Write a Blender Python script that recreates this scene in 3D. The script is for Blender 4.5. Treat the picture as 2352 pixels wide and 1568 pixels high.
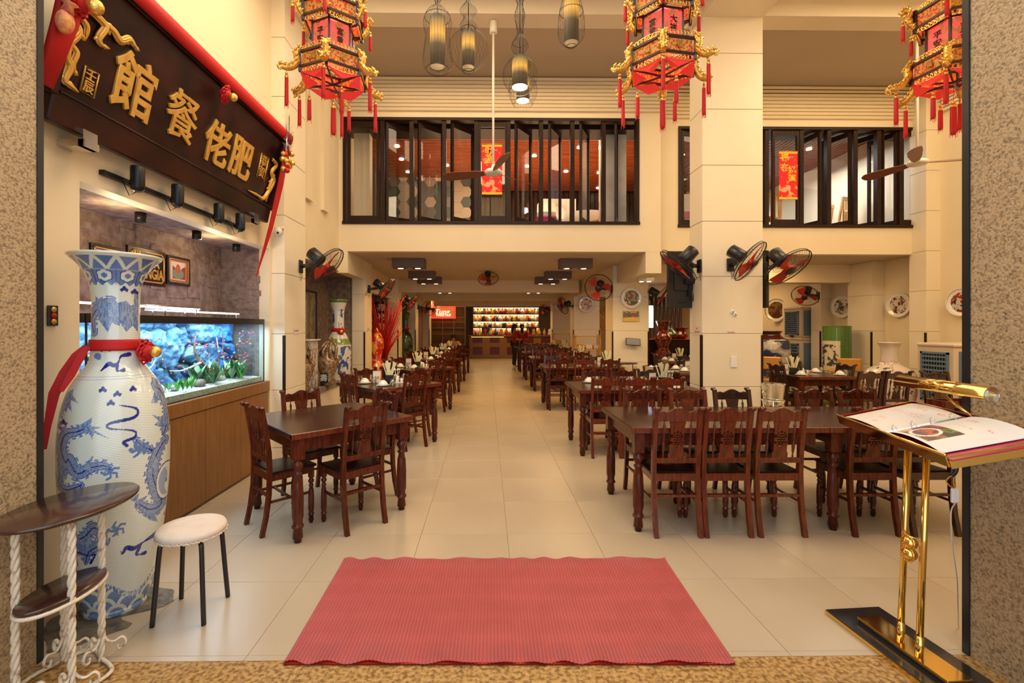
import bpy, math, random
import numpy as np
from mathutils import Vector, Matrix, Euler
for o in list(bpy.data.objects): bpy.data.objects.remove(o)
S = bpy.context.scene
C = S.collection
PI = math.pi
rnd = random.Random(7)
H, F, UC, VC, YAW = 1.56, 1075.0, 1131.0, 750.0, math.radians(-0.7)
W_, H_ = 2352, 1568

# ------------------------------------------------------------------ camera, world, exposure, big lights
cam = bpy.data.cameras.new('camera'); camo = bpy.data.objects.new('camera', cam); C.objects.link(camo)
cam.sensor_width = 36; cam.lens = 36 * F / W_
cam.shift_x = (W_ / 2 - UC) / W_; cam.shift_y = -(H_ / 2 - VC) / W_
cam.clip_start = .05; cam.clip_end = 200
camo.location = (0, 0, H); camo.rotation_euler = (PI / 2, 0, YAW)
S.camera = camo
S.view_settings.view_transform = 'Standard'; S.view_settings.look = 'None'
S.view_settings.gamma = 1; S.view_settings.use_curve_mapping = False
S.view_settings.exposure = 0.55
S.cycles.use_denoising = True
S.cycles.max_bounces = 8; S.cycles.diffuse_bounces = 4; S.cycles.glossy_bounces = 4
S.cycles.transparent_max_bounces = 24; S.cycles.sample_clamp_indirect = 6; S.cycles.caustics_reflective = False; S.cycles.caustics_refractive = False
w = bpy.data.worlds.new('world'); S.world = w; w.use_nodes = True
w.node_tree.nodes['Background'].inputs[0].default_value = (.86, .93, 1, 1)
w.node_tree.nodes['Background'].inputs[1].default_value = 1.45
WARM = (1, .72, .40)
def area(name, loc, size, power, col=WARM, rot=(0, 0, 0), spread=PI):
    l = bpy.data.lights.new(name, 'AREA'); l.shape = 'RECTANGLE'; l.size, l.size_y = size; l.energy = power; l.color = col; l.spread = spread
    o = bpy.data.objects.new(name, l); C.objects.link(o); o.location = loc; o.rotation_euler = rot; return o
def point(name, loc, power, col=WARM, r=.05):
    l = bpy.data.lights.new(name, 'POINT'); l.energy = power; l.color = col; l.shadow_soft_size = r
    o = bpy.data.objects.new(name, l); C.objects.link(o); o.location = loc; return o
area('bar_fill', (-1.6, 20.9, 2.78), (2.0, .5), 26, (1, .62, .24)); area('bar_fill', (2.0, 21.6, 2.78), (3.0, .5), 30, (1, .62, .24))  # added fill with no fixture, brightens the lattice screen and bar counter
area('hall_light', (-.4, 3.7, 5.5), (3.0, 1.8), 120, (1, .775, .50))
area('hall_light', (5.4, 3.9, 5.5), (3.0, 2.0), 120, (1, .775, .50))
area('hall_light', (.2, 6.9, 5.6), (4, .8), 34, (1, .75, .47))
area('hall_light', (5.4, 7.0, 5.6), (4, .8), 36, (1, .74, .44))

def px(u, v, Y):
    """point of the ray through pixel (u, v) at world depth Y"""
    a, b = (u - UC) / F, (VC - v) / F
    c, s = math.cos(YAW), math.sin(YAW)
    dx, dy = a * c - s, a * s + c
    k = Y / dy
    return Vector((dx * k, Y, H + b * k))
def pz(u, v, z):
    """point of the same ray at height z"""
    a, b = (u - UC) / F, (VC - v) / F
    c, s = math.cos(YAW), math.sin(YAW)
    k = (z - H) / b
    return Vector(((a * c - s) * k, (a * s + c) * k, z))
def px_x(u, v, x):
    a, b = (u - UC) / F, (VC - v) / F
    c, s = math.cos(YAW), math.sin(YAW)
    k = x / (a * c - s)
    return Vector((x, (a * s + c) * k, H + b * k))

# ------------------------------------------------------------------ materials
MATS = {}
def mat(name, col, rough=.5, metal=0, col2=None, scale=8, stretch=(1, 1, 1), thr=(.35, .65), bump=0, bscale=None, coat=0, emis=0, ecol=None, kind='noise', alpha=1, detail=4, spec=None, trans=0):
    m = bpy.data.materials.new(name); m.use_nodes = True; nt = m.node_tree; N = nt.nodes; L = nt.links
    b = N['Principled BSDF']
    b.inputs['Base Color'].default_value = (*col, 1); b.inputs['Roughness'].default_value = rough; b.inputs['Metallic'].default_value = metal
    b.inputs['Coat Weight'].default_value = coat; b.inputs['Coat Roughness'].default_value = .12
    if spec is not None: b.inputs['Specular IOR Level'].default_value = spec
    if trans: b.inputs['Transmission Weight'].default_value = trans
    if emis: b.inputs['Emission Color'].default_value = (*(ecol or col), 1); b.inputs['Emission Strength'].default_value = emis
    if alpha < 1: b.inputs['Alpha'].default_value = alpha
    def tex(sc, kd):
        tc = N.new('ShaderNodeTexCoord'); mp = N.new('ShaderNodeMapping'); mp.inputs['Scale'].default_value = stretch
        L.new(tc.outputs['Object'], mp.inputs['Vector'])
        if kd == 'voronoi':
            t = N.new('ShaderNodeTexVoronoi'); t.inputs['Scale'].default_value = sc; out = t.outputs['Distance']
        elif kd == 'wave':
            t = N.new('ShaderNodeTexWave'); t.inputs['Scale'].default_value = sc; t.inputs['Distortion'].default_value = 3; t.inputs['Detail'].default_value = 3; out = t.outputs['Fac']
        else:
            t = N.new('ShaderNodeTexNoise'); t.inputs['Scale'].default_value = sc; t.inputs['Detail'].default_value = detail; out = t.outputs['Fac']
        L.new(mp.outputs['Vector'], t.inputs['Vector']); return out
    if col2 is not None:
        o = tex(scale, kind); r = N.new('ShaderNodeValToRGB')
        r.color_ramp.elements[0].position, r.color_ramp.elements[1].position = thr
        r.color_ramp.elements[0].color = (*col, 1); r.color_ramp.elements[1].color = (*col2, 1)
        L.new(o, r.inputs['Fac']); L.new(r.outputs['Color'], b.inputs['Base Color'])
    if bump:
        o = tex(bscale or scale, kind if kind != 'wave' else 'noise'); bp = N.new('ShaderNodeBump'); bp.inputs['Strength'].default_value = bump; bp.inputs['Distance'].default_value = .02
        L.new(o, bp.inputs['Height']); L.new(bp.outputs['Normal'], b.inputs['Normal'])
    MATS[name] = m; return m
def mat_col(name, rough=.4, coat=0, metal=0, emis=0):
    m = bpy.data.materials.new(name); m.use_nodes = True; nt = m.node_tree; b = nt.nodes['Principled BSDF']
    a = nt.nodes.new('ShaderNodeVertexColor'); a.layer_name = 'Col'
    nt.links.new(a.outputs['Color'], b.inputs['Base Color']); b.inputs['Roughness'].default_value = rough; b.inputs['Coat Weight'].default_value = coat; b.inputs['Metallic'].default_value = metal
    if emis: nt.links.new(a.outputs['Color'], b.inputs['Emission Color']); b.inputs['Emission Strength'].default_value = emis
    return m
def glass(name, tint=(1, 1, 1), gl=.12, rough=.02):
    m = bpy.data.materials.new(name); m.use_nodes = True; nt = m.node_tree; N = nt.nodes; L = nt.links; N.clear()
    o = N.new('ShaderNodeOutputMaterial'); t = N.new('ShaderNodeBsdfTransparent'); g = N.new('ShaderNodeBsdfGlossy'); mx = N.new('ShaderNodeMixShader'); fr = N.new('ShaderNodeFresnel')
    ma = N.new('ShaderNodeMath'); ma.operation = 'ADD'; ma.inputs[1].default_value = gl
    t.inputs[0].default_value = (*tint, 1); g.inputs['Roughness'].default_value = rough
    lw = N.new('ShaderNodeLayerWeight'); pw = N.new('ShaderNodeMath'); pw.operation = 'POWER'; pw.inputs[1].default_value = 5; L.new(lw.outputs['Facing'], pw.inputs[0]); N.remove(fr); ma.use_clamp = True
    L.new(pw.outputs[0], ma.inputs[0]); L.new(ma.outputs[0], mx.inputs[0]); L.new(t.outputs[0], mx.inputs[1]); L.new(g.outputs[0], mx.inputs[2]); L.new(mx.outputs[0], o.inputs[0])
    return m
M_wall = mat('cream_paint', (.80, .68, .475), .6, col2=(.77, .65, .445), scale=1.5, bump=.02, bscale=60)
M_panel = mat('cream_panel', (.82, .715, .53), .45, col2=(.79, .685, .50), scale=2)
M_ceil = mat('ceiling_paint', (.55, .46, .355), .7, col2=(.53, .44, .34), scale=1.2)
M_granite = mat('golden_granite', (.20, .095, .02), .42, col2=(.48, .29, .10), scale=48, thr=(.38, .58), bump=.35, bscale=50, detail=6)
M_granite_w = mat('granite_cladding', (.13, .09, .05), .55, col2=(.46, .33, .185), scale=95, thr=(.28, .56), bump=.3, bscale=95, detail=9, stretch=(1, .9, 1))
M_tile = mat('floor_tile', (.44, .35, .245), .30, col2=(.50, .41, .295), scale=1.4, stretch=(1, .35, 1), detail=6)
M_grout = mat('grout', (.30, .24, .17), .8)
M_stone = mat('split_stone', (.17, .115, .09), .85, col2=(.30, .22, .18), scale=14, bump=.9, bscale=22, detail=7)
M_wood = mat('mahogany', (.052, .0095, .004), .25, col2=(.12, .021, .008), scale=9, stretch=(5, 5, 1), coat=.08, spec=.3, bump=.03)
M_woodl = mat('mahogany_light', (.085, .014, .005), .26, col2=(.175, .029, .009), scale=9, stretch=(5, 5, 1), coat=.3, bump=.03)
M_top = mat('table_top_wood', (.026, .009, .005), .24, col2=(.06, .022, .011), scale=6, stretch=(1, 8, 1), spec=.4)
M_seat = mat('seat_wood', (.012, .004, .003), .25, col2=(.025, .008, .005), scale=6, spec=.35)
M_oak = mat('oak_veneer', (.20, .085, .022), .45, col2=(.29, .13, .038), scale=5, stretch=(9, 9, .6), thr=(.3, .7))
M_frame = mat('dark_window_wood', (.016, .007, .004), .4, col2=(.030, .013, .008), scale=10, stretch=(4, 4, 1), spec=.2)
M_black = mat('black_plastic', (.012, .012, .013), .35)
M_blackm = mat('black_metal', (.02, .02, .022), .4, metal=.6)
M_white = mat('white_enamel', (.72, .66, .55), .3)
M_porc = mat('white_porcelain', (.82, .80, .74), .12, coat=.5)
M_red = mat('red_cloth', (.52, .004, .006), .65, bump=.1, bscale=40)
M_redp = mat('red_plastic', (.50, .028, .012), .5)
M_gold = mat('gold_leaf', (.80, .42, .07), .28, metal=.85, bump=.25, bscale=90, col2=(.95, .62, .16), scale=30)
M_goldp = mat('gold_paint', (.62, .32, .05), .35, metal=.35, col2=(.75, .45, .10), scale=14)
M_brass = mat('polished_brass', (.83, .56, .16), .1, metal=1)
M_steel = mat('polished_steel', (.75, .72, .66), .14, metal=1)
M_sign = mat('dark_lacquer_board', (.014, .005, .004), .32, col2=(.045, .012, .007), scale=3, stretch=(1, 1, 3), spec=.2)
M_glass = glass('window_glass', (.95, .95, .95), .04)
M_tankg = glass('tank_glass', (.9, .97, 1), .02)
M_drink = glass('tumbler_glass', (.93, .93, .91), .16, .05)
M_col = mat_col('painted_glaze', .18, .6)
M_colm = mat_col('painted_matt', .6)
M_chop = mat('chopstick_sleeve', (.80, .76, .45), .6)
M_napkin = mat('paper_card', (.74, .66, .58), .7)
M_led = mat('led_strip', (1, .85, .55), .5, emis=2.6, ecol=(1, .78, .40))
M_ledw = mat('led_bar_white', (1, 1, 1), .5, emis=9, ecol=(.75, .75, 1))
M_bulb = mat('lamp_lens', (1, .9, .7), .5, emis=22, ecol=(1, .85, .6))
M_lampbox = mat('walnut_laminate', (.10, .062, .05), .5, col2=(.15, .095, .075), scale=20, stretch=(1, 1, 8))
M_slatw = mat('red_cedar', (.20, .038, .010), .35, col2=(.36, .085, .022), scale=4, stretch=(.5, 6, 6), coat=.2)
M_marble = mat('grey_marble', (.62, .60, .55), .25, col2=(.40, .39, .36), scale=2.2, thr=(.45, .75), detail=8)
M_yellow = mat('yellow_pine', (.62, .30, .05), .4, col2=(.70, .36, .08), scale=6, stretch=(4, 4, 1))

# ------------------------------------------------------------------ mesh builder
def basis(d):
    d = Vector(d).normalized(); a = Vector((0, 0, 1)) if abs(d.z) < .95 else Vector((1, 0, 0))
    x = d.cross(a).normalized(); return x, x.cross(d).normalized(), d
class MB:
    def __init__(s): s.v = []; s.f = []; s.m = []; s.s = []
    def add(s, vs, fs, mi=0, sm=False, M=None):
        n = len(s.v)
        s.v += [tuple(M @ Vector(p)) for p in vs] if M is not None else [tuple(p) for p in vs]
        s.f += [tuple(i + n for i in f) for f in fs]; s.m += [mi] * len(fs); s.s += [sm] * len(fs); return s
    def box(s, a, b, mi=0, M=None, bev=0):
        x0, y0, z0 = [min(p, q) for p, q in zip(a, b)]; x1, y1, z1 = [max(p, q) for p, q in zip(a, b)]
        if not bev:
            return s.add([(x0, y0, z0), (x1, y0, z0), (x1, y1, z0), (x0, y1, z0), (x0, y0, z1), (x1, y0, z1), (x1, y1, z1), (x0, y1, z1)],
                  [(0, 3, 2, 1), (4, 5, 6, 7), (0, 1, 5, 4), (1, 2, 6, 5), (2, 3, 7, 6), (3, 0, 4, 7)], mi, False, M)
        b_ = bev; vs = []; idx = {}
        lo = (x0, y0, z0); hi = (x1, y1, z1)
        for cx in (0, 1):
            for cy in (0, 1):
                for cz in (0, 1):
                    c = (cx, cy, cz)
                    for ax in range(3):
                        p = []
                        for k in range(3):
                            e = hi[k] if c[k] else lo[k]
                            if k != ax: e += -b_ if c[k] else b_
                            p.append(e)
                        idx[(c, ax)] = len(vs); vs.append(p)
        fs = []
        for ax in range(3):
            o1, o2 = (ax + 1) % 3, (ax + 2) % 3
            for sd in (0, 1):
                q = []
                for (i, j) in ((0, 0), (1, 0), (1, 1), (0, 1)):
                    c = [0, 0, 0]; c[ax] = sd; c[o1] = i; c[o2] = j; q.append(idx[(tuple(c), ax)])
                fs.append(tuple(q if sd else q[::-1]))
        for ax in range(3):
            o1, o2 = (ax + 1) % 3, (ax + 2) % 3
            for i in (0, 1):
                for j in (0, 1):
                    c0 = [0, 0, 0]; c0[o1] = i; c0[o2] = j; c1 = list(c0); c1[ax] = 1
                    q = [idx[(tuple(c0), o1)], idx[(tuple(c1), o1)], idx[(tuple(c1), o2)], idx[(tuple(c0), o2)]]
                    fs.append(tuple(q if i != j else q[::-1]))
        for c in [(i, j, k) for i in (0, 1) for j in (0, 1) for k in (0, 1)]:
            q = [idx[(c, 0)], idx[(c, 1)], idx[(c, 2)]]; fs.append(tuple(q if sum(c) % 2 else q[::-1]))
        return s.add(vs, fs, mi, False, M)
    def tube(s, pts, r, n=8, mi=0, cap=True, M=None, closed=False, sm=True, flat=None, up=None):
        pts = [Vector(p) for p in pts]; K = len(pts); rs = r if hasattr(r, '__len__') else [r] * K; vs = []; px_ = None
        for i, p in enumerate(pts):
            if closed: d = pts[(i + 1) % K] - pts[i - 1]
            else: d = pts[min(i + 1, K - 1)] - pts[max(i - 1, 0)]
            if d.length < 1e-9: d = Vector((0, 0, 1))
            d.normalize()
            if px_ is None:
                a, b, _ = basis(d) if up is None else (d.cross(Vector(up)).normalized(), Vector(up), d)
            else:
                a = (px_ - d * px_.dot(d)); a = a.normalized() if a.length > 1e-6 else basis(d)[0]
            b = d.cross(a); px_ = a
            fl = flat or 1
            for k in range(n):
                t = 2 * PI * k / n + (PI / 4 if n == 4 else 0); vs.append(p + a * (math.cos(t) * rs[i]) + b * (math.sin(t) * rs[i] * fl))
        fs = []
        for i in range(K if closed else K - 1):
            for k in range(n):
                a0 = i * n + k; a1 = i * n + (k + 1) % n; b0 = ((i + 1) % K) * n + k; b1 = ((i + 1) % K) * n + (k + 1) % n
                fs.append((a0, a1, b1, b0))
        if cap and not closed: fs.append(tuple(range(n))[::-1]); fs.append(tuple(range((K - 1) * n, K * n)))
        return s.add(vs, fs, mi, sm and n > 4, M)
    def cyl(s, p0, p1, r0, r1=None, n=16, mi=0, M=None): return s.tube([p0, p1], [r0, r0 if r1 is None else r1], n, mi, True, M)
    def lathe(s, prof, n=24, c=(0, 0, 0), mi=0, M=None, sm=True, cap=True, sq=1):
        vs = []; K = len(prof)
        for r, z in prof:
            for k in range(n):
                t = 2 * PI * k / n; vs.append((c[0] + r * math.cos(t), c[1] + r * math.sin(t) * sq, c[2] + z))
        fs = [(i * n + k, i * n + (k + 1) % n, (i + 1) * n + (k + 1) % n, (i + 1) * n + k) for i in range(K - 1) for k in range(n)]
        if cap:
            if prof[0][0] > 1e-5: fs.append(tuple(range(n))[::-1])
            if prof[-1][0] > 1e-5: fs.append(tuple(range((K - 1) * n, K * n)))
        return s.add(vs, fs, mi, sm, M)
    def prism(s, poly, a, b, axis='y', mi=0, M=None):
        n = len(poly)
        def P(p, t): return {'x': (t, p[0], p[1]), 'y': (p[0], t, p[1]), 'z': (p[0], p[1], t)}[axis]
        vs = [P(p, a) for p in poly] + [P(p, b) for p in poly]
        fs = [tuple(range(n)), tuple(range(n, 2 * n))[::-1]] + [(i, i + n, (i + 1) % n + n, (i + 1) % n) for i in range(n)]
        return s.add(vs, fs, mi, False, M)
    def sph(s, c, r, n=12, m=8, mi=0, sc=(1, 1, 1), M=None):
        vs = [(c[0], c[1], c[2] - r * sc[2])]
        for i in range(1, m):
            t = -PI / 2 + PI * i / m
            for k in range(n): vs.append((c[0] + r * sc[0] * math.cos(t) * math.cos(2 * PI * k / n), c[1] + r * sc[1] * math.cos(t) * math.sin(2 * PI * k / n), c[2] + r * sc[2] * math.sin(t)))
        vs.append((c[0], c[1], c[2] + r * sc[2])); e = len(vs) - 1
        fs = [(0, 1 + (k + 1) % n, 1 + k) for k in range(n)] + [(e, 1 + (m - 2) * n + k, 1 + (m - 2) * n + (k + 1) % n) for k in range(n)]
        fs += [(1 + i * n + k, 1 + i * n + (k + 1) % n, 1 + (i + 1) * n + (k + 1) % n, 1 + (i + 1) * n + k) for i in range(m - 2) for k in range(n)]
        return s.add(vs, fs, mi, True, M)
    def plate(s, mask, x0, z0, dx, dz, y0, y1, mi=0):
        """plate pierced where mask is False; rows go up"""
        R_, K = len(mask), len(mask[0]); idx = {}; vs = []; fs = []
        def g(i, j, t):
            k = (i, j, t)
            if k not in idx: idx[k] = len(vs); vs.append((x0 + j * dx, (y0, y1)[t], z0 + i * dz))
            return idx[k]
        on = lambda i, j: 0 <= i < R_ and 0 <= j < K and mask[i][j]
        for i in range(R_):
            for j in range(K):
                if not mask[i][j]: continue
                fs.append((g(i, j, 0), g(i, j + 1, 0), g(i + 1, j + 1, 0), g(i + 1, j, 0))); fs.append((g(i, j, 1), g(i + 1, j, 1), g(i + 1, j + 1, 1), g(i, j + 1, 1)))
                if not on(i - 1, j): fs.append((g(i, j, 0), g(i, j, 1), g(i, j + 1, 1), g(i, j + 1, 0)))
                if not on(i + 1, j): fs.append((g(i + 1, j, 0), g(i + 1, j + 1, 0), g(i + 1, j + 1, 1), g(i + 1, j, 1)))
                if not on(i, j - 1): fs.append((g(i, j, 0), g(i + 1, j, 0), g(i + 1, j, 1), g(i, j, 1)))
                if not on(i, j + 1): fs.append((g(i, j + 1, 0), g(i, j + 1, 1), g(i + 1, j + 1, 1), g(i + 1, j + 1, 0)))
        return s.add(vs, fs, mi)
    def mesh(s, name, mats):
        me = bpy.data.meshes.new(name); me.from_pydata(s.v, [], s.f)
        for m in (mats if isinstance(mats, (list, tuple)) else [mats]): me.materials.append(m)
        me.polygons.foreach_set('material_index', s.m); me.polygons.foreach_set('use_smooth', s.s); me.update()
        return me
    def build(s, name, mats, parent=None, loc=None, rot=None, **tags):
        o = bpy.data.objects.new(name, s.mesh(name, mats)); C.objects.link(o)
        if parent is not None: o.parent = parent
        if loc is not None: o.location = loc
        if rot is not None: o.rotation_euler = rot
        for k, v in tags.items(): o[k] = v
        return o
def link(name, me, parent=None, loc=(0, 0, 0), rot=(0, 0, 0), scale=None):
    o = bpy.data.objects.new(name, me); C.objects.link(o); o.parent = parent; o.location = loc; o.rotation_euler = rot
    if scale: o.scale = scale
    return o
def thing(name, label, cat, loc=(0, 0, 0), rz=0, group=None, kind=None, rot=None):
    o = bpy.data.objects.new(name, None); C.objects.link(o); o.empty_display_size = .1
    o.location = loc; o.rotation_euler = rot if rot is not None else (0, 0, rz)
    if label: o['label'] = label
    if cat: o['category'] = cat
    if group: o['group'] = group
    if kind: o['kind'] = kind
    return o
def tag(o, label=None, cat=None, group=None, kind=None):
    for k, v in (('label', label), ('category', cat), ('group', group), ('kind', kind)):
        if v: o[k] = v
    return o
def struct(name, loc=(0, 0, 0)): return thing(name, None, None, loc, kind='structure')
KIDS = {}
def dup(root, loc, rz=0, label=None, group=None, rot=None):
    def cp(o, par):
        c = o.copy(); C.objects.link(c)
        if par is not None: c.parent = par
        for ch in kids(o): cp(ch, c)
        return c
    r = cp(root, None); r.location = loc; r.rotation_euler = rot if rot is not None else (0, 0, rz)
    if label: r['label'] = label
    if group: r['group'] = group
    return r
def kids(o):
    if o.name not in KIDS: KIDS[o.name] = list(o.children)
    return KIDS[o.name]
class Stamp:
    """first placing moves the prototype, later ones copy it"""
    def __init__(s, root): s.root = root; s.used = False
    def put(s, loc, rz=0, label=None, group=None, rot=None):
        if s.used: return dup(s.root, loc, rz, label, group, rot)
        s.used = True; kids(s.root)
        for k in s.root.children: kids(k)
        r = s.root; r.location = loc; r.rotation_euler = rot if rot is not None else (0, 0, rz)
        if label: r['label'] = label
        if group: r['group'] = group
        return r
def text(name, body, size, m, parent, loc=(0, 0, 0), rot=(0, 0, 0), ext=.004, bold=.0, bev=0, xs=1, shear=0, res=3):
    c = bpy.data.curves.new(name, 'FONT'); c.body = body; c.size = size; c.extrude = ext; c.offset = bold; c.align_x = 'CENTER'; c.align_y = 'CENTER'; c.bevel_depth = bev; c.shear = shear
    c.resolution_u = res; c.materials.append(m)
    t = bpy.data.objects.new(name + '_tmp', c); C.objects.link(t); bpy.context.view_layer.update()
    me = bpy.data.meshes.new_from_object(t.evaluated_get(bpy.context.evaluated_depsgraph_get()))
    bpy.data.objects.remove(t)
    if not me.materials: me.materials.append(m)
    o = link(name, me, parent, loc, rot)
    if xs != 1: o.scale = (xs, 1, 1)
    return o
def vnoise(x, y, seed=0, oct=4):
    r = np.zeros_like(x, dtype=float); amp = .5; rs = np.random.RandomState(seed); T = rs.rand(256, 256)
    for k in range(oct):
        xi = np.floor(x).astype(int); yi = np.floor(y).astype(int); fx = x - xi; fy = y - yi; fx = fx * fx * (3 - 2 * fx); fy = fy * fy * (3 - 2 * fy)
        g = lambda a, b: T[a % 256, b % 256]
        r += amp * ((g(xi, yi) * (1 - fx) + g(xi + 1, yi) * fx) * (1 - fy) + (g(xi, yi + 1) * (1 - fx) + g(xi + 1, yi + 1) * fx) * fy)
        x = x * 2.03 + 5; y = y * 2.03 + 9; amp *= .5
    return r
def surf(name, nu, nv, pos, col, m, parent=None, wrap=False, ulim=(0, 1), smooth=True, thick=0):
    """grid (u, v) with a painted colour attribute"""
    u = np.linspace(*ulim, nu + 1)[:nu if wrap else nu + 1]; v = np.linspace(0, 1, nv + 1)
    U, V = np.meshgrid(u, v); P = np.stack(pos(U, V), -1).reshape(-1, 3); K = U.shape[1]; Rr = U.shape[0]
    c = col(U, V); c = np.concatenate([c.reshape(-1, 3), np.ones((c.reshape(-1, 3).shape[0], 1))], 1)
    i = np.arange(Rr - 1)[:, None] * K; j = np.arange(K if wrap else K - 1)[None, :]; j1 = (j + 1) % K
    q = np.stack([i + j, i + j1, i + K + j1, i + K + j], -1).reshape(-1, 4)
    me = bpy.data.meshes.new(name); me.vertices.add(len(P)); me.vertices.foreach_set('co', P.ravel())
    me.loops.add(q.size); me.loops.foreach_set('vertex_index', q.ravel().astype(np.int32)); me.polygons.add(len(q))
    me.polygons.foreach_set('loop_start', np.arange(0, q.size, 4, dtype=np.int32)); me.polygons.foreach_set('loop_total', np.full(len(q), 4, dtype=np.int32))
    me.update(calc_edges=True); me.polygons.foreach_set('use_smooth', [smooth] * len(q))
    a = me.attributes.new('Col', 'FLOAT_COLOR', 'POINT'); a.data.foreach_set('color', c.ravel().astype(np.float32))
    me.materials.append(m); me.validate(); me.update()
    o = bpy.data.objects.new(name, me); C.objects.link(o)
    if parent is not None: o.parent = parent
    return o
def interp(prof, z):
    zs = [p[1] for p in prof]; rs = [p[0] for p in prof]; return np.interp(z, zs, rs)
def smoothprof(prof, n=60):
    """catmull resample of a (r, z) profile"""
    P = [prof[0]] + list(prof) + [prof[-1]]; out = []
    per = max(2, n // (len(prof) - 1))
    for i in range(1, len(P) - 2):
        for k in range(per):
            t = k / per; a = []
            for d in (0, 1):
                p0, p1, p2, p3 = P[i - 1][d], P[i][d], P[i + 1][d], P[i + 2][d]
                a.append(.5 * (2 * p1 + (p2 - p0) * t + (2 * p0 - 5 * p1 + 4 * p2 - p3) * t * t + (3 * p1 - p0 - 3 * p2 + p3) * t ** 3))
            out.append((max(a[0], 0), a[1]))
    out.append(prof[-1]); return out
def lin(r, g, b): return tuple(((c / 255) / 12.92 if c / 255 <= .04045 else ((c / 255 + .055) / 1.055) ** 2.4) for c in (r, g, b))
# ================================================================== the shell
XL, XR = -2.47, 7.66          # side wall planes
YD = 2.20                     # doorway plane
YM = 7.85                     # face of the mezzanine wall
ZC, ZB = 2.82, 2.46           # low ceiling, low beams
ZH = 5.72                     # high ceiling
YB = 24.6                     # back wall
# floor: tiles with recessed joints
fl = struct('floor')
b = MB(); b.box((-3.4, YD, -.06), (XR + .3, YB + .3, -.004)); b.build('grout_bed', M_grout, fl)
TS = .645; X0 = .154; Y0 = 2.235
b = MB(); b.box((-TS / 2 + .0012, -TS / 2 + .0012, -.02), (TS / 2 - .0012, TS / 2 - .0012, 0), bev=.001); tile = b.mesh('tile', M_tile)
far = MB()
jx = range(-4, 12); rows = int((YB - Y0) / TS) + 1
for j in range(-1, rows):
    for i in jx:
        cx, cy = X0 + (i - .5) * TS, Y0 + (j + .5) * TS
        if cx < -2.4 - TS / 2 - .2: continue
        if j < 0:
            h = (Y0 - YD) / 2
            far.box((cx - TS / 2 + .0012, YD, -.02), (cx + TS / 2 - .0012, Y0 - .001, 0)); continue
        if j < 14 and cy < 11: link('tile', tile, fl, (cx, cy, 0), (0, 0, PI * rnd.randrange(2)))
        else: far.box((cx - TS / 2 + .002, cy - TS / 2 + .002, -.02), (cx + TS / 2 - .002, cy + TS / 2 - .002, 0))
far.build('tile_field', M_tile, fl, kind='stuff')
# granite threshold and jambs
b = MB(); b.box((-2.6, -1.5, -.06), (2.7, YD - .003, 0)); tag(b.build('threshold', M_granite), 'speckled golden granite doorstep slab in front of the tiled floor', kind='structure')
XJL, XJR = -2.08, 2.29
b = MB(); b.box((XJL - .3, -1.2, 0), (XJL, YD - .012, 6.2)); b.build('trim_1', M_granite_w, kind='structure')
b = MB(); b.box((XJR, -1.2, 0), (XJR + .3, YD - .012, 6.2)); b.build('trim_2', M_granite_w, kind='structure')
b = MB(); b.box((XJL - .3, YD - .012, 0), (XJL + .004, YD + .02, 6.2)); b.build('trim_3', M_black, kind='structure')
b = MB(); b.box((XJR - .008, YD - .012, 0), (XJR + .3, YD + .02, 6.2)); b.build('trim_4', M_black, kind='structure')
b = MB(); b.box((XL - .7, YD + .02, 0), (XJL - .24, YD + .10, 6.2)); b.box((XJR + .24, YD + .02, 0), (XR + .3, YD + .10, 6.2)); b.box((XJL - .3, YD, 4.6), (XJR + .3, YD + .16, 6.2)); b.build('wall_front', M_wall, kind='structure')
# left wall: pierced for two niches in view and further bays
wl = struct('wall_left')
def wallbox(a, c, m=M_wall, nm='wall_section', par=wl): b = MB(); b.box(a, c); return b.build(nm, m, par)
NZ = 2.443
wallbox((XL - .12, YD, 0), (XL, 2.87, 6.2)); wallbox((XL - .12, 2.87, NZ), (XL, 5.36, 6.2)); wallbox((XL - .12, 5.36, 0), (XL, 6.1, 6.2))
wallbox((XL - .12, 6.1, NZ + .05), (XL, 9.0, 6.2)); wallbox((XL - .12, 9.0, 0), (XL, 9.55, 3.2)); wallbox((XL - .12, 9.55, 2.3), (XL, YB, 3.2))
for y0, y1 in ((2.87, 5.36), (6.1, 8.95), (9.55, 12.3), (12.9, 15.3), (15.9, YB)):
    b = MB(); b.box((-3.14, y0 - .1, 0), (-3.02, y1 + .1, 2.7)); b.box((-3.1, y0 - .12, 0), (XL - .121, y0, 2.7)); b.box((-3.1, y1, 0), (XL - .121, y1 + .12, 2.7)); b.box((-3.1, y0, NZ if y0 < 3 else 2.49), (XL - .121, y1, 2.7))
    b.build('niche_lining', M_stone, wl)
# uneven split stones proud of the first niche wall
for k in range(26):
    y = rnd.uniform(3.0, 5.2); z = rnd.uniform(1.75, 2.35); sy, sz = rnd.uniform(.12, .3), rnd.uniform(.05, .14)
    b = MB(); b.box((-3.03, y, z), (-3.02 + rnd.uniform(.004, .016), y + sy, z + sz), bev=.004); b.build('stone', M_stone, wl)
for k in range(10):
    x = rnd.uniform(-2.98, -2.62); z = rnd.uniform(1.75, 2.3); b = MB(); b.box((x, 5.36 - rnd.uniform(.004, .016), z), (x + .14, 5.365, z + rnd.uniform(.05, .12)), bev=.004); b.build('stone', M_stone, wl)
# fluted upper wall strips above the sign (shallow folds)
for y in (5.52, 6.35, 7.0):
    wallbox((XL, y, 3.3), (XL + .05, y + .22, 6.2))
# right wall
wr = struct('wall_right')
wallbox((XR, YD, 0), (XR + .15, YB, 6.2), par=wr)
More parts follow.
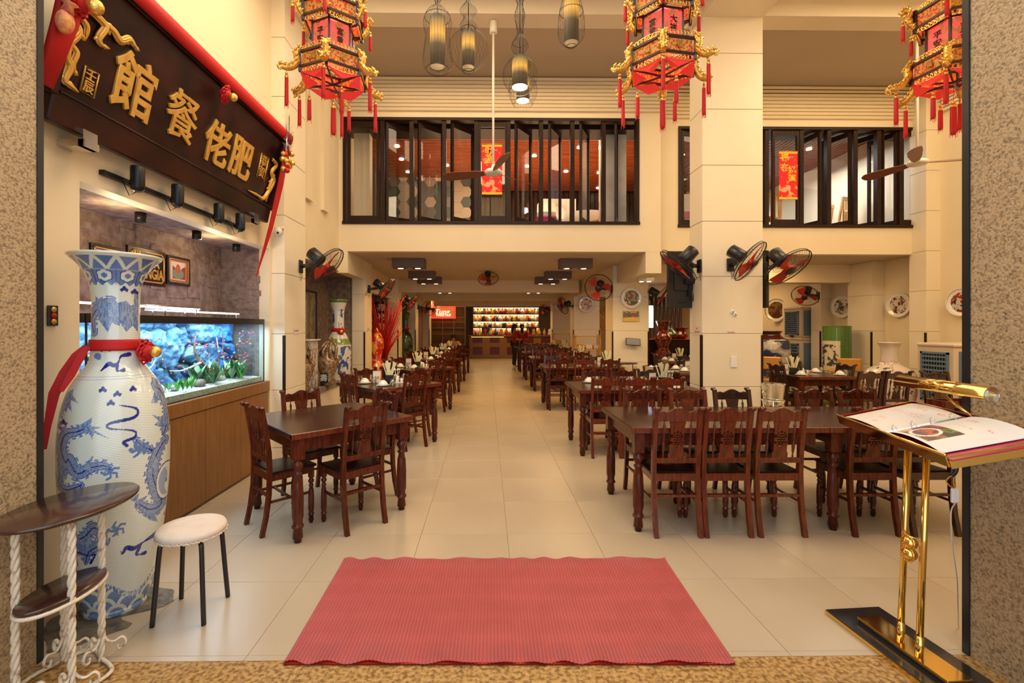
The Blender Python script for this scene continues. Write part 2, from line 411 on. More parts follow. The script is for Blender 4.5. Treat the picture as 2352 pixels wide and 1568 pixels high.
# columns of stacked panels with recessed joints
JO = [0, .17, .83, 1.476, 2.17, 2.84, 3.52, 4.20, 4.88, 5.56, 6.2]
def column(name, x0, x1, y0, y1, z1, guard=True, side='r', joints=JO):
    c = struct(name, (x0, y0, 0)); w_, d_ = x1 - x0, y1 - y0
    b = MB(); b.box((.006, .006, 0), (w_ - .006, d_ - .006, z1)); b.build('core', M_ceil, c)
    js = [j for j in joints if j < z1 - .05] + [z1]
    for a, e in zip(js, js[1:]):
        b = MB(); b.box((0, 0, a + .004), (w_, d_, e - .004), bev=.002); b.build('panel', M_panel, c)
    if guard:
        for gx in ((w_,) if side == 'r' else (0,) if side == 'l' else (0, w_)):
            b = MB(); b.box((gx - .022, -.006, .1), (gx + .006, .02, 1.46), bev=.002); b.build('corner_guard', M_frame, c)
    return c
XC = -2.32
column('column', XL - .02, XC, 5.40, 6.02, 6.2)
column('column', -2.56, XC, 8.93, 9.48, ZC); column('column', -2.6, XC, 12.3, 12.86, ZC); column('column', -2.6, XC, 15.3, 15.9, ZC); column('column', -2.6, XC, 19, 19.6, ZC)
P0 = px(1613, 770, 5.65); P1 = px(1752, 770, 5.65)
column('pillar', P0.x, P1.x, 5.65, 6.0, 6.2, side='b')
for (ua, ub, Y) in ((1408, 1490, 9.6), (1318, 1377, 13.9), (1269, 1314, 18.4)):
    a, e = px(ua, 700, Y), px(ub, 700, Y); column('column', a.x, e.x, Y, Y + .6, ZC, side='b')
for (Y, d) in ((7.81, .32), (8.92, .61), (10.3, .32), (13.0, .5), (14.3, .4), (15.2, .5)):
    column('column', XR - .24, XR + .02, Y, Y + d, 6.2 if Y < 8 else ZC, side='l')
# mezzanine wall: left part at YM, right part a little further back
XS = px(1518, 500, YM).x
YM2 = 8.08
wm = struct('wall_back_upper')
def mz(a, c): return wallbox(a, c, par=wm)
WL0, WL1 = px(788, 500, YM).x, px(1468, 500, YM).x
WZ0, WZ1 = px(1000, 515, YM).z, px(1000, 270, YM).z
XW = px(771, 500, YM).x - .02
mz((XW, YM, ZC), (XS, YM + .18, WZ0)); mz((XW, YM, WZ1), (XS, YM + .18, ZH + .4)); mz((XW, YM, WZ0), (WL0, YM + .18, WZ1)); mz((WL1, YM, WZ0), (XS, YM + .18, WZ1))
WR0, WR1 = px(1558, 500, YM2).x, px(2132, 500, YM2).x
RZ0, RZ1 = px(1900, 523, YM2).z, px(1900, 292, YM2).z
mz((XS - .02, YM2, ZC), (XR, YM2 + .18, RZ0)); mz((XS - .02, YM2, RZ1), (XR, YM2 + .18, ZH + .4)); mz((XS - .02, YM2, RZ0), (WR0, YM2 + .18, RZ1)); mz((WR1, YM2, RZ0), (XR, YM2 + .18, RZ1))
# ribbed frieze under the high ceiling
za, zb = px(1000, 258, YM).z, px(1000, 180, YM).z
for k in range(9):
    z = za + (zb - za) * k / 9
    for xa, xb, yy in ((XW, XS, YM), (XS, XR, YM2)):
        b = MB(); b.prism([(yy, z + .008), (yy, z + (zb - za) / 9), (yy - .05, z + (zb - za) / 9 - .004), (yy - .035, z + .02)], xa, xb, 'x'); b.build('frieze_rib', M_wall, wm)
# the same ribs return along the side walls
for k in range(9):
    z = za + (zb - za) * k / 9; b = MB(); b.box((XR - .05, 6.1, z + .01), (XR, YM2, z + (zb - za) / 9 - .01)); b.build('frieze_rib', M_wall, wr)
    b = MB(); b.box((XL, 6.05, z + .01), (XL + .04, YM, z + (zb - za) / 9 - .01)); b.build('frieze_rib', M_wall, wl)
# high ceiling and its beams
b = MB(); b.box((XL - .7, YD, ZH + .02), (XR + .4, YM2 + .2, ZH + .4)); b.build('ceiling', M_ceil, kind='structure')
b = MB(); b.box((XL, 5.65, px(1000, 30, 5.65).z), (XR, 5.92, ZH + .03)); b.build('beam', M_panel, kind='structure')
b = MB(); b.box((P0.x, YD, px(1680, 36, 5.65).z - .02), (P1.x, 5.65, ZH + .03)); b.build('beam', M_panel, kind='structure')
# low ceiling under the mezzanine, its beams
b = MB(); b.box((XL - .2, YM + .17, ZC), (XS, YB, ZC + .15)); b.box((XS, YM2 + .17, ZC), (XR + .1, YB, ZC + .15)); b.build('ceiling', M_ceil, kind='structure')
def beam(a, c): b = MB(); b.box(a, c); return b.build('beam', M_wall, kind='structure')
beam((px(787, 600, YM).x - .1, YM + .002, ZB), (XC - .003, 8.93, ZC + .02))
xb0, xb1 = px(1483, 600, YM).x, px(1519, 600, YM).x
beam((xb0, YM + .002, ZB), (xb1, 9.6, ZC + .02))
beam((XC, 12.7, ZB + .04), (px(1330, 660, 12.7).x, 13.1, ZC + .02)); beam((XC, 16.4, ZB + .02), (px(1310, 690, 16.4).x, 16.8, ZC + .02)); beam((XC, 20.6, ZB), (XR, 20.9, ZC + .02))
beam((px(1490, 660, 9.6).x, 9.45, ZB), (XR, 9.75, ZC + .02)); beam((px(1490, 660, 9.6).x, 13.9, ZB), (XR, 14.2, ZC + .02))
beam((2.6, 10.2, ZB), (3.3, 13.9, ZC + .02)); beam((2.6, 14.5, ZB), (3.3, 18.4, ZC + .02))
# back wall
wb = struct('wall_back')
wallbox((XL - .7, YB, 0), (XR + .2, YB + .2, 3.2), M_lampbox, par=wb)
wallbox((3.6, 21.4, 0), (XR, 21.5, 3.0), par=wb)
# fluted wooden cladding above the bar shelves
for k in range(44):
    x = -.7 + k * .1; b = MB(); b.box((x, YB - .03, 2.2), (x + .06, YB, 2.85)); b.build('slat', M_lampbox, wb)

# ================================================================== windows of the mezzanine
def casement(par, x, z0, z1, wd, ang, y, hinge='l'):
    """tall glazed leaf turned about its upright edge"""
    s = 1 if hinge == 'l' else -1
    M = Matrix.Translation((x, y, 0)) @ Matrix.Rotation(ang, 4, 'Z')
    b = MB(); t = .045; d = .02
    xa, xb = (0, wd * s)
    lo, hi = min(xa, xb), max(xa, xb)
    b.box((lo, -d, z0), (lo + t, d, z1), M=M); b.box((hi - t, -d, z0), (hi, d, z1), M=M); b.box((lo + t, -d, z0), (hi - t, d, z0 + .09), M=M); b.box((lo + t, -d, z1 - .09), (hi - t, d, z1), M=M)
    o = b.build('casement', M_frame, par)
    g = MB(); g.box((lo + t, -.003, z0 + .09), (hi - t, .003, z1 - .09), M=M); g.build('pane', M_glass, o)
    return o
def window(name, y, u0, u1, Y, z0, z1, mull, leaves):
    """mull: pixel columns of mullions; leaves: (u hinge, width px, angle, hinge side)"""
    w_ = struct(name); xa, xb = px(u0, 400, Y).x, px(u1, 400, Y).x; k = (xb - xa) / (u1 - u0); t = .05
    for nm, a, c in (('sill', (xa - .01, y - .03, z0), (xb + .01, y + .12, z0 + t)), ('head', (xa, y - .02, z1 - t), (xb, y + .12, z1)), ('frame_side', (xa, y - .02, z0 + t), (xa + t, y + .12, z1 - t)), ('frame_side', (xb - t, y - .02, z0 + t), (xb, y + .12, z1 - t))):
        b = MB(); b.box(a, c, bev=.003); b.build(nm, M_frame, w_)
    for u in mull:
        x = px(u, 400, Y).x; b = MB(); b.box((x - .035, y, z0 + t), (x + .035, y + .09, z1 - t), bev=.002); b.build('mullion', M_frame, w_)
    for (u, wpx, ang, hg) in leaves:
        casement(w_, px(u, 400, Y).x, z0 + t + .005, z1 - t - .005, wpx * k, ang, y + .03, hg)
    return w_
window('window_1', YM, 788, 1468, YM, WZ0, WZ1, (878, 945, 1020, 1094, 1168, 1243, 1315, 1387),
       [(798, 72, 0, 'l'), (885, 72, .62, 'l'), (960, 72, .72, 'l'), (1036, 72, .8, 'l'), (1098, 68, 0, 'l'), (1184, 72, .95, 'l'), (1262, 72, 1.05, 'l'), (1334, 72, 1.1, 'l'), (1415, 64, 1.25, 'l')])
window('window_2', YM2, 1558, 2132, YM2, RZ0, RZ1, (1625, 1700, 1762, 1842, 1905, 1966, 2020, 2072),
       [(1566, 48, .2, 'l'), (1775, 62, 0, 'l'), (1888, 64, PI - 1.35, 'l'), (1958, 64, PI - 1.2, 'l'), (2034, 64, PI - 1.1, 'l'), (2064, 64, PI - 1.3, 'l'), (2066, 56, 0, 'l')])
def scroll(u0, u1, v0, v1, Y, y, label, chars):
    a, c = px(u0, v1, Y), px(u1, v0, Y); t = thing('hanging_scroll', label, 'scroll', (a.x, y, a.z), group='red new year scrolls in the upper windows')
    w_, h_ = c.x - a.x, c.z - a.z
    def col(U, V):
        X, Z = U * w_, V * h_; c_ = np.zeros(U.shape + (3,)); c_[:] = lin(226, 6, 10)
        n = vnoise(U * 7, V * 17, 3); pk = (n > .60) & (V < .9); c_[pk] = lin(236, 130, 110)
        pk2 = (n > .55) & (V < .3) & (V > .08); c_[pk2] = lin(240, 170, 70)
        d = np.minimum(np.hypot((U - .3) * w_, (V - .2) * h_), np.hypot((U - .5) * w_, (V - .24) * h_)); c_[d < .045] = lin(238, 160, 130)
        c_[(V < .045) | (V > .955)] = lin(245, 190, 30); return c_
    surf('sheet', 60, 150, lambda U, V: (U * w_, 0 * U + .002 * np.sin(V * 9), V * h_), col, M_colm, t)
    b = MB(); b.cyl((-.005, 0, 0), (w_ + .005, 0, 0), .007, n=8); b.build('rod', M_goldp, t); b = MB(); b.cyl((-.005, 0, h_), (w_ + .005, 0, h_), .007, n=8); b.build('rod', M_goldp, t)
    g = mat('scroll_gold', (.9, .45, .02), .5)
    for ch, fx, fz, sz in chars: text('character', ch, sz, g, t, (fx * w_, -.008, fz * h_), (PI / 2, 0, 0), .001, .004)
scroll(1107, 1153, 334, 448, YM, YM - .045, 'red and gold scroll behind the hub of the long-rod ceiling fan, left upper window', [('財', .36, .85, .15), ('源', .36, .68, .15), ('廣', .66, .52, .13), ('進', .66, .38, .13)])
scroll(1786, 1828, 350, 459, YM2, YM2 - .045, 'red and gold scroll on a narrow pane right of the big pillar', [('福', .28, .86, .14), ('來', .28, .65, .14), ('好', .68, .60, .14), ('運', .68, .42, .14)])

# ================================================================== the upper room behind those windows
ur = struct('upper_room')
YU = 12.9; ZU = 5.25
b = MB(); b.box((XL, YM2 + .18, 3.1), (XR, YU, 3.16)); b.build('upper_floor', M_frame, ur)
b = MB(); b.box((XL - .2, YM + .2, 5.6), (XR + .6, YU + .2, 5.7)); b.build('upper_ceiling', M_frame, ur)
for k in range(50):
    y = YM + .9 + k * .08; b = MB(); b.box((XL - .15, y, ZU), (4.6, y + .055, ZU + .03)); b.build('slat', M_slatw, ur)
for k in range(34):
    x = 4.65 + k * .09; b = MB(); b.box((x, YM + .6, ZU + .01), (x + .07, YU, ZU + .04)); b.build('slat', M_slatw, ur)
b = MB(); b.box((XL, YM + .3, 5.0), (XR, YM + .75, 5.3)); b.build('soffit', M_frame, ur)
M_dslat = mat('dark_cedar', (.035, .014, .008), .4, col2=(.07, .028, .014), scale=4)
for k in range(44):
    x = -.5 + k * .12; b = MB(); b.box((x, YU - .07, 3.16), (x + .1, YU - .03, ZU)); b.build('slat', M_dslat, ur)
b = MB(); b.box((XL - .2, YU, 3.1), (XR + .3, YU + .1, 5.7)); b.build('upper_wall', M_frame, ur)
b = MB(); b.box((-2.36, YM + .5, 3.1), (-2.08, YM + .7, 5.2)); b.build('upper_wall', M_wall, ur)
hx = [mat('hexagon_tile_green', (.07, .10, .09), .3), mat('hexagon_tile_cream', (.42, .36, .27), .35), mat('hexagon_tile_grey', (.16, .16, .15), .35)]
hm = []
for m in hx:
    b = MB(); b.prism([(.146 * math.cos(PI * k / 3), .146 * math.sin(PI * k / 3)) for k in range(6)], 0, .015, 'y'); hm.append(b.mesh('hexagon_tile', m))
for i in range(10):
    for j in range(5):
        link('tile', hm[(i * 2 + j * 3 + (i * j) % 2) % 3], ur, (-2.5 + i * .222, 11.6, 4.0 + j * .257 + (i % 2) * .128))
b = MB(); b.box((-2.7, 11.615, 3.1), (-.5, 11.7, ZU)); b.build('upper_partition', M_wall, ur)
b = MB(); b.box((XL - .3, YM + .18, 3.1), (XL - .05, YU, 5.7)); b.build('upper_wall', M_frame, ur)
b = MB(); b.box((2.1, YM + .5, 3.1), (2.5, YM + .9, 5.3)); b.build('marble_pier', M_marble, ur)
b = MB(); b.box((1.15, 10.2, 3.1), (1.95, 10.35, 4.35)); b.build('marble_pier', M_marble, ur)
b = MB()   # marble wall with the bright street windows on the far right
for (a, c) in (((XR + .3, YM + .3, 3.1), (XR + .4, YU, 3.5)), ((XR + .3, YM + .3, 4.9), (XR + .4, YU, 5.6)), ((XR + .3, 9.0, 3.5), (XR + .4, 9.4, 4.9)), ((XR + .3, 11.0, 3.5), (XR + .4, 11.4, 4.9))): b.box(a, c)
b.build('marble_wall', M_marble, ur)
b = MB(); b.box((5.5, YU - .12, 3.1), (XR + .3, YU - .05, 3.8)); b.box((5.5, YU - .12, 4.7), (XR + .3, YU - .05, 5.3)); b.build('marble_wall', M_marble, ur)
w3 = struct('window_3'); M_sky = mat('daylight_glass', (.9, .97, 1), .5, emis=2.2, ecol=(.85, .97, 1), col2=(.5, .7, .45), scale=3)
b = MB(); b.box((5.6, YU - .10, 3.8), (XR + .25, YU - .09, 4.7)); b.build('pane', M_sky, w3)
b = MB(); b.box((XR + .36, YM + .35, 3.5), (XR + .38, YU, 4.9)); b.build('pane', M_sky, w3)
for x in (5.6, 6.3, 7.0, 7.7): b = MB(); b.box((x, YU - .13, 3.8), (x + .06, YU - .08, 4.7)); b.build('frame_bar', M_frame, w3)
for a, c in (((5.6, YU - .13, 4.22), (7.8, YU - .08, 4.28)), ((5.6, YU - .13, 3.78), (7.8, YU - .08, 3.84))): b = MB(); b.box(a, c); b.build('frame_bar', M_frame, w3)
for y in (9.7, 10.3, 10.9, 11.7): b = MB(); b.box((XR + .3, y, 3.5), (XR + .36, y + .06, 4.9)); b.build('frame_bar', M_frame, w3)
area('upper_light', (1.0, 10, 3.9), (4.5, 2.6), 110, (1, .60, .32), rot=(PI, 0, 0)); area('upper_light', (1.0, 9.6, 5.15), (4.5, 2), 50, (1, .72, .45)); area('upper_light', (6.4, 9.8, 5.0), (1.6, 1.6), 60, (.95, .97, 1))
# downlights up there
dl = thing('recessed_downlight', None, 'downlight'); b = MB(); b.cyl((0, 0, -.006), (0, 0, .01), .05, n=16); b.build('lens', M_bulb, dl); b = MB(); b.tube([(.055 * math.cos(t * PI / 8), .055 * math.sin(t * PI / 8), 0) for t in range(16)], .006, 6, closed=True); b.build('ring', M_white, dl)
DL = Stamp(dl)
for (u, v) in ((912, 336), (922, 366), (937, 395), (1061, 302), (1026, 380), (1199, 305), (1211, 382), (1227, 358), (1331, 339), (1300, 394), (1376, 397), (1374, 432)):
    p = pz(u, v, ZU - .012)
    if p.y < YU - .2 and -2.4 < p.x < 4.5: DL.put(p, label='small recessed spotlight in the red slatted ceiling of the upper room', group='downlights in the red slat ceiling')
for (u, v) in ((1567, 355), (1858, 343), (1757, 400), (1995, 420)):
    p = pz(u, v, ZU - .005)
    if p.y < YU and p.x < XR: DL.put(p, label='small recessed spotlight in the upper room ceiling right of the lanterned aisle', group='downlights above the right upper window')
# covered banquet chairs and tables seen over the sill
b = MB(); b.lathe([(.24, 0), (.2, .45), (.19, .9), (.13, 1.0), (0, 1.02)], 14, sq=.5)
cc = thing('covered_chair', None, 'chair'); b.build('chair_cover', mat('pale_cloth', (.66, .62, .58), .8), cc)
b = MB(); b.box((-.2, -.12, .5), (.2, .12, .66), bev=.03); b.build('sash', mat('magenta_sash', (.45, .03, .18), .6), cc)
CC = Stamp(cc)
for u, Y in ((1255, 9.6), (1280, 10.2), (1575, 9.2), (1600, 10)):
    CC.put((px(u, 500, Y).x, Y, 3.16), 0, 'chair in a pale cloth cover upstairs, ' + ('behind the left window' if u < 1500 else 'behind the narrow window beside the pillar'), 'covered chairs in the upper room ' + ('left' if u < 1500 else 'right'))
ych = thing('slat_back_chair', None, 'chair')
for s in (-1, 1): b = MB(); b.tube([(s * .19, -.2, 0), (s * .19, -.19, .45), (s * .18, -.27, 1.0)], .022, 4); b.build('leg', M_yellow, ych)
b = MB()
for k in range(5): b.box((-.15 + k * .065, -.26, .5), (-.12 + k * .065, -.24, .95))
b.box((-.19, -.29, .93), (.19, -.25, 1.0)); b.build('backrest', M_yellow, ych); b = MB(); b.box((-.2, -.2, .43), (.2, .2, .46)); b.build('seat', M_yellow, ych)
for s in (-1, 1): b = MB(); b.box((s * .19 - .02, .16, 0), (s * .19 + .02, .2, .44)); b.build('leg', M_yellow, ych)
YC = Stamp(ych)
for u, Y, r in ((1375, 9.2, .6), (1758, 8.9, 2.2), (1920, 9.6, .3), (1872, 10.1, .5)):
    YC.put((px(u, 500, Y).x, Y, 3.16), r, 'orange wooden slat-back chair in the upper room, ' + {1375: 'right end of the left window', 1758: 'left of the red scroll pane', 1920: 'front one of two beyond the right window', 1872: 'rear one of two beyond the right window'}[u])
for u, Y in ((1345, 9.8), (1800, 11.0)):
    t = thing('round_table', 'round table under a pale cloth in the upper room, ' + ('left window' if u < 1500 else 'right window'), 'table', (px(u, 500, Y).x, Y, 3.16))
    b = MB(); b.lathe([(.5, .1), (.47, .55), (.46, .74), (0, .75)], 24); b.build('tablecloth', MATS['pale_cloth'], t); b = MB(); b.cyl((0, 0, 0), (0, 0, .7), .05); b.build('pedestal', M_frame, t)
# ================================================================== dining chairs and tables
def turned(h, r, n=12):
    P = [(0, .62), (.05, .72), (.055, .9), (.17, .72), (.18, 1.0), (.205, 1.02), (.215, .74), (.24, .84), (.255, .78), (.31, .98), (.55, 1.0), (.72, .86), (.80, .58), (.815, .82), (.835, .84), (.85, .55), (.87, .62), (.92, .98), (.955, .9), (.97, .62), (1, .7)]
    return [(r * a, h * z) for z, a in P]
PAT = ["..........", "....##....", "..#.##.#..", ".##....##.", "#..####..#", "#.#....#.#", "#.######.#", "..........", ".########.", "..........", "#.######.#", "#..#..#..#", ".#.####.#.", "..#....#..", "....##....", ".........."]
def make_chair(wood, dark):
    t = thing('dining_chair', None, 'chair')
    for s in (-1, 1):
        b = MB(); x = s * .165
        prof = [(-.222, 0), (-.192, .14), (-.172, .30), (-.165, .46), (-.172, .62), (-.196, .80), (-.222, .945)]
        vs = []; hw = .0165
        for y, z in prof:
            for (i, j) in ((-1, -1), (1, -1), (1, 1), (-1, 1)): vs.append((x + i * hw, y + j * .0155, z))
        fs = [(i * 4 + k, i * 4 + (k + 1) % 4, i * 4 + 4 + (k + 1) % 4, i * 4 + 4 + k) for i in range(6) for k in range(4)] + [(3, 2, 1, 0)]
        b.add(vs, fs); b.box((x - .018, -.256, .938), (x + .018, -.205, .962), bev=.006); b.cyl((x - .018, -.25, .958), (x + .018, -.25, .958), .014, n=10)
        b.build('leg', wood, t)
        b = MB(); b.box((x - .018, .135, .36), (x + .018, .171, .45), bev=.002); b.lathe(turned(.36, .023), 10, (x, .153, 0)); b.build('leg', wood, t)
    b = MB(); b.box((-.185, -.15, .447), (.185, .19, .467), bev=.005); b.build('seat', dark, t)
    b = MB(); b.box((-.15, -.178, .405), (.15, -.158, .46)); b.box((-.15, .145, .395), (.15, .165, .447)); b.box((-.178, -.15, .40), (-.158, .14, .447)); b.box((.158, -.15, .40), (.178, .14, .447)); b.build('seat_frame', wood, t)
    b = MB(); b.box((-.15, -.186, .285), (.15, -.168, .305)); b.build('stretcher', wood, t)
    for s in (-1, 1): b = MB(); b.box((s * .165 - .008, -.17, .235), (s * .165 + .008, .145, .253)); b.build('stretcher', wood, t)
    b = MB(); b.box((-.158, -.02, .235), (.158, -.004, .25)); b.build('stretcher', wood, t)
    # crest with wavy top and a carved front
    n = 24; top = []
    for i in range(n + 1):
        f = abs(i / n * 2 - 1); top.append((-.15 + .3 * i / n, .925 + .034 * math.cos(f * PI * .75) ** 2 * (f < .67) + .012 * math.exp(-((f - .78) / .13) ** 2)))
    b = MB(); b.prism([(-.15, .86), (.15, .86)] + top[::-1], -.226, -.206); b.build('crest_rail', wood, t)
    b = MB()
    for s in (-1, 1):
        for cx, cz, r, tn in ((.03, .915, .020, 1.3), (.075, .905, .022, 1.5), (.118, .900, .014, 1.2), (.052, .885, .012, 1)):
            b.tube([(s * (cx + r * (1 - k / 14) * math.cos(k * tn * .55)), -.203, cz + r * (1 - k / 14) * math.sin(k * tn * .55)) for k in range(11)], .0046, 4)
    b.build('carving', wood, t)
    # splat pierced with the round longevity figure
    K, Rr = 26, 64; m = [[True] * K for _ in range(Rr)]
    x0, z0, dx = -.0585, .585, .0045
    for i in range(Rr):
        z = i / Rr
        for j in range(K):
            X = abs((j + .5) / K * 2 - 1)
            lim = .98 if z < .13 or z > .90 else (.86 if .16 < z < .80 else .92)
            if X > lim: m[i][j] = False
            pi, pj = int((.75 - z) / .5 * 16 * 1.0), int((j + .5) / K * 14 - 2)
            if 0 <= pi < 16 and 0 <= pj < 10 and PAT[pi][pj] == '#': m[i][j] = False
    b = MB(); b.plate(m, x0, 0, dx, .29 / Rr, -.006, .006)
    o = b.build('splat', wood, t); o.location = (0, -.176, .575); o.rotation_euler = (math.radians(7), 0, 0)
    for s in (-1, 1):
        b = MB(); b.lathe([(.005, 0), (.007, .02), (.004, .03), (.008, .05), (.012, .09), (.006, .13), (.004, .14), (.009, .15), (.004, .16), (.006, .2), (.0115, .25), (.004, .27), (.006, .285)], 8)
        o = b.build('spindle', wood, t); o.location = (s * .1, -.176, .575); o.rotation_euler = (math.radians(7), 0, 0)
    b = MB(); b.box((-.15, -.186, .54), (.15, -.168, .578), bev=.002); b.build('lower_rail', wood, t)
    return t
M_wood2 = mat('mahogany_dark', (.028, .010, .008), .3, col2=(.055, .018, .012), scale=9, stretch=(5, 5, 1), coat=.4)
CH = {'red': Stamp(make_chair(M_woodl, M_seat)), 'mid': Stamp(make_chair(M_wood, M_seat)), 'dark': Stamp(make_chair(M_wood2, M_seat))}
def make_table(w_, d_, legs=4):
    t = thing('dining_table', None, 'table')
    b = MB(); b.box((-w_ / 2, -d_ / 2, .757), (w_ / 2, d_ / 2, .80), bev=.005); b.build('tabletop', M_top, t)
    b = MB(); b.box((-w_ / 2, -d_ / 2 - .0015, .757), (w_ / 2, -d_ / 2 + .03, .7995), bev=.003); b.build('edge_band', M_woodl, t)
    a, c = w_ / 2 - .07, d_ / 2 - .07
    b = MB(); b.box((-a, -c - .01, .655), (a, -c + .012, .757)); b.box((-a, c - .012, .655), (a, c + .01, .757)); b.box((-a - .01, -c, .655), (-a + .012, c, .757)); b.box((a - .012, -c, .655), (a + .01, c, .757)); b.build('apron', M_wood, t)
    for i in (-1, 1):
        for j in (-1, 1):
            b = MB(); b.box((-.038, -.038, .60), (.038, .038, .757), bev=.003); b.lathe(turned(.60, .041), 16); b.build('leg', M_wood, t).location = (i * a, j * c, 0)
    return t
TQ = Stamp(make_table(1.02, 1.02)); TR = Stamp(make_table(1.5, .93)); TS_ = Stamp(make_table(.95, .85))
ORD = ['nearest', 'second', 'third', 'fourth', 'fifth', 'sixth', 'seventh', 'eighth']
def chair(kind, x, y, rz, label, grp): return CH[kind].put((x, y, 0), rz, label, grp)
# tableware ---------------------------------------------------------------
th = thing('rice_bowl', None, 'bowl'); b = MB(); b.lathe([(.012, .058), (.024, .058), (.026, .051), (.045, .04), (.062, .012), (.064, 0), (.060, 0)], 18, cap=True); b.build('bowl', M_porc, th); BOWL = Stamp(th)
th = thing('saucer', None, 'saucer'); b = MB(); b.lathe([(0, 0), (.05, 0), (.088, .012), (.086, .015), (.05, .005), (0, .005)], 20); b.build('dish', M_porc, th); SAUC = Stamp(th)
th = thing('tumbler', None, 'glass'); b = MB(); b.lathe([(0, .085), (.026, .085), (.034, .05), (.036, 0), (.032, 0), (.030, .05), (.022, .078), (0, .078)], 16); b.build('glass', M_drink, th); TUMB = Stamp(th)
th = thing('chopstick_holder', None, 'chopsticks')
b = MB(); b.box((-.055, -.04, 0), (.055, .04, .1), bev=.006); b.build('holder', M_black, th)
r2 = random.Random(3)
for k in range(16):
    a, x, y = r2.uniform(-.35, .35), r2.uniform(-.035, .035), r2.uniform(-.02, .02)
    M = Matrix.Translation((x, y, .07)) @ Matrix.Rotation(a, 4, 'Y') @ Matrix.Rotation(r2.uniform(-.12, .12), 4, 'X')
    b = MB(); b.box((-.008, -.0025, 0), (.008, .0025, r2.uniform(.19, .23)), M=M); b.build('chopstick_sleeve', M_chop, th)
HOLD = Stamp(th)
th = thing('spoon_cup', None, 'cup'); b = MB(); b.lathe([(0, 0), (.03, 0), (.036, .09), (.033, .09), (.028, .006), (0, .006)], 14); b.build('cup', M_steel, th)
for k in range(5):
    a = k * 1.256; b = MB(); b.tube([(.012 * math.cos(a), .012 * math.sin(a), .03), (.03 * math.cos(a), .03 * math.sin(a), .15)], .003, 5); b.sph((.033 * math.cos(a), .033 * math.sin(a), .165), .016, 8, 6, sc=(1, .5, 1.4)); b.build('spoon', M_steel, th)
SPO = Stamp(th)
th = thing('menu_card', None, 'card'); b = MB(); b.box((-.05, -.012, 0), (.05, -.010, .16), M=Matrix.Rotation(-.08, 4, 'X')); b.box((-.05, .010, 0), (.05, .012, .16), M=Matrix.Rotation(.08, 4, 'X')); b.build('card', M_napkin, th)
b = MB(); b.box((-.035, -.0135, .05), (.035, -.0125, .09), M=Matrix.Rotation(-.08, 4, 'X')); b.build('printed_picture', mat('card_print', (.30, .16, .10), .6, col2=(.62, .52, .45), scale=60), th); CARD = Stamp(th)
th = thing('condiment_tray', None, 'tray'); b = MB(); b.box((-.11, -.07, 0), (.11, .07, .008), bev=.003); b.build('tray', M_porc, th)
b = MB(); b.lathe([(0, 0), (.022, 0), (.024, .05), (.010, .065), (.012, .08), (0, .085)], 12, (-.06, .01, .009)); b.build('sauce_bottle', M_porc, th)
b = MB(); b.lathe([(0, 0), (.028, 0), (.030, .04), (.012, .05), (0, .058)], 12, (.055, .0, .009)); b.build('chilli_jar', mat('chilli_red', (.35, .03, .01), .3, col2=(.5, .2, .03), scale=40), th)
b = MB(); b.lathe([(0, 0), (.018, 0), (.018, .05), (0, .056)], 12, (0, -.02, .009)); b.build('pepper_pot', M_porc, th); TRAY = Stamp(th)
def setting(M, k, nm, where):
    """a place setting in table coordinates: bowl turned over on a saucer, tumbler upside down"""
    p = M @ Vector((0, 0, .8008))
    g = 'place settings on the ' + nm
    SAUC.put(p, 0, f'white saucer laid at the {where} of the {nm}', g + ' (saucers)'); q = M @ Vector((0, 0, .817)); BOWL.put(q, 0, f'upturned white rice bowl at the {where} of the {nm}', g + ' (bowls)')
    q = M @ Vector((.115, .03, .8008)); TUMB.put(q, 0, f'upturned clear tumbler at the {where} of the {nm}', g + ' (tumblers)')
def centre(M, nm, tray=True, cup=False, card=True, off=0):
    HOLD.put(M @ Vector((off, .04, .8008)), rnd.uniform(-.3, .3), f'black holder full of pale sleeved chopsticks on the {nm}')
    if card: CARD.put(M @ Vector((off - .16, -.02, .8008)), .3, f'small folded menu card on the {nm}')
    if tray: TRAY.put(M @ Vector((off + .18, -.03, .8008)), .1, f'white condiment tray on the {nm}')
    if cup: SPO.put(M @ Vector((off + .1, .05, .8008)), .1, f'steel cup of spoons on the {nm}')
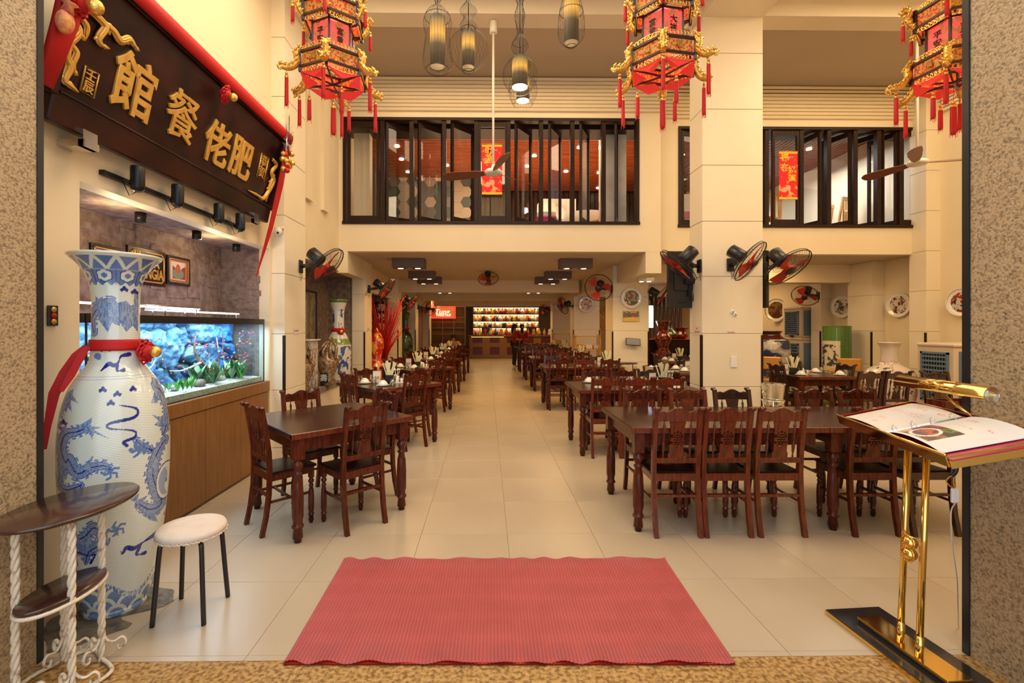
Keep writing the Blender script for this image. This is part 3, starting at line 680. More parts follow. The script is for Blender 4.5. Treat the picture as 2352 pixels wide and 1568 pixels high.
# left side: square tables set corner-on
LY = [4.03, 6.38, 8.85, 11.2, 13.5, 15.9]
r45 = PI / 4
for i, y in enumerate(LY):
    x = -1.35 + (.02 * i); nm = f'{ORD[i]} table left of the aisle'
    TQ.put((x, y, 0), r45 - .03, (f'square dark table set corner-on beside the fish tank cabinet, nothing on it' if i == 0 else f'square table set corner-on, {ORD[i]} from the door left of the aisle, laid with tableware'), 'square tables set corner-on left of the aisle')
    g = 'carved chairs at the corner-on tables'
    cs = [(.27, -.255, r45, 'mid', 'front aisle side'), (-.275, -.27, -r45, 'mid', 'front wall side'), (-.262, .285, -r45 - PI / 2, 'mid', 'rear wall side'), (.25, .275, r45 + PI / 2, 'red' if i % 2 else 'mid', 'rear aisle side')]
    for dx, dy, rz, k, wh in (cs if i < 5 else cs[:2]):
        chair(k, x + dx, y + dy, rz + (rnd.uniform(-.05, .05) if i else 0), f'carved chair, {wh} of the {nm}' if i else {'front aisle side': 'carved chair with its back to us at the nearest corner-on table, aisle side', 'front wall side': 'carved chair seen side-on between the fish tank cabinet and the nearest left table', 'rear wall side': 'carved chair behind the nearest left table, by the wall column', 'rear aisle side': 'carved chair behind the nearest left table, aisle side'}[wh], g)
    if i:
        for dx, dy, wh in ((.36, -.0, 'aisle corner'), (-.30, -.10, 'wall corner'), (0, -.36, 'front corner'), (.02, .34, 'rear corner')):
            setting(Matrix.Translation((x + dx, y + dy, 0)), i, nm, wh)
        centre(Matrix.Translation((x, y, 0)), nm, cup=(i == 1))
# right side: long tables parallel to the rows
EXT = []
def row(i, yf, x0, n, nm, front, back, bx, ware=True, w_=1.5, T=TR, dep=.93):
    for k in range(n):
        tb_ = T.put((x0 + w_ / 2 + k * (w_ + .004), yf + dep / 2, 0), 0, f'long dark table, {nm}' + (f', {ORD[k]} from the aisle' if n > 1 else ''), 'long tables right of the aisle')
        if n > 1 and k == 0: EXT.append(tb_)
    for j, (x, kd) in enumerate(front): chair(kd, x, yf + .165, rnd.uniform(-.02, .02) if i else 0, f'plain-backed chair, {ORD[j]} from the aisle, near side of the {nm}', 'carved chairs on the near side of the right rows')
    for j, (x, kd) in enumerate(back): chair(kd, x, yf + dep - .165, PI + (rnd.uniform(-.04, .04)), f'carved-front chair, {ORD[j]} from the aisle, far side of the {nm}', 'carved chairs on the far side of the right rows')
c = lambda u, Y: px(u, 900, Y).x
TRX = Stamp(make_table(1.5, .93))
row(0, 3.50, 1.09, 2, 'bare right row nearest the door', [(c(1559, 3.44), 'red'), (c(1675, 3.44), 'red'), (c(1799, 3.44), 'red'), (c(2016, 3.44), 'mid'), (c(2152, 3.44), 'dark')],
    [(c(1467, 4.6), 'mid'), (c(1569, 4.6), 'red'), (c(1667, 4.6), 'dark'), (c(1848, 4.6), 'mid'), (c(1945, 4.6), 'mid')], None, T=TRX)
for o in list(EXT[0].children):      # the first long table leans its far end on the second one
    if o.name.startswith('leg') and o.location.x > 0: bpy.data.objects.remove(o)
rows = [(5.58, 'second right row'), (8.75, 'third right row'), (11.3, 'fourth right row'), (13.7, 'fifth right row'), (16.2, 'sixth right row')]
for i, (yf, nm) in enumerate(rows):
    x0 = 1.09
    if i == 0: fr = [(c(1403, 5.35), 'red'), (c(1477, 5.35), 'red'), (c(1550, 5.35), 'red')]; bk = [(c(1361, 6.7), 'mid'), (c(1424, 6.7), 'mid'), (c(1487, 6.7), 'dark')]
    else: fr = [(x0 + .25 + .48 * k, ('mid', 'red', 'mid')[k]) for k in range(3)]; bk = [(x0 + .28 + .48 * k, ('dark', 'mid', 'dark')[k]) for k in range(3)]
    row(i + 1, yf, x0, 1, nm, fr, bk, None)
    for k in range(3):
        for j, (yy, wh) in enumerate(((.16, 'near'), (.76, 'far'))):
            if j == 0 and i == 0 and k == 0: pass
            setting(Matrix.Translation((x0 + .3 + .47 * k, yf + yy, 0)), 0, nm, f'{wh} {["aisle end", "middle", "wall end"][k]}')
    centre(Matrix.Translation((x0 + 1.22 if i == 0 else x0 + 1.3, yf + .48, 0)), nm, tray=i > 0, cup=i == 0)
# dining area right of the pillar and beyond the middle columns
side = [(px(1868, 860, 7.4).x, 7.45, 'table beyond the pillar'), (px(1555, 830, 9.9).x + .3, 10.4, 'table left of the pillar'), (6.3, 14.2, 'rearmost right table'), (6.4, 10.6, 'table by the air coolers'), (px(1480, 840, 8.0).x + .95, 8.1, 'dark table behind the pillar')]
for i, (x, y, nm) in enumerate(side):
    TS_.put((x, y, 0), 0, f'square dark {nm}', 'square tables in the right dining area')
    for dx, dy, rz, wh in ((0, -.30, 0, 'near'), (0, .30, PI, 'far'), (-.345, 0, -PI / 2, 'left'), (.345, 0, PI / 2, 'right')):
        if i == 0 and wh == 'near': continue
        chair('dark', x + dx, y + dy, rz + rnd.uniform(-.08, .08), f'dark chair on the {wh} side of the {nm}', 'dark chairs in the right dining area')
    for dx, dy, wh in ((-.3, -.2, 'front left'), (.3, -.22, 'front right'), (-.28, .22, 'rear left'), (.25, .25, 'rear right')):
        setting(Matrix.Translation((x + dx, y + dy, 0)), i, nm, wh)
    centre(Matrix.Translation((x, y + .02, 0)), nm, off=-.25 if i == 0 else 0)
for j, (u, Y) in enumerate(((1969, 6.45), (2030, 6.45))):
    chair('dark', c(u, Y), Y, .06, f'dark carved chair {"left" if j == 0 else "right"} of the pair behind the menu stand lamp, backs to us', 'dark chairs in the right dining area')
chair('dark', c(2185, 6.0), 6.0, PI, 'dark carved chair in front of the big air cooler at the right wall', 'dark chairs in the right dining area')
# champagne bucket on its stand
def bucket(x, y, z, s, label, stand=.62):
    t = thing('wine_bucket', label, 'bucket', (x, y, 0))
    b = MB(); b.lathe([(0, z), (.075 * s, z), (.08 * s, z + .01), (.105 * s, z + .2 * s), (.112 * s, z + .205 * s), (.100 * s, z + .207 * s), (.076 * s, z + .015), (0, z + .012)], 28); b.build('bucket', M_steel, t)
    for k in (0, 1):
        b = MB(); a = k * PI + .3; b.tube([(.11 * s * math.cos(a) + .03 * math.cos(q) * math.cos(a), .11 * s * math.sin(a) + .03 * math.cos(q) * math.sin(a), z + .13 + .03 * math.sin(q)) for q in [j * PI / 8 for j in range(16)]], .006, 6, closed=True); b.build('ring_handle', M_steel, t)
    b = MB(); b.tube([(.1 * s * math.cos(q), .1 * s * math.sin(q), z + .05) for q in [j * PI / 12 for j in range(24)]], .007, 6, closed=True)
    for k in range(3):
        a = k * 2.094; b.tube([(.1 * s * math.cos(a), .1 * s * math.sin(a), z + .05), (.07 * s * math.cos(a), .07 * s * math.sin(a), z * .5), (.15 * s * math.cos(a), .15 * s * math.sin(a), .008)], .007, 6)
    b.build('stand', M_steel, t)
p = px(1782, 930, 5.2); bucket(p.x, 5.25, .68, 1.15, 'steel wine bucket on a stand beside the big cream pillar')
p = px(1496, 860, 8.2); bucket(p.x, 8.25, .60, 1.3, 'steel wine bucket in the gap left of the big pillar, further back')
# ================================================================== big blue and white vase
def seg_d(U, V, pts):
    """distance and running length to a polyline"""
    D = np.full(U.shape, 1e9); T = np.zeros(U.shape); acc = 0
    for (x0, y0), (x1, y1) in zip(pts, pts[1:]):
        dx, dy = x1 - x0, y1 - y0; L2 = dx * dx + dy * dy + 1e-9
        t = np.clip(((U - x0) * dx + (V - y0) * dy) / L2, 0, 1); d = np.hypot(U - x0 - t * dx, V - y0 - t * dy)
        m = d < D; D[m] = d[m]; T[m] = (acc + t * math.sqrt(L2))[m]; acc += math.sqrt(L2)
    return D, T, acc
def inpoly(U, V, P):
    r = np.zeros(U.shape, bool); n = len(P)
    for i in range(n):
        x0, y0 = P[i]; x1, y1 = P[(i + 1) % n]
        c_ = ((y0 > V) != (y1 > V)) & (U < (x1 - x0) * (V - y0) / (y1 - y0 + 1e-12) + x0); r ^= c_
    return r
def cr(P, k=4):
    """smooth a polyline"""
    Q = [P[0]] + list(P) + [P[-1]]; o = []
    for i in range(1, len(Q) - 2):
        for j in range(k):
            t = j / k; o.append(tuple(.5 * (2 * Q[i][d] + (Q[i + 1][d] - Q[i - 1][d]) * t + (2 * Q[i - 1][d] - 5 * Q[i][d] + 4 * Q[i + 1][d] - Q[i + 2][d]) * t * t + (3 * Q[i][d] - Q[i - 1][d] - 3 * Q[i + 1][d] + Q[i + 2][d]) * t ** 3) for d in range(len(P[0]))))
    o.append(P[-1]); return o
VX, VY = -2.085, 2.66
HB = (1.56) * F / 2.66 / 1.56 / 1.0
def a_(P, ox, oy): return [(ox + x / 2.8, oy + y / 2.8) for x, y in P]
BLU, DRK, PAL = np.array(lin(92, 125, 175)), np.array(lin(22, 40, 130)), np.array(lin(214, 219, 206))
PALB = np.array(lin(150, 165, 190))
def paint_vase(TH, Z):
    th = (TH + PI) % (2 * PI) - PI
    ps = np.where(np.abs(th) <= PI / 2, th, np.sign(th) * PI - th)
    Vv = 750 - (Z - 1.56) * 410; hwid = interp(HWP, Vv)
    U_ = 262 + hwid * np.sin(ps); V_ = Vv
    c = np.empty(TH.shape + (3,)); c[:] = PAL; c *= (1 + .05 * (vnoise(TH * 6, Z * 9, 2) - .5))[..., None]
    body = (V_ > 660)
    dragons = [(a_([(560, 1300), (500, 1320), (430, 1340), (400, 1420), (430, 1500)], 0, 500) + a_([(450, 60), (500, 140), (580, 110), (660, 105), (700, 140)], 0, 1008), 11),
               (a_([(1010, 1080), (1060, 1160), (1090, 1240), (1075, 1330), (1050, 1400)], 0, 500), 12),
               (a_([(1060, 20), (1000, 90), (970, 200), (1000, 320), (1040, 430), (960, 440), (880, 380)], 0, 1008), 14),
               (a_([(960, 60), (900, 20), (860, -20)], 0, 1008), 7), (a_([(590, 740), (575, 660), (620, 590), (700, 560), (735, 640), (780, 650), (850, 590)], 0, 500), 10),
               (a_([(420, 640), (470, 560), (540, 520), (600, 470), (650, 560), (560, 620), (540, 690)], 0, 1008), 10), (a_([(420, 140), (380, 200), (430, 240), (520, 210)], 0, 1008), 8),
               (a_([(430, 540), (410, 600), (450, 700), (430, 760)], 0, 1008), 9), (a_([(420, 1170), (380, 1210), (370, 1260)], 0, 500), 9)]
    for P, r in dragons:
        P = cr(P); D, T, A = seg_d(U_, V_, P); rr = r * (.45 + .75 * np.sin(np.clip(T / A, 0, 1) * PI) ** .6)
        hal = (D < rr + 5) & ((np.floor(T / 7) % 2 == 0)) & body; c[hal & (D > rr + 1)] = BLU
        m = (D < rr) & body; hat = (np.sin(T * 1.7) * np.sin(D * 2.0) > -.1)
        c[m & hat] = PALB; c[m & ~hat] = BLU * .75; c[m & (D > rr - 1.6)] = DRK * 1.6; c[(D < 1.3) & body] = DRK
    polys = [a_(Q, ox, oy) for Q, ox, oy in (
        ([(400, 1110), (450, 1078), (455, 1110), (505, 1160), (450, 1140), (470, 1215), (430, 1170), (400, 1250), (395, 1160)], 0, 500), ([(500, 1290), (590, 1240), (580, 1290), (650, 1300), (600, 1310), (690, 1370), (600, 1330), (590, 1370), (560, 1310)], 0, 500),
        ([(990, 1030), (1050, 1060), (1020, 1120), (1010, 1200), (960, 1190), (1000, 1110)], 0, 500), ([(1000, 1280), (960, 1260), (1010, 1310), (980, 1330), (1040, 1360), (1100, 1340), (1090, 1300)], 0, 500),
        ([(940, 200), (890, 220), (960, 170), (990, 110), (1010, 120), (980, 200)], 0, 1008), ([(540, 90), (600, 35), (580, 90), (590, 130), (540, 120)], 0, 1008), ([(380, 60), (450, 130), (430, 180), (380, 170)], 0, 1008),
        ([(600, 510), (650, 560), (720, 560), (800, 540), (850, 600), (850, 690), (800, 740), (740, 650), (700, 690), (680, 740), (620, 660)], 0, 500), ([(850, 480), (880, 500), (880, 740), (845, 700)], 0, 500),
        ([(820, 340), (880, 310), (870, 350), (940, 340), (900, 380)], 0, 1008), ([(850, 400), (900, 440), (990, 480), (1020, 550), (960, 510)], 0, 1008),
        ([(420, 480), (480, 490), (520, 560), (560, 520), (600, 560), (540, 640), (430, 650)], 0, 1008), ([(700, 480), (740, 490), (750, 550), (720, 530)], 0, 1008))]
    hatch = (vnoise(U_ * .5, V_ * .12, 9) > .47)
    for P in polys:
        m = inpoly(U_, V_, P) & body; c[m] = BLU; c[m & hatch] = PALB * .95
    # claws
    for cx, cy in ((700, 150), (870, 1450 - 1411), (880, 640 - 1008 + 400), (740, 500)):
        X, Y = cx / 2.8, 1008 + cy / 2.8
        for k in range(5):
            a = k * 1.25 + .3; D, T, A = seg_d(U_, V_, [(X, Y), (X + 14 * math.cos(a), Y + 10 * math.sin(a)), (X + 20 * math.cos(a + .5), Y + 16 * math.sin(a + .5))]); c[(D < 2.6) & body] = BLU
    # yin-yang ring
    X, Y = 383, 1112; D = np.hypot((U_ - X) * 1.6, V_ - Y); c[D < 44] = PAL; c[(D < 34) & (U_ < X - 4 * np.sin((V_ - Y) * .12))] = PALB; c[(D < 5)] = BLU; c[(D > 42) & (D < 45)] = DRK
    # dark strokes and clouds
    lines = [(a_([(755, 1180), (860, 1210), (850, 1260), (700, 1280), (690, 1310), (840, 1340), (850, 1380), (780, 1400), (800, 1425)], 0, 500), 2.6), (a_([(625, 975), (680, 935), (720, 945), (750, 925), (765, 890), (820, 880)], 0, 500), 3.6), (a_([(750, 925), (740, 975), (790, 975)], 0, 500), 3),
             (a_([(765, 650), (775, 665), (800, 635), (850, 655), (900, 640), (1000, 620)], 0, 1008), 4.2), (a_([(900, 650), (870, 700), (930, 715)], 0, 1008), 3.4), (a_([(430, 690), (440, 650), (480, 620), (560, 640), (600, 640), (570, 690)], 0, 1008), 2),
             (a_([(570, 830), (620, 820), (640, 850)], 0, 500), 2.5), (a_([(670, 820), (690, 855), (730, 840)], 0, 500), 2)]
    for P, wd in lines:
        P = cr(P); D, T, A = seg_d(U_, V_, P); rr = wd * (.35 + np.abs(np.sin(T / A * PI * 1.5))); c[D < rr] = DRK
    for X, Y in a_([(645, 1083), (740, 1112), (848, 1090), (700, 1163), (785, 468), (855, 480), (415, 1272), (378, 1300), (1085, 1060)], 0, 500) + a_([(560, 800), (640, 775), (1090, 520)], 0, 1008):
        D = np.hypot((U_ - X) / 1.9, (V_ - Y) + 2.2 * np.cos((U_ - X) * .45)); c[D < 5.2] = DRK
    c[np.hypot(U_ - 220, V_ - 817) < 8] = BLU
    # crash of waves at the foot
    top = 1330 + 22 * np.sin(ps * 3.2) + 7 * vnoise(ps * 30, 0 * ps, 1); fo = (V_ > top - 12) & (V_ < top); c[fo & (vnoise(U_ * .8, V_ * .1, 5) > .45)] = BLU
    zz = V_; cell = 62; rowh = 30; wv = (V_ >= top) & (V_ < 1398)
    best = np.full(U_.shape, -1.0)
    ring = np.zeros(U_.shape)
    Uw = ps * 95
    for r in range(8):
        cy = 1336 + r * rowh * .72; off = (r % 2) * cell / 2; dx = (Uw - off + cell / 2) % cell - cell / 2; dd = np.hypot(dx, (V_ - cy - 14) * 1.05); m = (dd < 33) & (V_ < cy + 16); ring[m] = dd[m]
    wc = np.where((ring > 24)[..., None], PAL, np.where((np.sin(ring * 1.9) > .45)[..., None], PALB, BLU * .95)); c[wv] = wc[wv]
    c[(V_ > 1398) & (V_ < 1400)] = DRK
    # shoulder lines
    c[(np.abs(V_ - 861) < .8) | (np.abs(V_ - 866) < .6)] = PALB
    # rim: triangles and lobed medallions
    zt, zm, zl = 1.93, 1.865, 1.80
    tri = (Z > zm) & (Z < zt); f = (th / (2 * PI) * 12) % 1; g = (Z - zm) / (zt - zm); a = np.abs(f * 2 - 1)
    c[tri & ((a - g) > .22)] = BLU; c[tri & ((g - a) > .22)] = BLU * .9
    c[(np.abs(Z - zm) < .003)] = PALB
    md = (Z <= zm - .004) & (Z > zl - .012 + .008 * np.cos(th * 18)); f = ((th / (2 * PI) * 8) % 1 - .5) * 2; g = (Z - (zl + zm) / 2) / ((zm - zl) / 2)
    c[md] = BLU; c[md & (vnoise(th * 20, Z * 30, 3) > .55)] = BLU * .75; lob = np.hypot(f * 1.35, g * .95) * (1 + .07 * np.cos(6 * np.arctan2(g, f * 1.4))); c[md & (lob < .95)] = DRK; c[md & (lob < .84)] = PAL; c[md & (lob < .38)] = BLU; c[(Z > zl - .02) & (Z < zm) & (np.abs(np.abs(f) - 1) < .03)] = DRK
    return c
HWP = [(114, 583), (110, 595), (90, 615), (62, 650), (57, 700), (60, 780), (62, 820), (90, 850), (115, 880), (128, 950), (135, 1000), (135, 1100), (126, 1200), (110, 1300), (88, 1392), (86, 1420)]
VP = [(.150, 0), (.153, .017), (.150, .03), (.162, .07), (.187, .20), (.222, .42), (.246, .66), (.252, .86), (.248, .99), (.232, 1.12), (.200, 1.23), (.150, 1.315), (.122, 1.36), (.113, 1.42), (.108, 1.55), (.108, 1.68), (.114, 1.77), (.134, 1.84), (.168, 1.895), (.206, 1.935), (.215, 1.945), (.212, 1.955), (.198, 1.95)]
SPR = smoothprof(VP, 400); TOT = [0]
for (r0, z0), (r1, z1) in zip(SPR, SPR[1:]): TOT.append(TOT[-1] + math.hypot(r1 - r0, z1 - z0))
TOT = np.array(TOT) / TOT[-1]
toc = math.atan2(0 - VY, 0 - VX)       # direction of the door
def vpos(U, V):
    r = np.interp(V, TOT, [p[0] for p in SPR]); z = np.interp(V, TOT, [p[1] for p in SPR]); th = U * 2 * PI; return r * np.cos(th + toc), r * np.sin(th + toc), z
def vcol(U, V): return paint_vase(((U * 2 * PI + PI) % (2 * PI) - PI), np.interp(V, TOT, [p[1] for p in SPR]))
vase = thing('porcelain_vase', 'huge blue and white dragon vase with red ribbon, standing by the left doorway', 'vase', (VX, VY, .004))
M_colv = mat_col('blue_white_glaze', .16, .7)
nt = M_colv.node_tree; wv = nt.nodes.new('ShaderNodeTexWave'); wv.inputs['Scale'].default_value = 28; tc = nt.nodes.new('ShaderNodeTexCoord'); mp = nt.nodes.new('ShaderNodeMapping'); mp.inputs['Rotation'].default_value = (0, 1.1, 0)
bp = nt.nodes.new('ShaderNodeBump'); bp.inputs['Strength'].default_value = .12; bp.inputs['Distance'].default_value = .004
nt.links.new(tc.outputs['Object'], mp.inputs['Vector']); nt.links.new(mp.outputs['Vector'], wv.inputs['Vector']); nt.links.new(wv.outputs['Fac'], bp.inputs['Height']); nt.links.new(bp.outputs['Normal'], nt.nodes['Principled BSDF'].inputs['Normal'])
surf('body', 380, 640, vpos, vcol, M_colv, vase, wrap=True)
b = MB(); b.lathe([(.198, 1.95), (.16, 1.90), (.11, 1.82), (.095, 1.7), (.095, 1.4), (0, 1.3)], 40); b.build('inner_neck', M_porc, vase)
# ribbon round a neck, with rosette and golden ball: shared by three vases
def rosette(par, c, r, d, ball=True, seed=1):
    """crumpled red cloth flower facing d"""
    rr = random.Random(seed); x, y, n = basis(d); b = MB(); c = Vector(c)
    for k in range(26):
        a = k * 2.4; q = r * math.sqrt(k / 26); p = c + x * math.cos(a) * q + y * math.sin(a) * q + n * (r * .5 * (1 - q / r)); b.tube([p + (x * math.cos(a + t) + y * math.sin(a + t)) * r * .28 + n * r * .12 * math.sin(3 * t) for t in [j * PI / 4 for j in range(8)]], r * .09, 5, closed=True)
    b.sph(c, r * .72, 12, 8); o = b.build('rosette', M_red, par)
    if ball: b = MB(); b.sph(c + n * r * .95, r * .52, 14, 10); b.build('gold_ball', M_gold, par)
    return o
def ribbon(par, pts, wd, nm='ribbon', mt=None, thick=.0025, nrm=None):
    pts = [Vector(p) for p in pts]; vs = []; K = len(pts)
    for i, p in enumerate(pts):
        d = (pts[min(i + 1, K - 1)] - pts[max(i - 1, 0)]).normalized(); w0 = wd[i] if hasattr(wd, '__len__') else wd; n = Vector(nrm); sd = d.cross(n).normalized()
        for s, t in ((-1, -1), (1, -1), (1, 1), (-1, 1)): vs.append(p + sd * s * w0 / 2 + n * t * thick)
    fs = [(i * 4 + k, i * 4 + (k + 1) % 4, i * 4 + 4 + (k + 1) % 4, i * 4 + 4 + k) for i in range(K - 1) for k in range(4)] + [(3, 2, 1, 0), ((K - 1) * 4, (K - 1) * 4 + 1, (K - 1) * 4 + 2, (K - 1) * 4 + 3)]
    b = MB(); b.add(vs, fs); return b.build(nm, mt or M_red, par)
b = MB(); b.lathe([(.121, 1.425), (.123, 1.44), (.1195, 1.47), (.119, 1.485), (.1145, 1.486), (.1145, 1.425)], 36); o = b.build('ribbon', M_red, vase)
tv = lambda a, r, z: (r * math.cos(toc + a), r * math.sin(toc + a), z)
rosette(vase, tv(.95, .155, 1.415), .06, tv(.95, 1, 0), seed=2)
ribbon(vase, [tv(-1.2, .13, 1.45), tv(-1.25, .17, 1.40), tv(-1.3, .215, 1.31), tv(-1.3, .26, 1.21), tv(-1.3, .285, 1.05), tv(-1.28, .295, .93)], [.035, .05, .055, .045, .03, .012], nm='ribbon_tail', nrm=tv(0, 1, 0))
ribbon(vase, [tv(-1.15, .13, 1.45), tv(-1.15, .16, 1.40), tv(-1.2, .2, 1.30), tv(-1.2, .24, 1.22)], [.025, .035, .035, .02], nm='ribbon_tail', nrm=tv(.1, 1, 0))
# dark stained mat of slate under the vase
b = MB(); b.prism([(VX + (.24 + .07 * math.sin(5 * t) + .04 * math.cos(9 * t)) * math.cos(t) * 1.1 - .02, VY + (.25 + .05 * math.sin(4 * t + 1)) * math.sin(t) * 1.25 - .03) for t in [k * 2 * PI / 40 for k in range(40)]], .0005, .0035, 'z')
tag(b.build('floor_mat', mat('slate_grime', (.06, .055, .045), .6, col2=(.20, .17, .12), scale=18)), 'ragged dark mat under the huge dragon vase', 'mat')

# ================================================================== fish tank in its niche
YT0, YT1 = 2.95, 5.30; XF = XL - .0; ZT = .95
cab = thing('tank_cabinet', 'oak cabinet with tall flat doors under the fish tank', 'cabinet', (XF, YT0 - .0, 0))
L_ = YT1 + .03 - YT0
b = MB(); b.box((-.52, 0, 0), (-.02, L_, .90)); b.build('carcass', M_oak, cab)
b = MB(); b.box((-.54, -.01, .835), (.012, L_ + .01, .948), bev=.003); b.build('top_rail', M_oak, cab)
nd = 4; dw = (L_ - .02) / nd
for k in range(nd): b = MB(); b.box((-.018, .01 + k * dw + .003, .03), (.003, .01 + (k + 1) * dw - .003, .828), bev=.002); b.build('door', M_oak, cab)
tank = thing('aquarium', 'long lit aquarium with blue rock backdrop and green plants', 'aquarium', (XF - .5, YT0, ZT))
D_, HT = .47, .69
for a, c in (((D_ - .012, 0, 0), (D_, L_ - .05, HT)), ((0, 0, 0), (D_, .012, HT)), ((0, L_ - .062, 0), (D_, L_ - .05, HT))): b = MB(); b.box(a, c); b.build('glass_side', M_tankg, tank)
b = MB(); b.box((0, 0, HT - .055), (D_ + .004, L_ - .046, HT)); b.box((.02, .02, HT - .06), (D_ - .02, L_ - .07, HT + .002)); b2 = MB()
for a, c in (((D_ - .004, -.002, HT - .055), (D_ + .006, L_ - .046, HT + .004)), ((-.004, -.004, HT - .055), (.01, L_ - .046, HT + .004)), ((0, L_ - .058, HT - .055), (D_ + .004, L_ - .044, HT + .004)), ((0, -.006, HT - .055), (D_ + .004, .01, HT + .004))): b2.box(a, c)
b2.build('top_band', M_black, tank)
b = MB(); b.box((D_ - .002, L_ - .06, 0), (D_ + .005, L_ - .045, HT)); b.box((D_ - .002, -.006, 0), (D_ + .005, .006, HT)); b.box((-.01, 0, -.002), (D_ + .004, L_ - .048, .006)); b.build('edge_seal', M_black, tank)
rs = np.random.RandomState(4); CP = rs.rand(34, 2) * [L_, HT]; CO = rs.rand(34)
def rock(U, V):
    X, Z = U * (L_ - .07), V * (HT - .06); wx = X + .10 * vnoise(X * 6, Z * 6, 1) ; wz = Z + .16 * vnoise(X * 5 + 9, Z * 5, 2)
    d = np.sort(np.stack([np.hypot((wx - p[0]) * .8, wz - p[1] * 1.15) for p in CP]), 0); e = d[1] - d[0]; i = np.argmin(np.stack([np.hypot((wx - p[0]) * .8, wz - p[1] * 1.15) for p in CP]), 0); return e, CO[i], X, Z
def rpos(U, V):
    e, o, X, Z = rock(U, V); return .03 + .10 * o + .05 * np.clip(e / .05, 0, 1) + .05 * vnoise(X * 18, Z * 18, 3), X + .01, Z + .01
def rcol(U, V):
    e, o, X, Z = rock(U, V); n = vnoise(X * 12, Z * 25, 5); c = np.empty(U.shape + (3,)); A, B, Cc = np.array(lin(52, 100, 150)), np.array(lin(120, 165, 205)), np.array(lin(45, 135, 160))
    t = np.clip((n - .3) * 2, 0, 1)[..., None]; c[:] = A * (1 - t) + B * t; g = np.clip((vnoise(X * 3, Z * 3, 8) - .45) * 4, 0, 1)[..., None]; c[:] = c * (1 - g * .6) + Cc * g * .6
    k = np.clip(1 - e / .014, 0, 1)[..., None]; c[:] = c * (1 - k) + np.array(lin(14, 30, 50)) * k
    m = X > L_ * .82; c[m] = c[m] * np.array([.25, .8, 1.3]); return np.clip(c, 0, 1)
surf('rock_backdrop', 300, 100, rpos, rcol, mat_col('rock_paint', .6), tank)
def spos(U, V): X, Y = U * (D_ - .03) + .012, V * (L_ - .08) + .012; return X, Y, .06 + .035 * vnoise(X * 5, Y * 4, 4) - .03 * U + .006 * vnoise(X * 60, Y * 60, 2)
surf('gravel', 40, 200, spos, lambda U, V: np.repeat((np.where(vnoise(U * 60, V * 300, 6) > .42, .75, .25))[..., None], 3, -1) * np.array([.95, 1, .95]), M_colm, tank)
b = MB(); b.box((D_ - .03, .012, .005), (D_ - .014, L_ - .07, .055)); b.build('gravel_bank', mat('gravel_edge', (.30, .30, .18), .8, col2=(.6, .6, .5), scale=60), tank)
gr = [mat('plant_green', (.05, .30, .03), .5, col2=(.12, .48, .06), scale=20), mat('plant_dark', (.015, .10, .03), .5), mat('plant_pale', (.30, .55, .30), .5)]
for k in range(46):
    y = rnd.choice((.35, .75, 1.15, 1.6, 1.8, 2.0, 2.12)) + rnd.uniform(-.1, .1); x = rnd.uniform(.2, .38); kind = rnd.randrange(3) if y > 1.4 else rnd.choice((0, 0, 1))
    b = MB(); hh = rnd.uniform(.07, .16) + (.05 if y > 1.5 else 0)
    for q in range(rnd.randint(7, 11)):
        a = rnd.uniform(0, 2 * PI); l = hh * rnd.uniform(.6, 1.1); sp = rnd.uniform(.2, .9) * l; wd = l * (.09 if kind < 2 else .2)
        p0 = Vector((0, 0, 0)); p1 = Vector((math.cos(a) * sp * .4, math.sin(a) * sp * .4, l * .6)); p2 = Vector((math.cos(a) * sp, math.sin(a) * sp, l)); sd = Vector((-math.sin(a), math.cos(a), 0)) * wd
        b.add([p0, p1 - sd, p1 + sd, p2], [(0, 1, 2), (1, 3, 2)])
    b.build('water_plant', gr[kind], tank).location = (x, min(max(y, .1), L_ - .2), .06)
for k in range(8):
    y = rnd.uniform(.3, 2.1); b = MB(); b.sph((0, 0, 0), rnd.uniform(.03, .06), 8, 6, sc=(1, 1.3, .8)); b.build('pebble', MATS['slate_grime'] if k % 2 else M_marble, tank).location = (rnd.uniform(.2, .36), y, .085)
def branch(P, r, m=None): b = MB(); b.tube(cr(P, 4), np.linspace(r, r * .3, len(cr(P, 4))).tolist(), 7); b.build('driftwood', m or mat('driftwood', (.10, .05, .03), .7, col2=(.25, .16, .12), scale=25), tank)
MD = mat('driftwood', (.10, .05, .03), .7, col2=(.25, .16, .12), scale=25); MP = mat('pale_driftwood', (.6, .6, .58), .7)
branch([(.25, 1.75, .08), (.24, 1.66, .2), (.22, 1.55, .3), (.2, 1.52, .42), (.2, 1.55, .56)], .022, MD); branch([(.22, 1.6, .27), (.25, 1.45, .25), (.26, 1.25, .22), (.25, 1.1, .23)], .014, MP); branch([(.24, 1.8, .08), (.24, 1.85, .25), (.25, 1.83, .36), (.2, 1.88, .5)], .018, MD)
branch([(.3, .4, .08), (.3, .52, .2), (.3, .5, .28), (.28, .62, .3), (.28, .8, .4)], .016, MD); branch([(.2, .75, .28), (.22, .9, .27), (.2, 1.0, .34)], .009, MP); branch([(.22, 1.95, .3), (.2, 2.0, .45), (.2, 1.98, .6)], .008, MD); branch([(.18, .3, .42), (.2, .4, .47), (.2, .45, .55)], .012, MP)
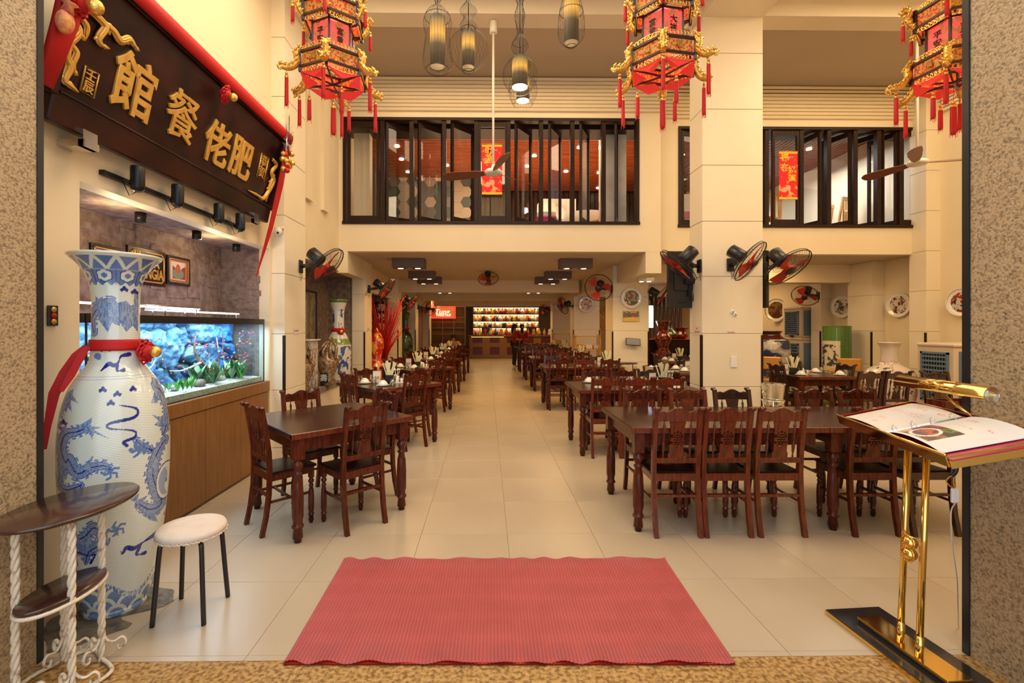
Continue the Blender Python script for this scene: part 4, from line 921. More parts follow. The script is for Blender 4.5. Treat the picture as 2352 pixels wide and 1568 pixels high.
# tiny bright fish
def fishm(m):
    b = MB(); b.sph((0, 0, 0), .011, 8, 6, sc=(.4, 1.25, .8)); b.add([(0, .010, 0), (0, .022, .008), (0, .019, 0), (0, .022, -.008)], [(0, 1, 2), (0, 2, 3)]); return b.mesh('fish', m)
fm = [(n, fishm(mat('fish_' + n, c_, .4))) for n, c_ in (('coral', (.75, .12, .12)), ('yellow', (.8, .5, .05)), ('violet', (.35, .1, .55)), ('mint', (.3, .8, .5)))]
for k in range(110):
    n, me = fm[rnd.choice((0, 0, 0, 1, 2, 2, 3))]; y = L_ * (1 - rnd.random() ** 2.2 * .85) - .12; z = rnd.uniform(.14, .58)
    tag(link('fish', me, None, (XF - .5 + rnd.uniform(.24, .42), YT0 + y, ZT + z), (0, 0, rnd.uniform(-.7, .7) + (PI if rnd.random() < .5 else 0))), f'tiny {n} fish in the lit aquarium', 'fish', f'tiny {n} fish')
area('tank_light', (XF - .20, (YT0 + YT1) / 2, ZT + HT - .065), (L_ - .2, .25), 15, (.75, .93, 1), rot=(0, 0, PI / 2))
# LED bar on brackets above the tank
led = thing('aquarium_light', 'white LED light bars on brackets above the aquarium', 'light', (XF - .28, YT0, ZT + HT + .0))
for (y0, y1, z) in ((-.02, 1.5, .085), (.9, 2.2, .06)):
    b = MB(); b.box((-.05, y0, z), (.05, y1, z + .012), bev=.003); b.build('light_bar', M_steel, led); b = MB(); b.box((-.045, y0 + .01, z - .006), (.052, y1 - .01, z)); b.build('diode_strip', M_ledw, led)
    for y in (y0 + .1, y1 - .08):
        b = MB(); b.box((-.055, y, 0), (-.05, y + .015, z)); b.box((.05, y, 0), (.055, y + .015, z)); b.build('bracket', M_steel, led)
area('led_glow', (XF - .28, 4.1, ZT + HT + .10), (2.1, .1), 2.2, (.72, .68, 1), rot=(PI, 0, PI / 2))
# pictures on the niche wall
def frame_y(nm, label, x, y0, y1, z0, z1, paint, lean=.0):
    t = thing(nm, label, 'picture', (x, y0, z0)); w_, h_ = y1 - y0, z1 - z0; f = .025
    b = MB()
    for a, c_ in (((0, 0, 0), (.03, w_, f)), ((0, 0, h_ - f), (.03, w_, h_)), ((0, 0, f), (.03, f, h_ - f)), ((0, w_ - f, f), (.03, w_, h_ - f))): b.box(a, c_, bev=.004)
    b.build('frame', M_black, t); b = MB(); g = .008
    for a, c_ in (((.02, f, f), (.028, w_ - f, f + g)), ((.02, f, h_ - f - g), (.028, w_ - f, h_ - f)), ((.02, f, f), (.028, f + g, h_ - f)), ((.02, w_ - f - g, f), (.028, w_ - f, h_ - f))): b.box(a, c_)
    b.build('gilt_slip', M_gold, t)
    surf('print', 60, 60, lambda U, V: (.015 + 0 * U, f + U * (w_ - 2 * f), f + V * (h_ - 2 * f)), paint, M_colm, t); return t
def photo(U, V):
    c_ = np.empty(U.shape + (3,)); c_[:] = lin(170, 100, 80); m = (U > .12) & (U < .88) & (V > .1) & (V < .9); c_[m] = lin(195, 180, 175); m2 = m & (U > .22) & (V > .15) & (V < .62 + .1 * np.sin(U * 9)); c_[m2] = lin(120, 60, 50)
    m3 = m & (np.hypot((U - .5) / .3, (V - .38) / .22) < 1); c_[m3] = lin(120, 125, 110); m4 = m & (np.hypot((U - .5) / .12, (V - .6) / .2) < 1); c_[m4] = lin(170, 85, 60); return c_
xw = -3.02
p0 = px_x(202, 600, xw); p1 = px_x(277, 600, xw); frame_y('framed_photo', 'dark framed photo half hidden by the dragon vase rim, left of the plaque', xw, p0.y, p1.y, 1.66 + .33, 2.20, photo)
p0 = px_x(378, 600, xw); p1 = px_x(431, 600, xw); frame_y('framed_photo', 'small dark framed photo right of the gold lettered plaque', xw, p0.y, p1.y, px_x(405, 655, xw).z, px_x(405, 590, xw).z, photo)
p0 = px_x(288, 600, xw); p1 = px_x(376, 600, xw); zz0, zz1 = px_x(340, 655, xw).z, px_x(340, 573, xw).z
pl = thing('name_plaque', 'dark plaque with gold border and gold capitals, behind the vase rim', 'plaque', (xw, p0.y, zz0)); w_, h_ = p1.y - p0.y, zz1 - zz0
b = MB(); b.box((0, 0, 0), (.02, w_, h_), bev=.004); b.build('board', M_sign, pl)
b = MB(); k_ = .03; q = [(k_ + .03, k_), (w_ - k_ - .03, k_), (w_ - k_, k_ + .03), (w_ - k_, h_ - k_ - .03), (w_ - k_ - .03, h_ - k_), (k_ + .03, h_ - k_), (k_, h_ - k_ - .03), (k_, k_ + .03)]; b.tube([(.022, a, c_) for a, c_ in q], .007, 5, closed=True); b.build('gold_border', M_goldp, pl)
text('lettering', 'MANGIA', .125, M_goldp, pl, (.024, w_ * .53, h_ * .30), (PI / 2, 0, PI / 2), .003, .003, xs=.72); text('lettering', 'FREE', .05, M_goldp, pl, (.024, w_ * .2, h_ * .82), (PI / 2, 0, PI / 2), .002); text('lettering', 'PIZZA', .10, M_goldp, pl, (.024, w_ * .5, h_ * .60), (PI / 2, 0, PI / 2), .003, .004)
# small black switch plate on the wall by the door
b = MB(); b.box((XL + .002, 2.655, 1.565), (XL + .014, 2.715, 1.68), bev=.002); sw = thing('door_charm', 'small black plate with yellow and red medallions on the wall left of the vase', 'ornament'); b.build('plate', M_black, sw)
for z, m in ((1.657, M_goldp), (1.622, M_red), (1.588, M_goldp)): b = MB(); b.cyl((XL + .013, 2.685, z), (XL + .018, 2.685, z), .016, n=12); b.build('medallion', m, sw)

# ================================================================== carved sign board
zb_, zt_ = 2.83, 3.55; xb_, xt_ = -2.34, -2.18; ys0, ys1 = 2.56, 5.02
ux = Vector((0, 1, 0)); uz = Vector((xt_ - xb_, 0, zt_ - zb_)).normalized(); hh = Vector((xt_ - xb_, 0, zt_ - zb_)).length; un = ux.cross(uz)
if un.x < 0: un = -un
MS = Matrix(((ux.x, uz.x, un.x, xb_), (ux.y, uz.y, un.y, ys0), (ux.z, uz.z, un.z, zb_), (0, 0, 0, 1)))    # (along, up, out)
LS = ys1 - ys0
sg = thing('sign_board', 'huge dark lacquered board with four gold characters, hung leaning on the left wall', 'sign'); sg.matrix_world = MS
b = MB(); b.box((0, 0, -.05), (LS, hh, 0)); b.build('board', M_sign, sg)
b = MB(); b.box((-.03, -.16, -.05), (LS + .03, -.0, .03), bev=.01); b.box((-.03, hh, -.05), (LS + .03, hh + .05, .03), bev=.01); b.box((LS, -.02, -.05), (LS + .06, hh + .02, .035), bev=.01); b.box((-.06, -.02, -.05), (0, hh + .02, .035), bev=.01); b.build('frame', M_sign, sg)
b = MB(); b.tube([(0, .01, .032), (LS, .01, .032)], .008, 6); b.tube([(0, hh - .01, .017), (LS, hh - .01, .017)], .008, 6); b.build('moulding', M_sign, sg)
def on_sign(u, v):
    """hit of the pixel ray with the board face, in board coordinates"""
    d = px(u, v, 1.0) - Vector((0, 0, H)); o_ = Vector((0, 0, H)); p0_ = Vector((xb_, ys0, zb_)); t = (p0_ - o_).dot(un) / d.dot(un); p = o_ + d * t - p0_; return p.dot(ux), p.dot(uz)
for ch, u, v, sz in (('館', 306, 210, .385), ('餐', 415, 276, .37), ('佬', 496, 338, .37), ('肥', 551, 370, .38)):
    a, c_ = on_sign(u, v); text('character', ch, sz, M_goldp, sg, (a, c_, .008), (0, 0, 0), .006, .0018 if ch == '餐' else .0055, .002, xs=.95, res=4)
for u, v, s, ch in ((203, 188, .115, '壬辰'), (602, 384, .19, '恭贺')):
    a, c_ = on_sign(u, v); b = MB(); b.tube([(a + i * s / 2 * .8, c_ + j * s / 1.6, .008) for i, j in ((-1, -1), (1, -1), (1, 1), (-1, 1))], .005, 5, closed=True)
    if s > .15: b.tube([(a + i * s / 2.4 * .8, c_ + j * s / 1.9, .008) for i, j in ((-1, -1), (1, -1), (1, 1), (-1, 1))], .003, 5, closed=True)
    b.build('seal_frame', M_goldp, sg)
    for k, cc_ in enumerate(ch): text('seal_character', cc_, s * .62, M_goldp, sg, (a, c_ + s * (.3 - .6 * k), .006), (0, 0, 0), .004, .001)
def sdragon(pts, r):
    P = [on_sign(u, v) for u, v in pts]; Q = cr([(a, c_, 0.014) for i, (a, c_) in enumerate(P)], 6); n = len(Q); rr = [r * (.35 + .65 * math.sin(PI * min(1, (i + 1) / n * 1.15)) ** .5) if i < n * .85 else r * max(.15, (1 - i / n) * 6) * .8 for i in range(n)]
    b = MB()
    for off, fr in ((-.75, .42), (-.25, .5), (.25, .5), (.75, .42)):
        P_ = []
        for i, (x, y, z) in enumerate(Q):
            x0_, y0_, _ = Q[max(i - 1, 0)]; x1_, y1_, _ = Q[min(i + 1, n - 1)]; l_ = math.hypot(x1_ - x0_, y1_ - y0_) or 1
            P_.append((x - (y1_ - y0_) / l_ * off * rr[i], y + (x1_ - x0_) / l_ * off * rr[i], .012 + (.012 if abs(off) < .5 else .004)))
        b.tube(P_, [q_ * fr for q_ in rr], 6)
    for i in range(5, n - 5, 9):
        x, y, z = Q[i]; sg_ = 1 if (i // 9) % 2 else -1
        b.tube([(x + sg_ * r * (.9 + 1.0 * (1 - k / 9) * math.cos(k * .8)), y + r * 1.0 * (1 - k / 9) * math.sin(k * .8), .016) for k in range(8)], [r * .42] * 5 + [r * .3, r * .22, r * .12], 6)
    b.build('gold_dragon', M_goldp, sg)
sdragon([(180, 8), (160, 40), (172, 70), (150, 95), (143, 125), (152, 150), (140, 180), (152, 192), (172, 210)], .027)
sdragon([(190, 15), (215, 35), (235, 60), (220, 85), (225, 100), (243, 110)], .021); sdragon([(232, 50), (255, 70), (270, 92), (290, 88), (300, 100), (312, 116)], .021); sdragon([(150, 95), (168, 118), (160, 145), (165, 168)], .017); sdragon([(180, 40), (192, 60), (188, 88)], .017)
sdragon([(622, 365), (631, 378), (620, 395), (625, 415), (612, 440), (600, 455), (588, 448), (566, 436)], .024); sdragon([(626, 400), (616, 425), (606, 462)], .019)
# red sash along the top, rosettes, tassels and pouch: tied to the board
sash = thing('festive_drape', 'red cloth sash draped along the top of the sign board with rosettes', 'cloth'); sash.matrix_world = MS
b = MB(); Q = []
for k in range(41): a = -.1 + (LS + .2) * k / 40; Q.append((a, hh + .05 - .0 * math.sin(k), .04))
b.tube(Q, .055, 8, flat=.45); b.build('cloth_band', M_red, sash)
b = MB(); b.tube([(-.05, hh + .08, .05), (-.07, hh * .5, .05), (-.10, 0.0, .045)], [.09, .075, .05], 8, flat=.3); b.build('hanging_end', M_red, sash)
for (u, v), r, s_ in (((498, 212), .065, 3), ((642, 346), .06, 4), ((152, -6), .08, 5)):
    a, c_ = on_sign(u, v); rosette(sash, (a, c_, .07), r, (0.2, -.1, 1), seed=s_)
ribbon(sash, [(LS + .02, hh * .85, .06), (LS + .03, hh * .4, .07), (LS + .045, -.2, .06), (LS + .03, -.75, .03)], [.10, .12, .09, .015], nm='ribbon_tail', nrm=(0, 0, 1))
po = thing('lucky_pouch', 'gold and pink embroidered pouch on the red end of the sash near the door', 'pouch'); a, c_ = on_sign(122, 52); po.matrix_world = MS @ Matrix.Translation((a - .04, c_, .10)); b = MB(); b.sph((0, 0, 0), .06, 14, 10, sc=(.8, 1, .5)); b.tube([(.0, .05, 0), (0, .085, 0), (0, .1, 0)], [.03, .02, .04], 10); b.build('pouch', mat('embroidered_gold', (.75, .42, .08), .45, col2=(.7, .12, .12), scale=40), po)
fe = thing('feather_ornament', 'black and silver feather with pompoms at the right end of the sign board', 'ornament'); pp = px(662, 365, 4.95); fe.location = pp
b = MB(); r3 = random.Random(5)
for k in range(70):
    f = k / 70; z = .02 + .42 * f; sd = 1 if k % 2 else -1; b.add([(.01 * sd, 0, z), (sd * (.05 * math.sin(PI * min(1, f + .15)) + .012), r3.uniform(-.02, .02), z + .05), (.012 * sd, .004, z + .012)], [(0, 1, 2)])
b.tube([(0, 0, 0), (.01, 0, .45)], .004, 5); b.build('black_feather', M_black, fe); b = MB(); b.tube([(-.02, -.01, .0), (-.01, -.01, .16), (.0, -.01, .27)], [.012, .02, .003], 6, flat=.3); b.build('silver_leaf', M_steel, fe)
for k in range(16):
    b = MB(); b.sph((r3.uniform(-.05, .06), r3.uniform(-.05, 0), r3.uniform(-.14, .04)), r3.uniform(.018, .03), 10, 8); b.build('pompom', (M_goldp, M_red, M_gold, mat('pompom_green', (.05, .25, .05), .8) if k == 3 else M_yellow)[k % 4], fe)
for u, v, Y in ((214, 300, 2.72), (582, 488, 4.7)):
    b = MB(); b.box((XL, Y, 2.60), (XL + .16, Y + .10, 2.64)); b.box((XL + .12, Y, 2.60), (XL + .15, Y + .10, 2.70)); tag(b.build('sign_bracket', M_steel), f'steel bracket under the sign board, {"door" if Y < 3 else "far"} end', 'bracket')
# track light
tr = thing('track_light', 'black track with four spotlights on the wall under the sign', 'light'); a, e = px_x(245, 388, XL + .05), px_x(560, 522, XL + .05)
b = MB(); b.box((XL + .0, a.y, 2.53), (XL + .035, e.y, 2.56)); b.build('track', M_blackm, tr)
for u in (316, 408, 503, 552):
    p = px_x(u, 400, XL + .11); y = p.y; b = MB(); b.lathe([(0, 0), (.018, 0), (.038, .017), (.042, .03), (.042, .165), (.036, .172), (.034, .15), (0, .14)], 20, (XL + .11, y, 2.47)); b.build('spot_head', M_blackm, tr); b = MB(); b.tube([(XL + .03, y + .03, 2.545), (XL + .06, y + .03, 2.50), (XL + .10, y + .01, 2.50)], .007, 6); b.tube([(XL + .03, y - .03, 2.54), (XL + .07, y - .02, 2.44), (XL + .1, y - .0, 2.47)], .003, 5); b.build('spot_arm', M_blackm, tr)
for k, (u, v) in enumerate(((323, 470), (452, 517), (543, 550))):
    p = px_x(u, v, -2.68); t = thing('spotlight', f'small black ceiling spotlight in the stone niche, {("door end", "middle", "far end")[k]}', 'light', (-2.68, p.y, NZ)); b = MB(); b.cyl((0, 0, -.075), (0, 0, 0), .038, n=18); b.build('housing', M_blackm, t)
point('niche_spot', (-2.68, 3.4, NZ - .12), 3); point('niche_spot', (-2.68, 4.6, NZ - .12), 3)
# cameras
def camera_(u, v, Y, label):
    p = px(u, v, Y); t = thing('security_camera', label, 'camera', p); b = MB(); b.box((-.05, -.02, .03), (.05, .03, .06), bev=.01); b.build('bracket', M_white, t); b = MB(); b.sph((0, -.02, 0), .045, 14, 10, sc=(1, 1, 1.15)); b.build('head', M_white, t); b = MB(); b.sph((.01, -.058, -.018), .014, 8, 6); b.build('lens', M_black, t)
camera_(641, 533, 5.36, 'white dome camera on the column right of the sign board end'); camera_(711, 548, 7.2, 'small dark dome camera on the wall beyond the first column')

# ================================================================== palace lanterns
M_lwood = mat('lantern_ebony', (.03, .008, .010), .3, coat=.3)
def filigree(name, red, gold, scale, em, thr=(.42, .5)):
    m = mat(name, red, .6, emis=em, ecol=red, col2=gold, scale=scale, thr=thr, kind='noise', detail=2)
    nt = m.node_tree; b = nt.nodes['Principled BSDF']; r = [n for n in nt.nodes if n.type == 'VALTORGB'][0]; nt.links.new(r.outputs['Color'], b.inputs['Emission Color']); return m
M_lglass = filigree('lantern_silk_lit', (.80, .05, .04), (.22, .07, .02), 30, 1.1, (.50, .55))
M_lband = filigree('lantern_band', (.60, .025, .015), (.62, .30, .035), 60, .10, (.46, .51))
M_petal = mat('lantern_petal', (.70, .03, .02), .5, emis=.35)
M_tas = mat('tassel_silk', (.62, .01, .01), .6)
M_cut = mat('lantern_glow', (1, .55, .4), .5, emis=1.0, ecol=(1, .45, .35))
def hexp(r, z, k, off=0): a = PI / 6 + k * PI / 3 + off; return Vector((r * math.cos(a), r * math.sin(a), z))
def panel(name, par, r, z0, z1, k, m, inset=.9, r1=None, wood=True, chars=None, csz=.07, cm=None):
    r1 = r1 or r; A, B_, C_, D_ = hexp(r, z0, k), hexp(r, z0, k + 1), hexp(r1, z1, k + 1), hexp(r1, z1, k); c = (A + B_ + C_ + D_) / 4; n = (B_ - A).cross(D_ - A).normalized()
    if n.dot(Vector((c.x, c.y, 0))) < 0: n = -n
    q = [c + (p - c) * inset for p in (A, B_, C_, D_)]; b = MB(); b.add([p - n * .004 for p in q] + [p for p in q], [(3, 2, 1, 0), (4, 5, 6, 7), (0, 1, 5, 4), (1, 2, 6, 5), (2, 3, 7, 6), (3, 0, 4, 7)]); o = b.build(name, m, par)
    if chars:
        ex = (B_ - A).normalized(); ez = n.cross(ex) if n.cross(ex).z > 0 else -n.cross(ex); nn = ex.cross(ez)
        if nn.dot(n) < 0: ex = -ex; nn = ex.cross(ez)
        for i, ch in enumerate(chars):
            p = c + ez * ((len(chars) - 1) / 2 - i) * csz * 1.05 + n * .010
            t = text('character', ch, csz, cm or M_goldp, o); t.matrix_local = Matrix(((ex.x, ez.x, n.x, p.x), (ex.y, ez.y, n.y, p.y), (ex.z, ez.z, n.z, p.z), (0, 0, 0, 1)))
    return o
def tassel(name, par, p, l, r, drop=.0):
    b = MB(); x, y, z = p
    if drop: b.tube([(x, y, z), (x, y, z - drop)], .0015, 4)
    z -= drop; b.lathe([(0, 0), (r * .55, -.004), (r * .8, -.02), (r, -.05), (r, -l * .9), (r * .75, -l), (0, -l)][::-1], 10, (x, y, z)); o = b.build(name, M_tas, par)
    b = MB(); b.sph((x, y, z + .004), r * .8, 8, 6); b.tube([(x, y, z - .012), (x, y, z - .03)], r * 1.02, 8); b.build('gold_cap', M_gold, o); 
    b = MB(); rr = random.Random(int(abs(x * 977 + z * 131)));
    for k in range(9): a = k * .7; b.tube([(x + r * .95 * math.cos(a), y + r * .95 * math.sin(a), z - .03), (x + r * 1.1 * math.cos(a), y + r * 1.1 * math.sin(a), z - l - rr.uniform(0, .03))], .0013, 3)
    b.build('thread', M_tas, o)
    return o
def finial(par, r, z, k, s, down=False):
    """gilded dragon head bracket on a corner"""
    a = PI / 6 + k * PI / 3; M = Matrix.Translation((r * math.cos(a), r * math.sin(a), z)) @ Matrix.Rotation(a, 4, 'Z') @ Matrix.Scale(s, 4)
    b = MB(); cl = random.Random(k)
    if down: P = [(0, 0, .16), (.03, 0, .12), (.02, 0, .06), (.05, 0, .01), (.09, 0, -.015), (.14, 0, -.02), (.15, 0, -.045)]
    else: P = [(0, 0, -.06), (.03, 0, -.02), (.05, 0, .03), (.035, 0, .08), (.06, 0, .115), (.09, 0, .10), (.085, 0, .075)]
    b.tube([M @ Vector(p) for p in cr(P, 3)], [s * q for q in np.interp(np.linspace(0, 1, len(cr(P, 3))), [0, .3, .7, .9, 1], [.020, .026, .024, .018, .008])], 8)
    for i, p in enumerate(cr(P, 3)[1:-2:2]):
        for sd in (-1, 1): q = Vector(p); b.tube([M @ q, M @ (q + Vector((.012, sd * .026, .012))), M @ (q + Vector((-.002, sd * .034, .028)))], [s * .012, s * .011, s * .003], 5)
    for i in range(16):
        q = Vector(P[i * (len(P) - 1) // 16]).lerp(Vector(P[i * (len(P) - 1) // 16 + 1]), cl.random()) + Vector((cl.uniform(-.004, .012), cl.uniform(-.02, .02), cl.uniform(-.012, .016))); a0 = cl.uniform(0, 6.28); rr_ = cl.uniform(.010, .018); dy = cl.uniform(-.3, .3)
        b.tube([M @ (q + Vector((rr_ * (1 - j / 9) * math.cos(a0 + j * .8), rr_ * dy * j / 4, rr_ * (1 - j / 9) * math.sin(a0 + j * .8)))) for j in range(8)], [s * .006] * 6 + [s * .004, s * .002], 5)
    for sd in (-1, 1): q = Vector(P[-2]); b.sph(M @ (q + Vector((-.005, sd * .014, .014))), .009 * s, 6, 5)
    return b.build('dragon_finial', M_gold, par)
def lantern(label, loc, off, chars):
    L = thing('palace_lantern', label, 'lantern', loc, off, 'hexagonal palace lanterns')
    R0, R1, R2 = .235, .150, .215
    bands = [('lower', R0, 0, .105), ('upper', R2, .37, .475), ('crown', .12, .53, .64)]
    b = MB()
    for nm, R_, z0, z1 in bands:
        for k in range(6):
            A, B_ = hexp(R_, 0, k), hexp(R_, 0, k + 1)
            for z in (z0, z1): b.tube([A + Vector((0, 0, z)), B_ + Vector((0, 0, z))], .0115, 4)
            b.tube([A + Vector((0, 0, z0 - .035)), A + Vector((0, 0, z1 + .025))], .0145, 4)
    for k in range(6):
        A, B_ = hexp(R1, 0, k), hexp(R1, 0, k + 1)
        for z in (.125, .345): b.tube([A + Vector((0, 0, z)), B_ + Vector((0, 0, z))], .009, 4)
        b.tube([A + Vector((0, 0, .10)), A + Vector((0, 0, .37))], .0095, 4)
        b.tube([hexp(R1, .12, k), hexp(R0, .105, k)], .006, 4); b.tube([hexp(R1, .35, k), hexp(R2, .37, k)], .006, 4); b.tube([hexp(R2, .475, k), hexp(.12, .53, k)], .006, 4)
        b.tube([(0, 0, -.055), hexp(R0, -.03, k)], .0075, 4)
    b.tube([(0, 0, .60), (0, 0, ZH - loc[2])], .006, 6)
    b.build('ebony_frame', M_lwood, L)
    for k in range(6):
        ch = chars[k % len(chars)]
        panel('silk_panel', L, R1 - .003, .13, .34, k, M_lglass, .93, chars=ch, csz=.056, cm=M_lwood)
        panel('band_panel', L, R0 - .004, .005, .10, k, M_lband, .88, chars='福', csz=.05); panel('band_panel', L, R2 - .004, .375, .47, k, M_lband, .88); panel('crown_panel', L, .117, .535, .635, k, M_lband, .86)
        b = MB(); n = 9
        for (R_, z, zz) in ((R0, -.012, -1), (R2, .36, -1), (R1 + .004, .13, 1), (R2, .482, 1), (R0, .112, 1)):
            A_, B_ = hexp(R_, z, k), hexp(R_, z, k + 1)
            for i in range(n):
                p = A_.lerp(B_, (i + .5) / n); q = .012 + .010 * math.sin(PI * (i + .5) / n); b.tube([p + (B_ - A_).normalized() * q * math.cos(t) + Vector((0, 0, zz * (q * .8 + q * math.sin(t)))) for t in [j * PI / 3 for j in range(6)]], .003, 4, closed=True)
        b.build('gilt_lace', M_gold, L, kind='stuff')
        A_, B_, c_ = hexp(R0, -.035, k), hexp(R0, -.035, k + 1), Vector((0, 0, -.06)); b = MB(); b.add([A_, B_, (A_ + B_) * .5 * .96 + Vector((0, 0, -.055)), hexp(R0 * .45, -.05, k + .5)], [(0, 1, 2), (0, 2, 3), (1, 3, 2)]); b.build('red_petal', M_petal, L)
        finial(L, R0, -.02, k, .92, True); finial(L, R2, .42, k, .82, False)
        a = PI / 6 + k * PI / 3
        tassel('tassel', L, ((R0 + .09) * math.cos(a), (R0 + .09) * math.sin(a), .0), .22, .012, .08); tassel('tassel', L, ((R2 + .07) * math.cos(a), (R2 + .07) * math.sin(a), .45), .13, .011, .02)
        if k % 2 == 0: tassel('tassel', L, ((R1 + .02) * math.cos(a + .52), (R1 + .02) * math.sin(a + .52), -.05), .17, .013, .10)
    tassel('tassel', L, (0, 0, -.06), .22, .018, .14)
    point('lantern_bulb', Vector(loc) + Vector((0, 0, .2)), 2.5, (1, .35, .2), .06)
    return L
p = px(766, 178, 3.45); lantern('red and gold hexagonal lantern hanging left, above the left end of the upper window', p, .12, ['平安', '富貴', '吉祥'])
p = px(1522, 158, 3.30); lantern('red and gold hexagonal lantern hanging just left of the cream pillar, tassels swaying', p, -.35, ['富貴', '大祥', '平安'])
p = px(2190, 172, 3.25); lantern('red and gold hexagonal lantern cut off by the right granite jamb', p, .15, ['吉祥', '富貴', '平安'])

# ================================================================== wire cage pendants
M_shade = mat('smoked_shade', (.022, .016, .010), .6, col2=(.034, .026, .016), scale=10, emis=.8, spec=.2)
nt = M_shade.node_tree; tc = nt.nodes.new('ShaderNodeTexCoord'); sp_ = nt.nodes.new('ShaderNodeSeparateXYZ'); rp = nt.nodes.new('ShaderNodeValToRGB'); nt.links.new(tc.outputs['Generated'], sp_.inputs[0]); nt.links.new(sp_.outputs['Z'], rp.inputs['Fac']); nt.links.new(rp.outputs['Color'], nt.nodes['Principled BSDF'].inputs['Emission Color'])
rp.color_ramp.elements[0].position = .1; rp.color_ramp.elements[0].color = (.03, .015, .004, 1); rp.color_ramp.elements[1].position = .95; rp.color_ramp.elements[1].color = (.02, .01, .003, 1)
for q_, c_ in ((.40, (.06, .03, .006, 1)), (.62, (.75, .36, .03, 1)), (.72, (.6, .28, .02, 1))): e_ = rp.color_ramp.elements.new(q_); e_.color = c_
def pendant(u, v0, v1, wpx, Y, cage, label, lit=False, top=None):
    a, c_ = px(u, v0, Y), px(u, v1, Y); r = wpx / 2 * Y / F; h = a.z - c_.z; t = thing('cage_pendant', label, 'pendant lamp', (a.x, Y, c_.z), group='wire cage pendant lamps')
    b = MB(); b.lathe([(r, 0), (r, h), (r * .3, h + .004)], 22, cap=False); b.build('shade', M_shade, t)
    b = MB(); b.lathe([(0, .012), (r * .94, .012), (r * .97, .006)], 22); b.build('diffuser', M_bulb if lit else mat('dim_diffuser', (.6, .42, .2), .5, emis=.35), t)
    b = MB(); n = 26
    C_ = cr([(rr * Y / F, z * Y / F) for rr, z in cage], 4)
    for k in range(n):
        q = 2 * PI * k / n; b.tube([(rr * math.cos(q), rr * math.sin(q), z) for rr, z in C_], .0009, 3)
    for i in (0, len(C_) - 1, len(C_) // 2):
        if C_[i][0] > .01: b.tube([(C_[i][0] * math.cos(j * PI / 12), C_[i][0] * math.sin(j * PI / 12), C_[i][1]) for j in range(24)], .002, 4, closed=True)
    b.build('wire_cage', M_blackm, t)
    zt = max(z for _, z in C_); b = MB(); b.tube([(0, 0, h), (0, 0, ZH - c_.z)], .0035, 6); b.build('cord', M_black, t)
    if lit: point('pendant_bulb', (a.x, Y, c_.z - .04), 5, (1, .75, .4), .03)
pendant(1005, 40, 154, 35, 3.7, [(26, -6), (34, 10), (30, 45), (28, 75), (33, 100), (24, 125), (10, 138), (5, 148), (12, 165), (4, 185)], 'pendant with a long dim shade, waisted wire cage, leftmost of the cluster')
pendant(1076, 74, 156, 30, 3.75, [(12, -8), (38, 20), (46, 45), (36, 68), (14, 84), (20, 95), (10, 118), (20, 130), (8, 148), (2, 160)], 'pendant with a wide onion-shaped wire cage beside the fan rod')
pendant(1194, 134, 201, 36, 3.7, [(24, -8), (38, 15), (38, 40), (22, 62), (8, 72), (20, 92), (12, 112), (6, 125), (12, 165), (6, 190), (10, 205), (3, 215)], 'front pendant with a brightly lit shade right of the fan rod', True)
pendant(1201, 178, 232, 30, 4.35, [(22, -8), (32, 15), (30, 40), (14, 58), (8, 70), (18, 85), (4, 105)], 'second brightly lit pendant hanging behind and below the front one', True)
pendant(1312, -20, 100, 34, 3.7, [(10, -6), (28, 12), (30, 50), (22, 95), (8, 130), (3, 145)], 'pendant in a slim egg-shaped wire cage, rightmost of the cluster')

# ================================================================== ceiling fans on long rods
def ceil_fan(uv, Y, utop, label, ph, cant=0):
    p = px(*uv, Y); t = thing('ceiling_fan', label, 'ceiling fan', p, ph); zt = px(1000, 30, 5.65).z - p.z
    b = MB(); b.cyl((0, 0, .03), (0, 0, zt), .014, n=12); b.build('rod', M_white, t); b = MB(); b.lathe([(.03, zt - .16), (.045, zt - .15), (.045, zt - .02), (.02, zt)], 16); b.build('canopy', M_white, t)
    b = MB(); b.lathe([(0, -.03), (.09, -.026), (.108, -.01), (.108, .015), (.09, .03), (.03, .04), (.018, .10), (0, .1)], 24); b.build('motor', M_white, t)
    for k in range(3):
        a = k * 2 * PI / 3; M = Matrix.Rotation(a, 4, 'Z') @ Matrix.Rotation(.42, 4, 'X')
        P = [(.09, .03), (.22, .055), (.46, .074), (.60, .07), (.655, .04), (.67, 0)]; b = MB(); b.prism([(x, y) for x, y in P] + [(x, -y) for x, y in P[::-1][1:]], -.004, .004, 'z', M=M); b.build('blade', mat('fan_blade_wood', (.16, .045, .02), .4) if k == 0 and 'fan_blade_wood' not in MATS else MATS['fan_blade_wood'], t)
ceil_fan((1133, 396), 5.78, 1133, 'white rod ceiling fan with red-brown blades in front of the left upper window', -PI / 2 + .22); ceil_fan((2107, 374), 5.78, 2110, 'white rod ceiling fan with brown blades in front of the right upper window', -2.36)

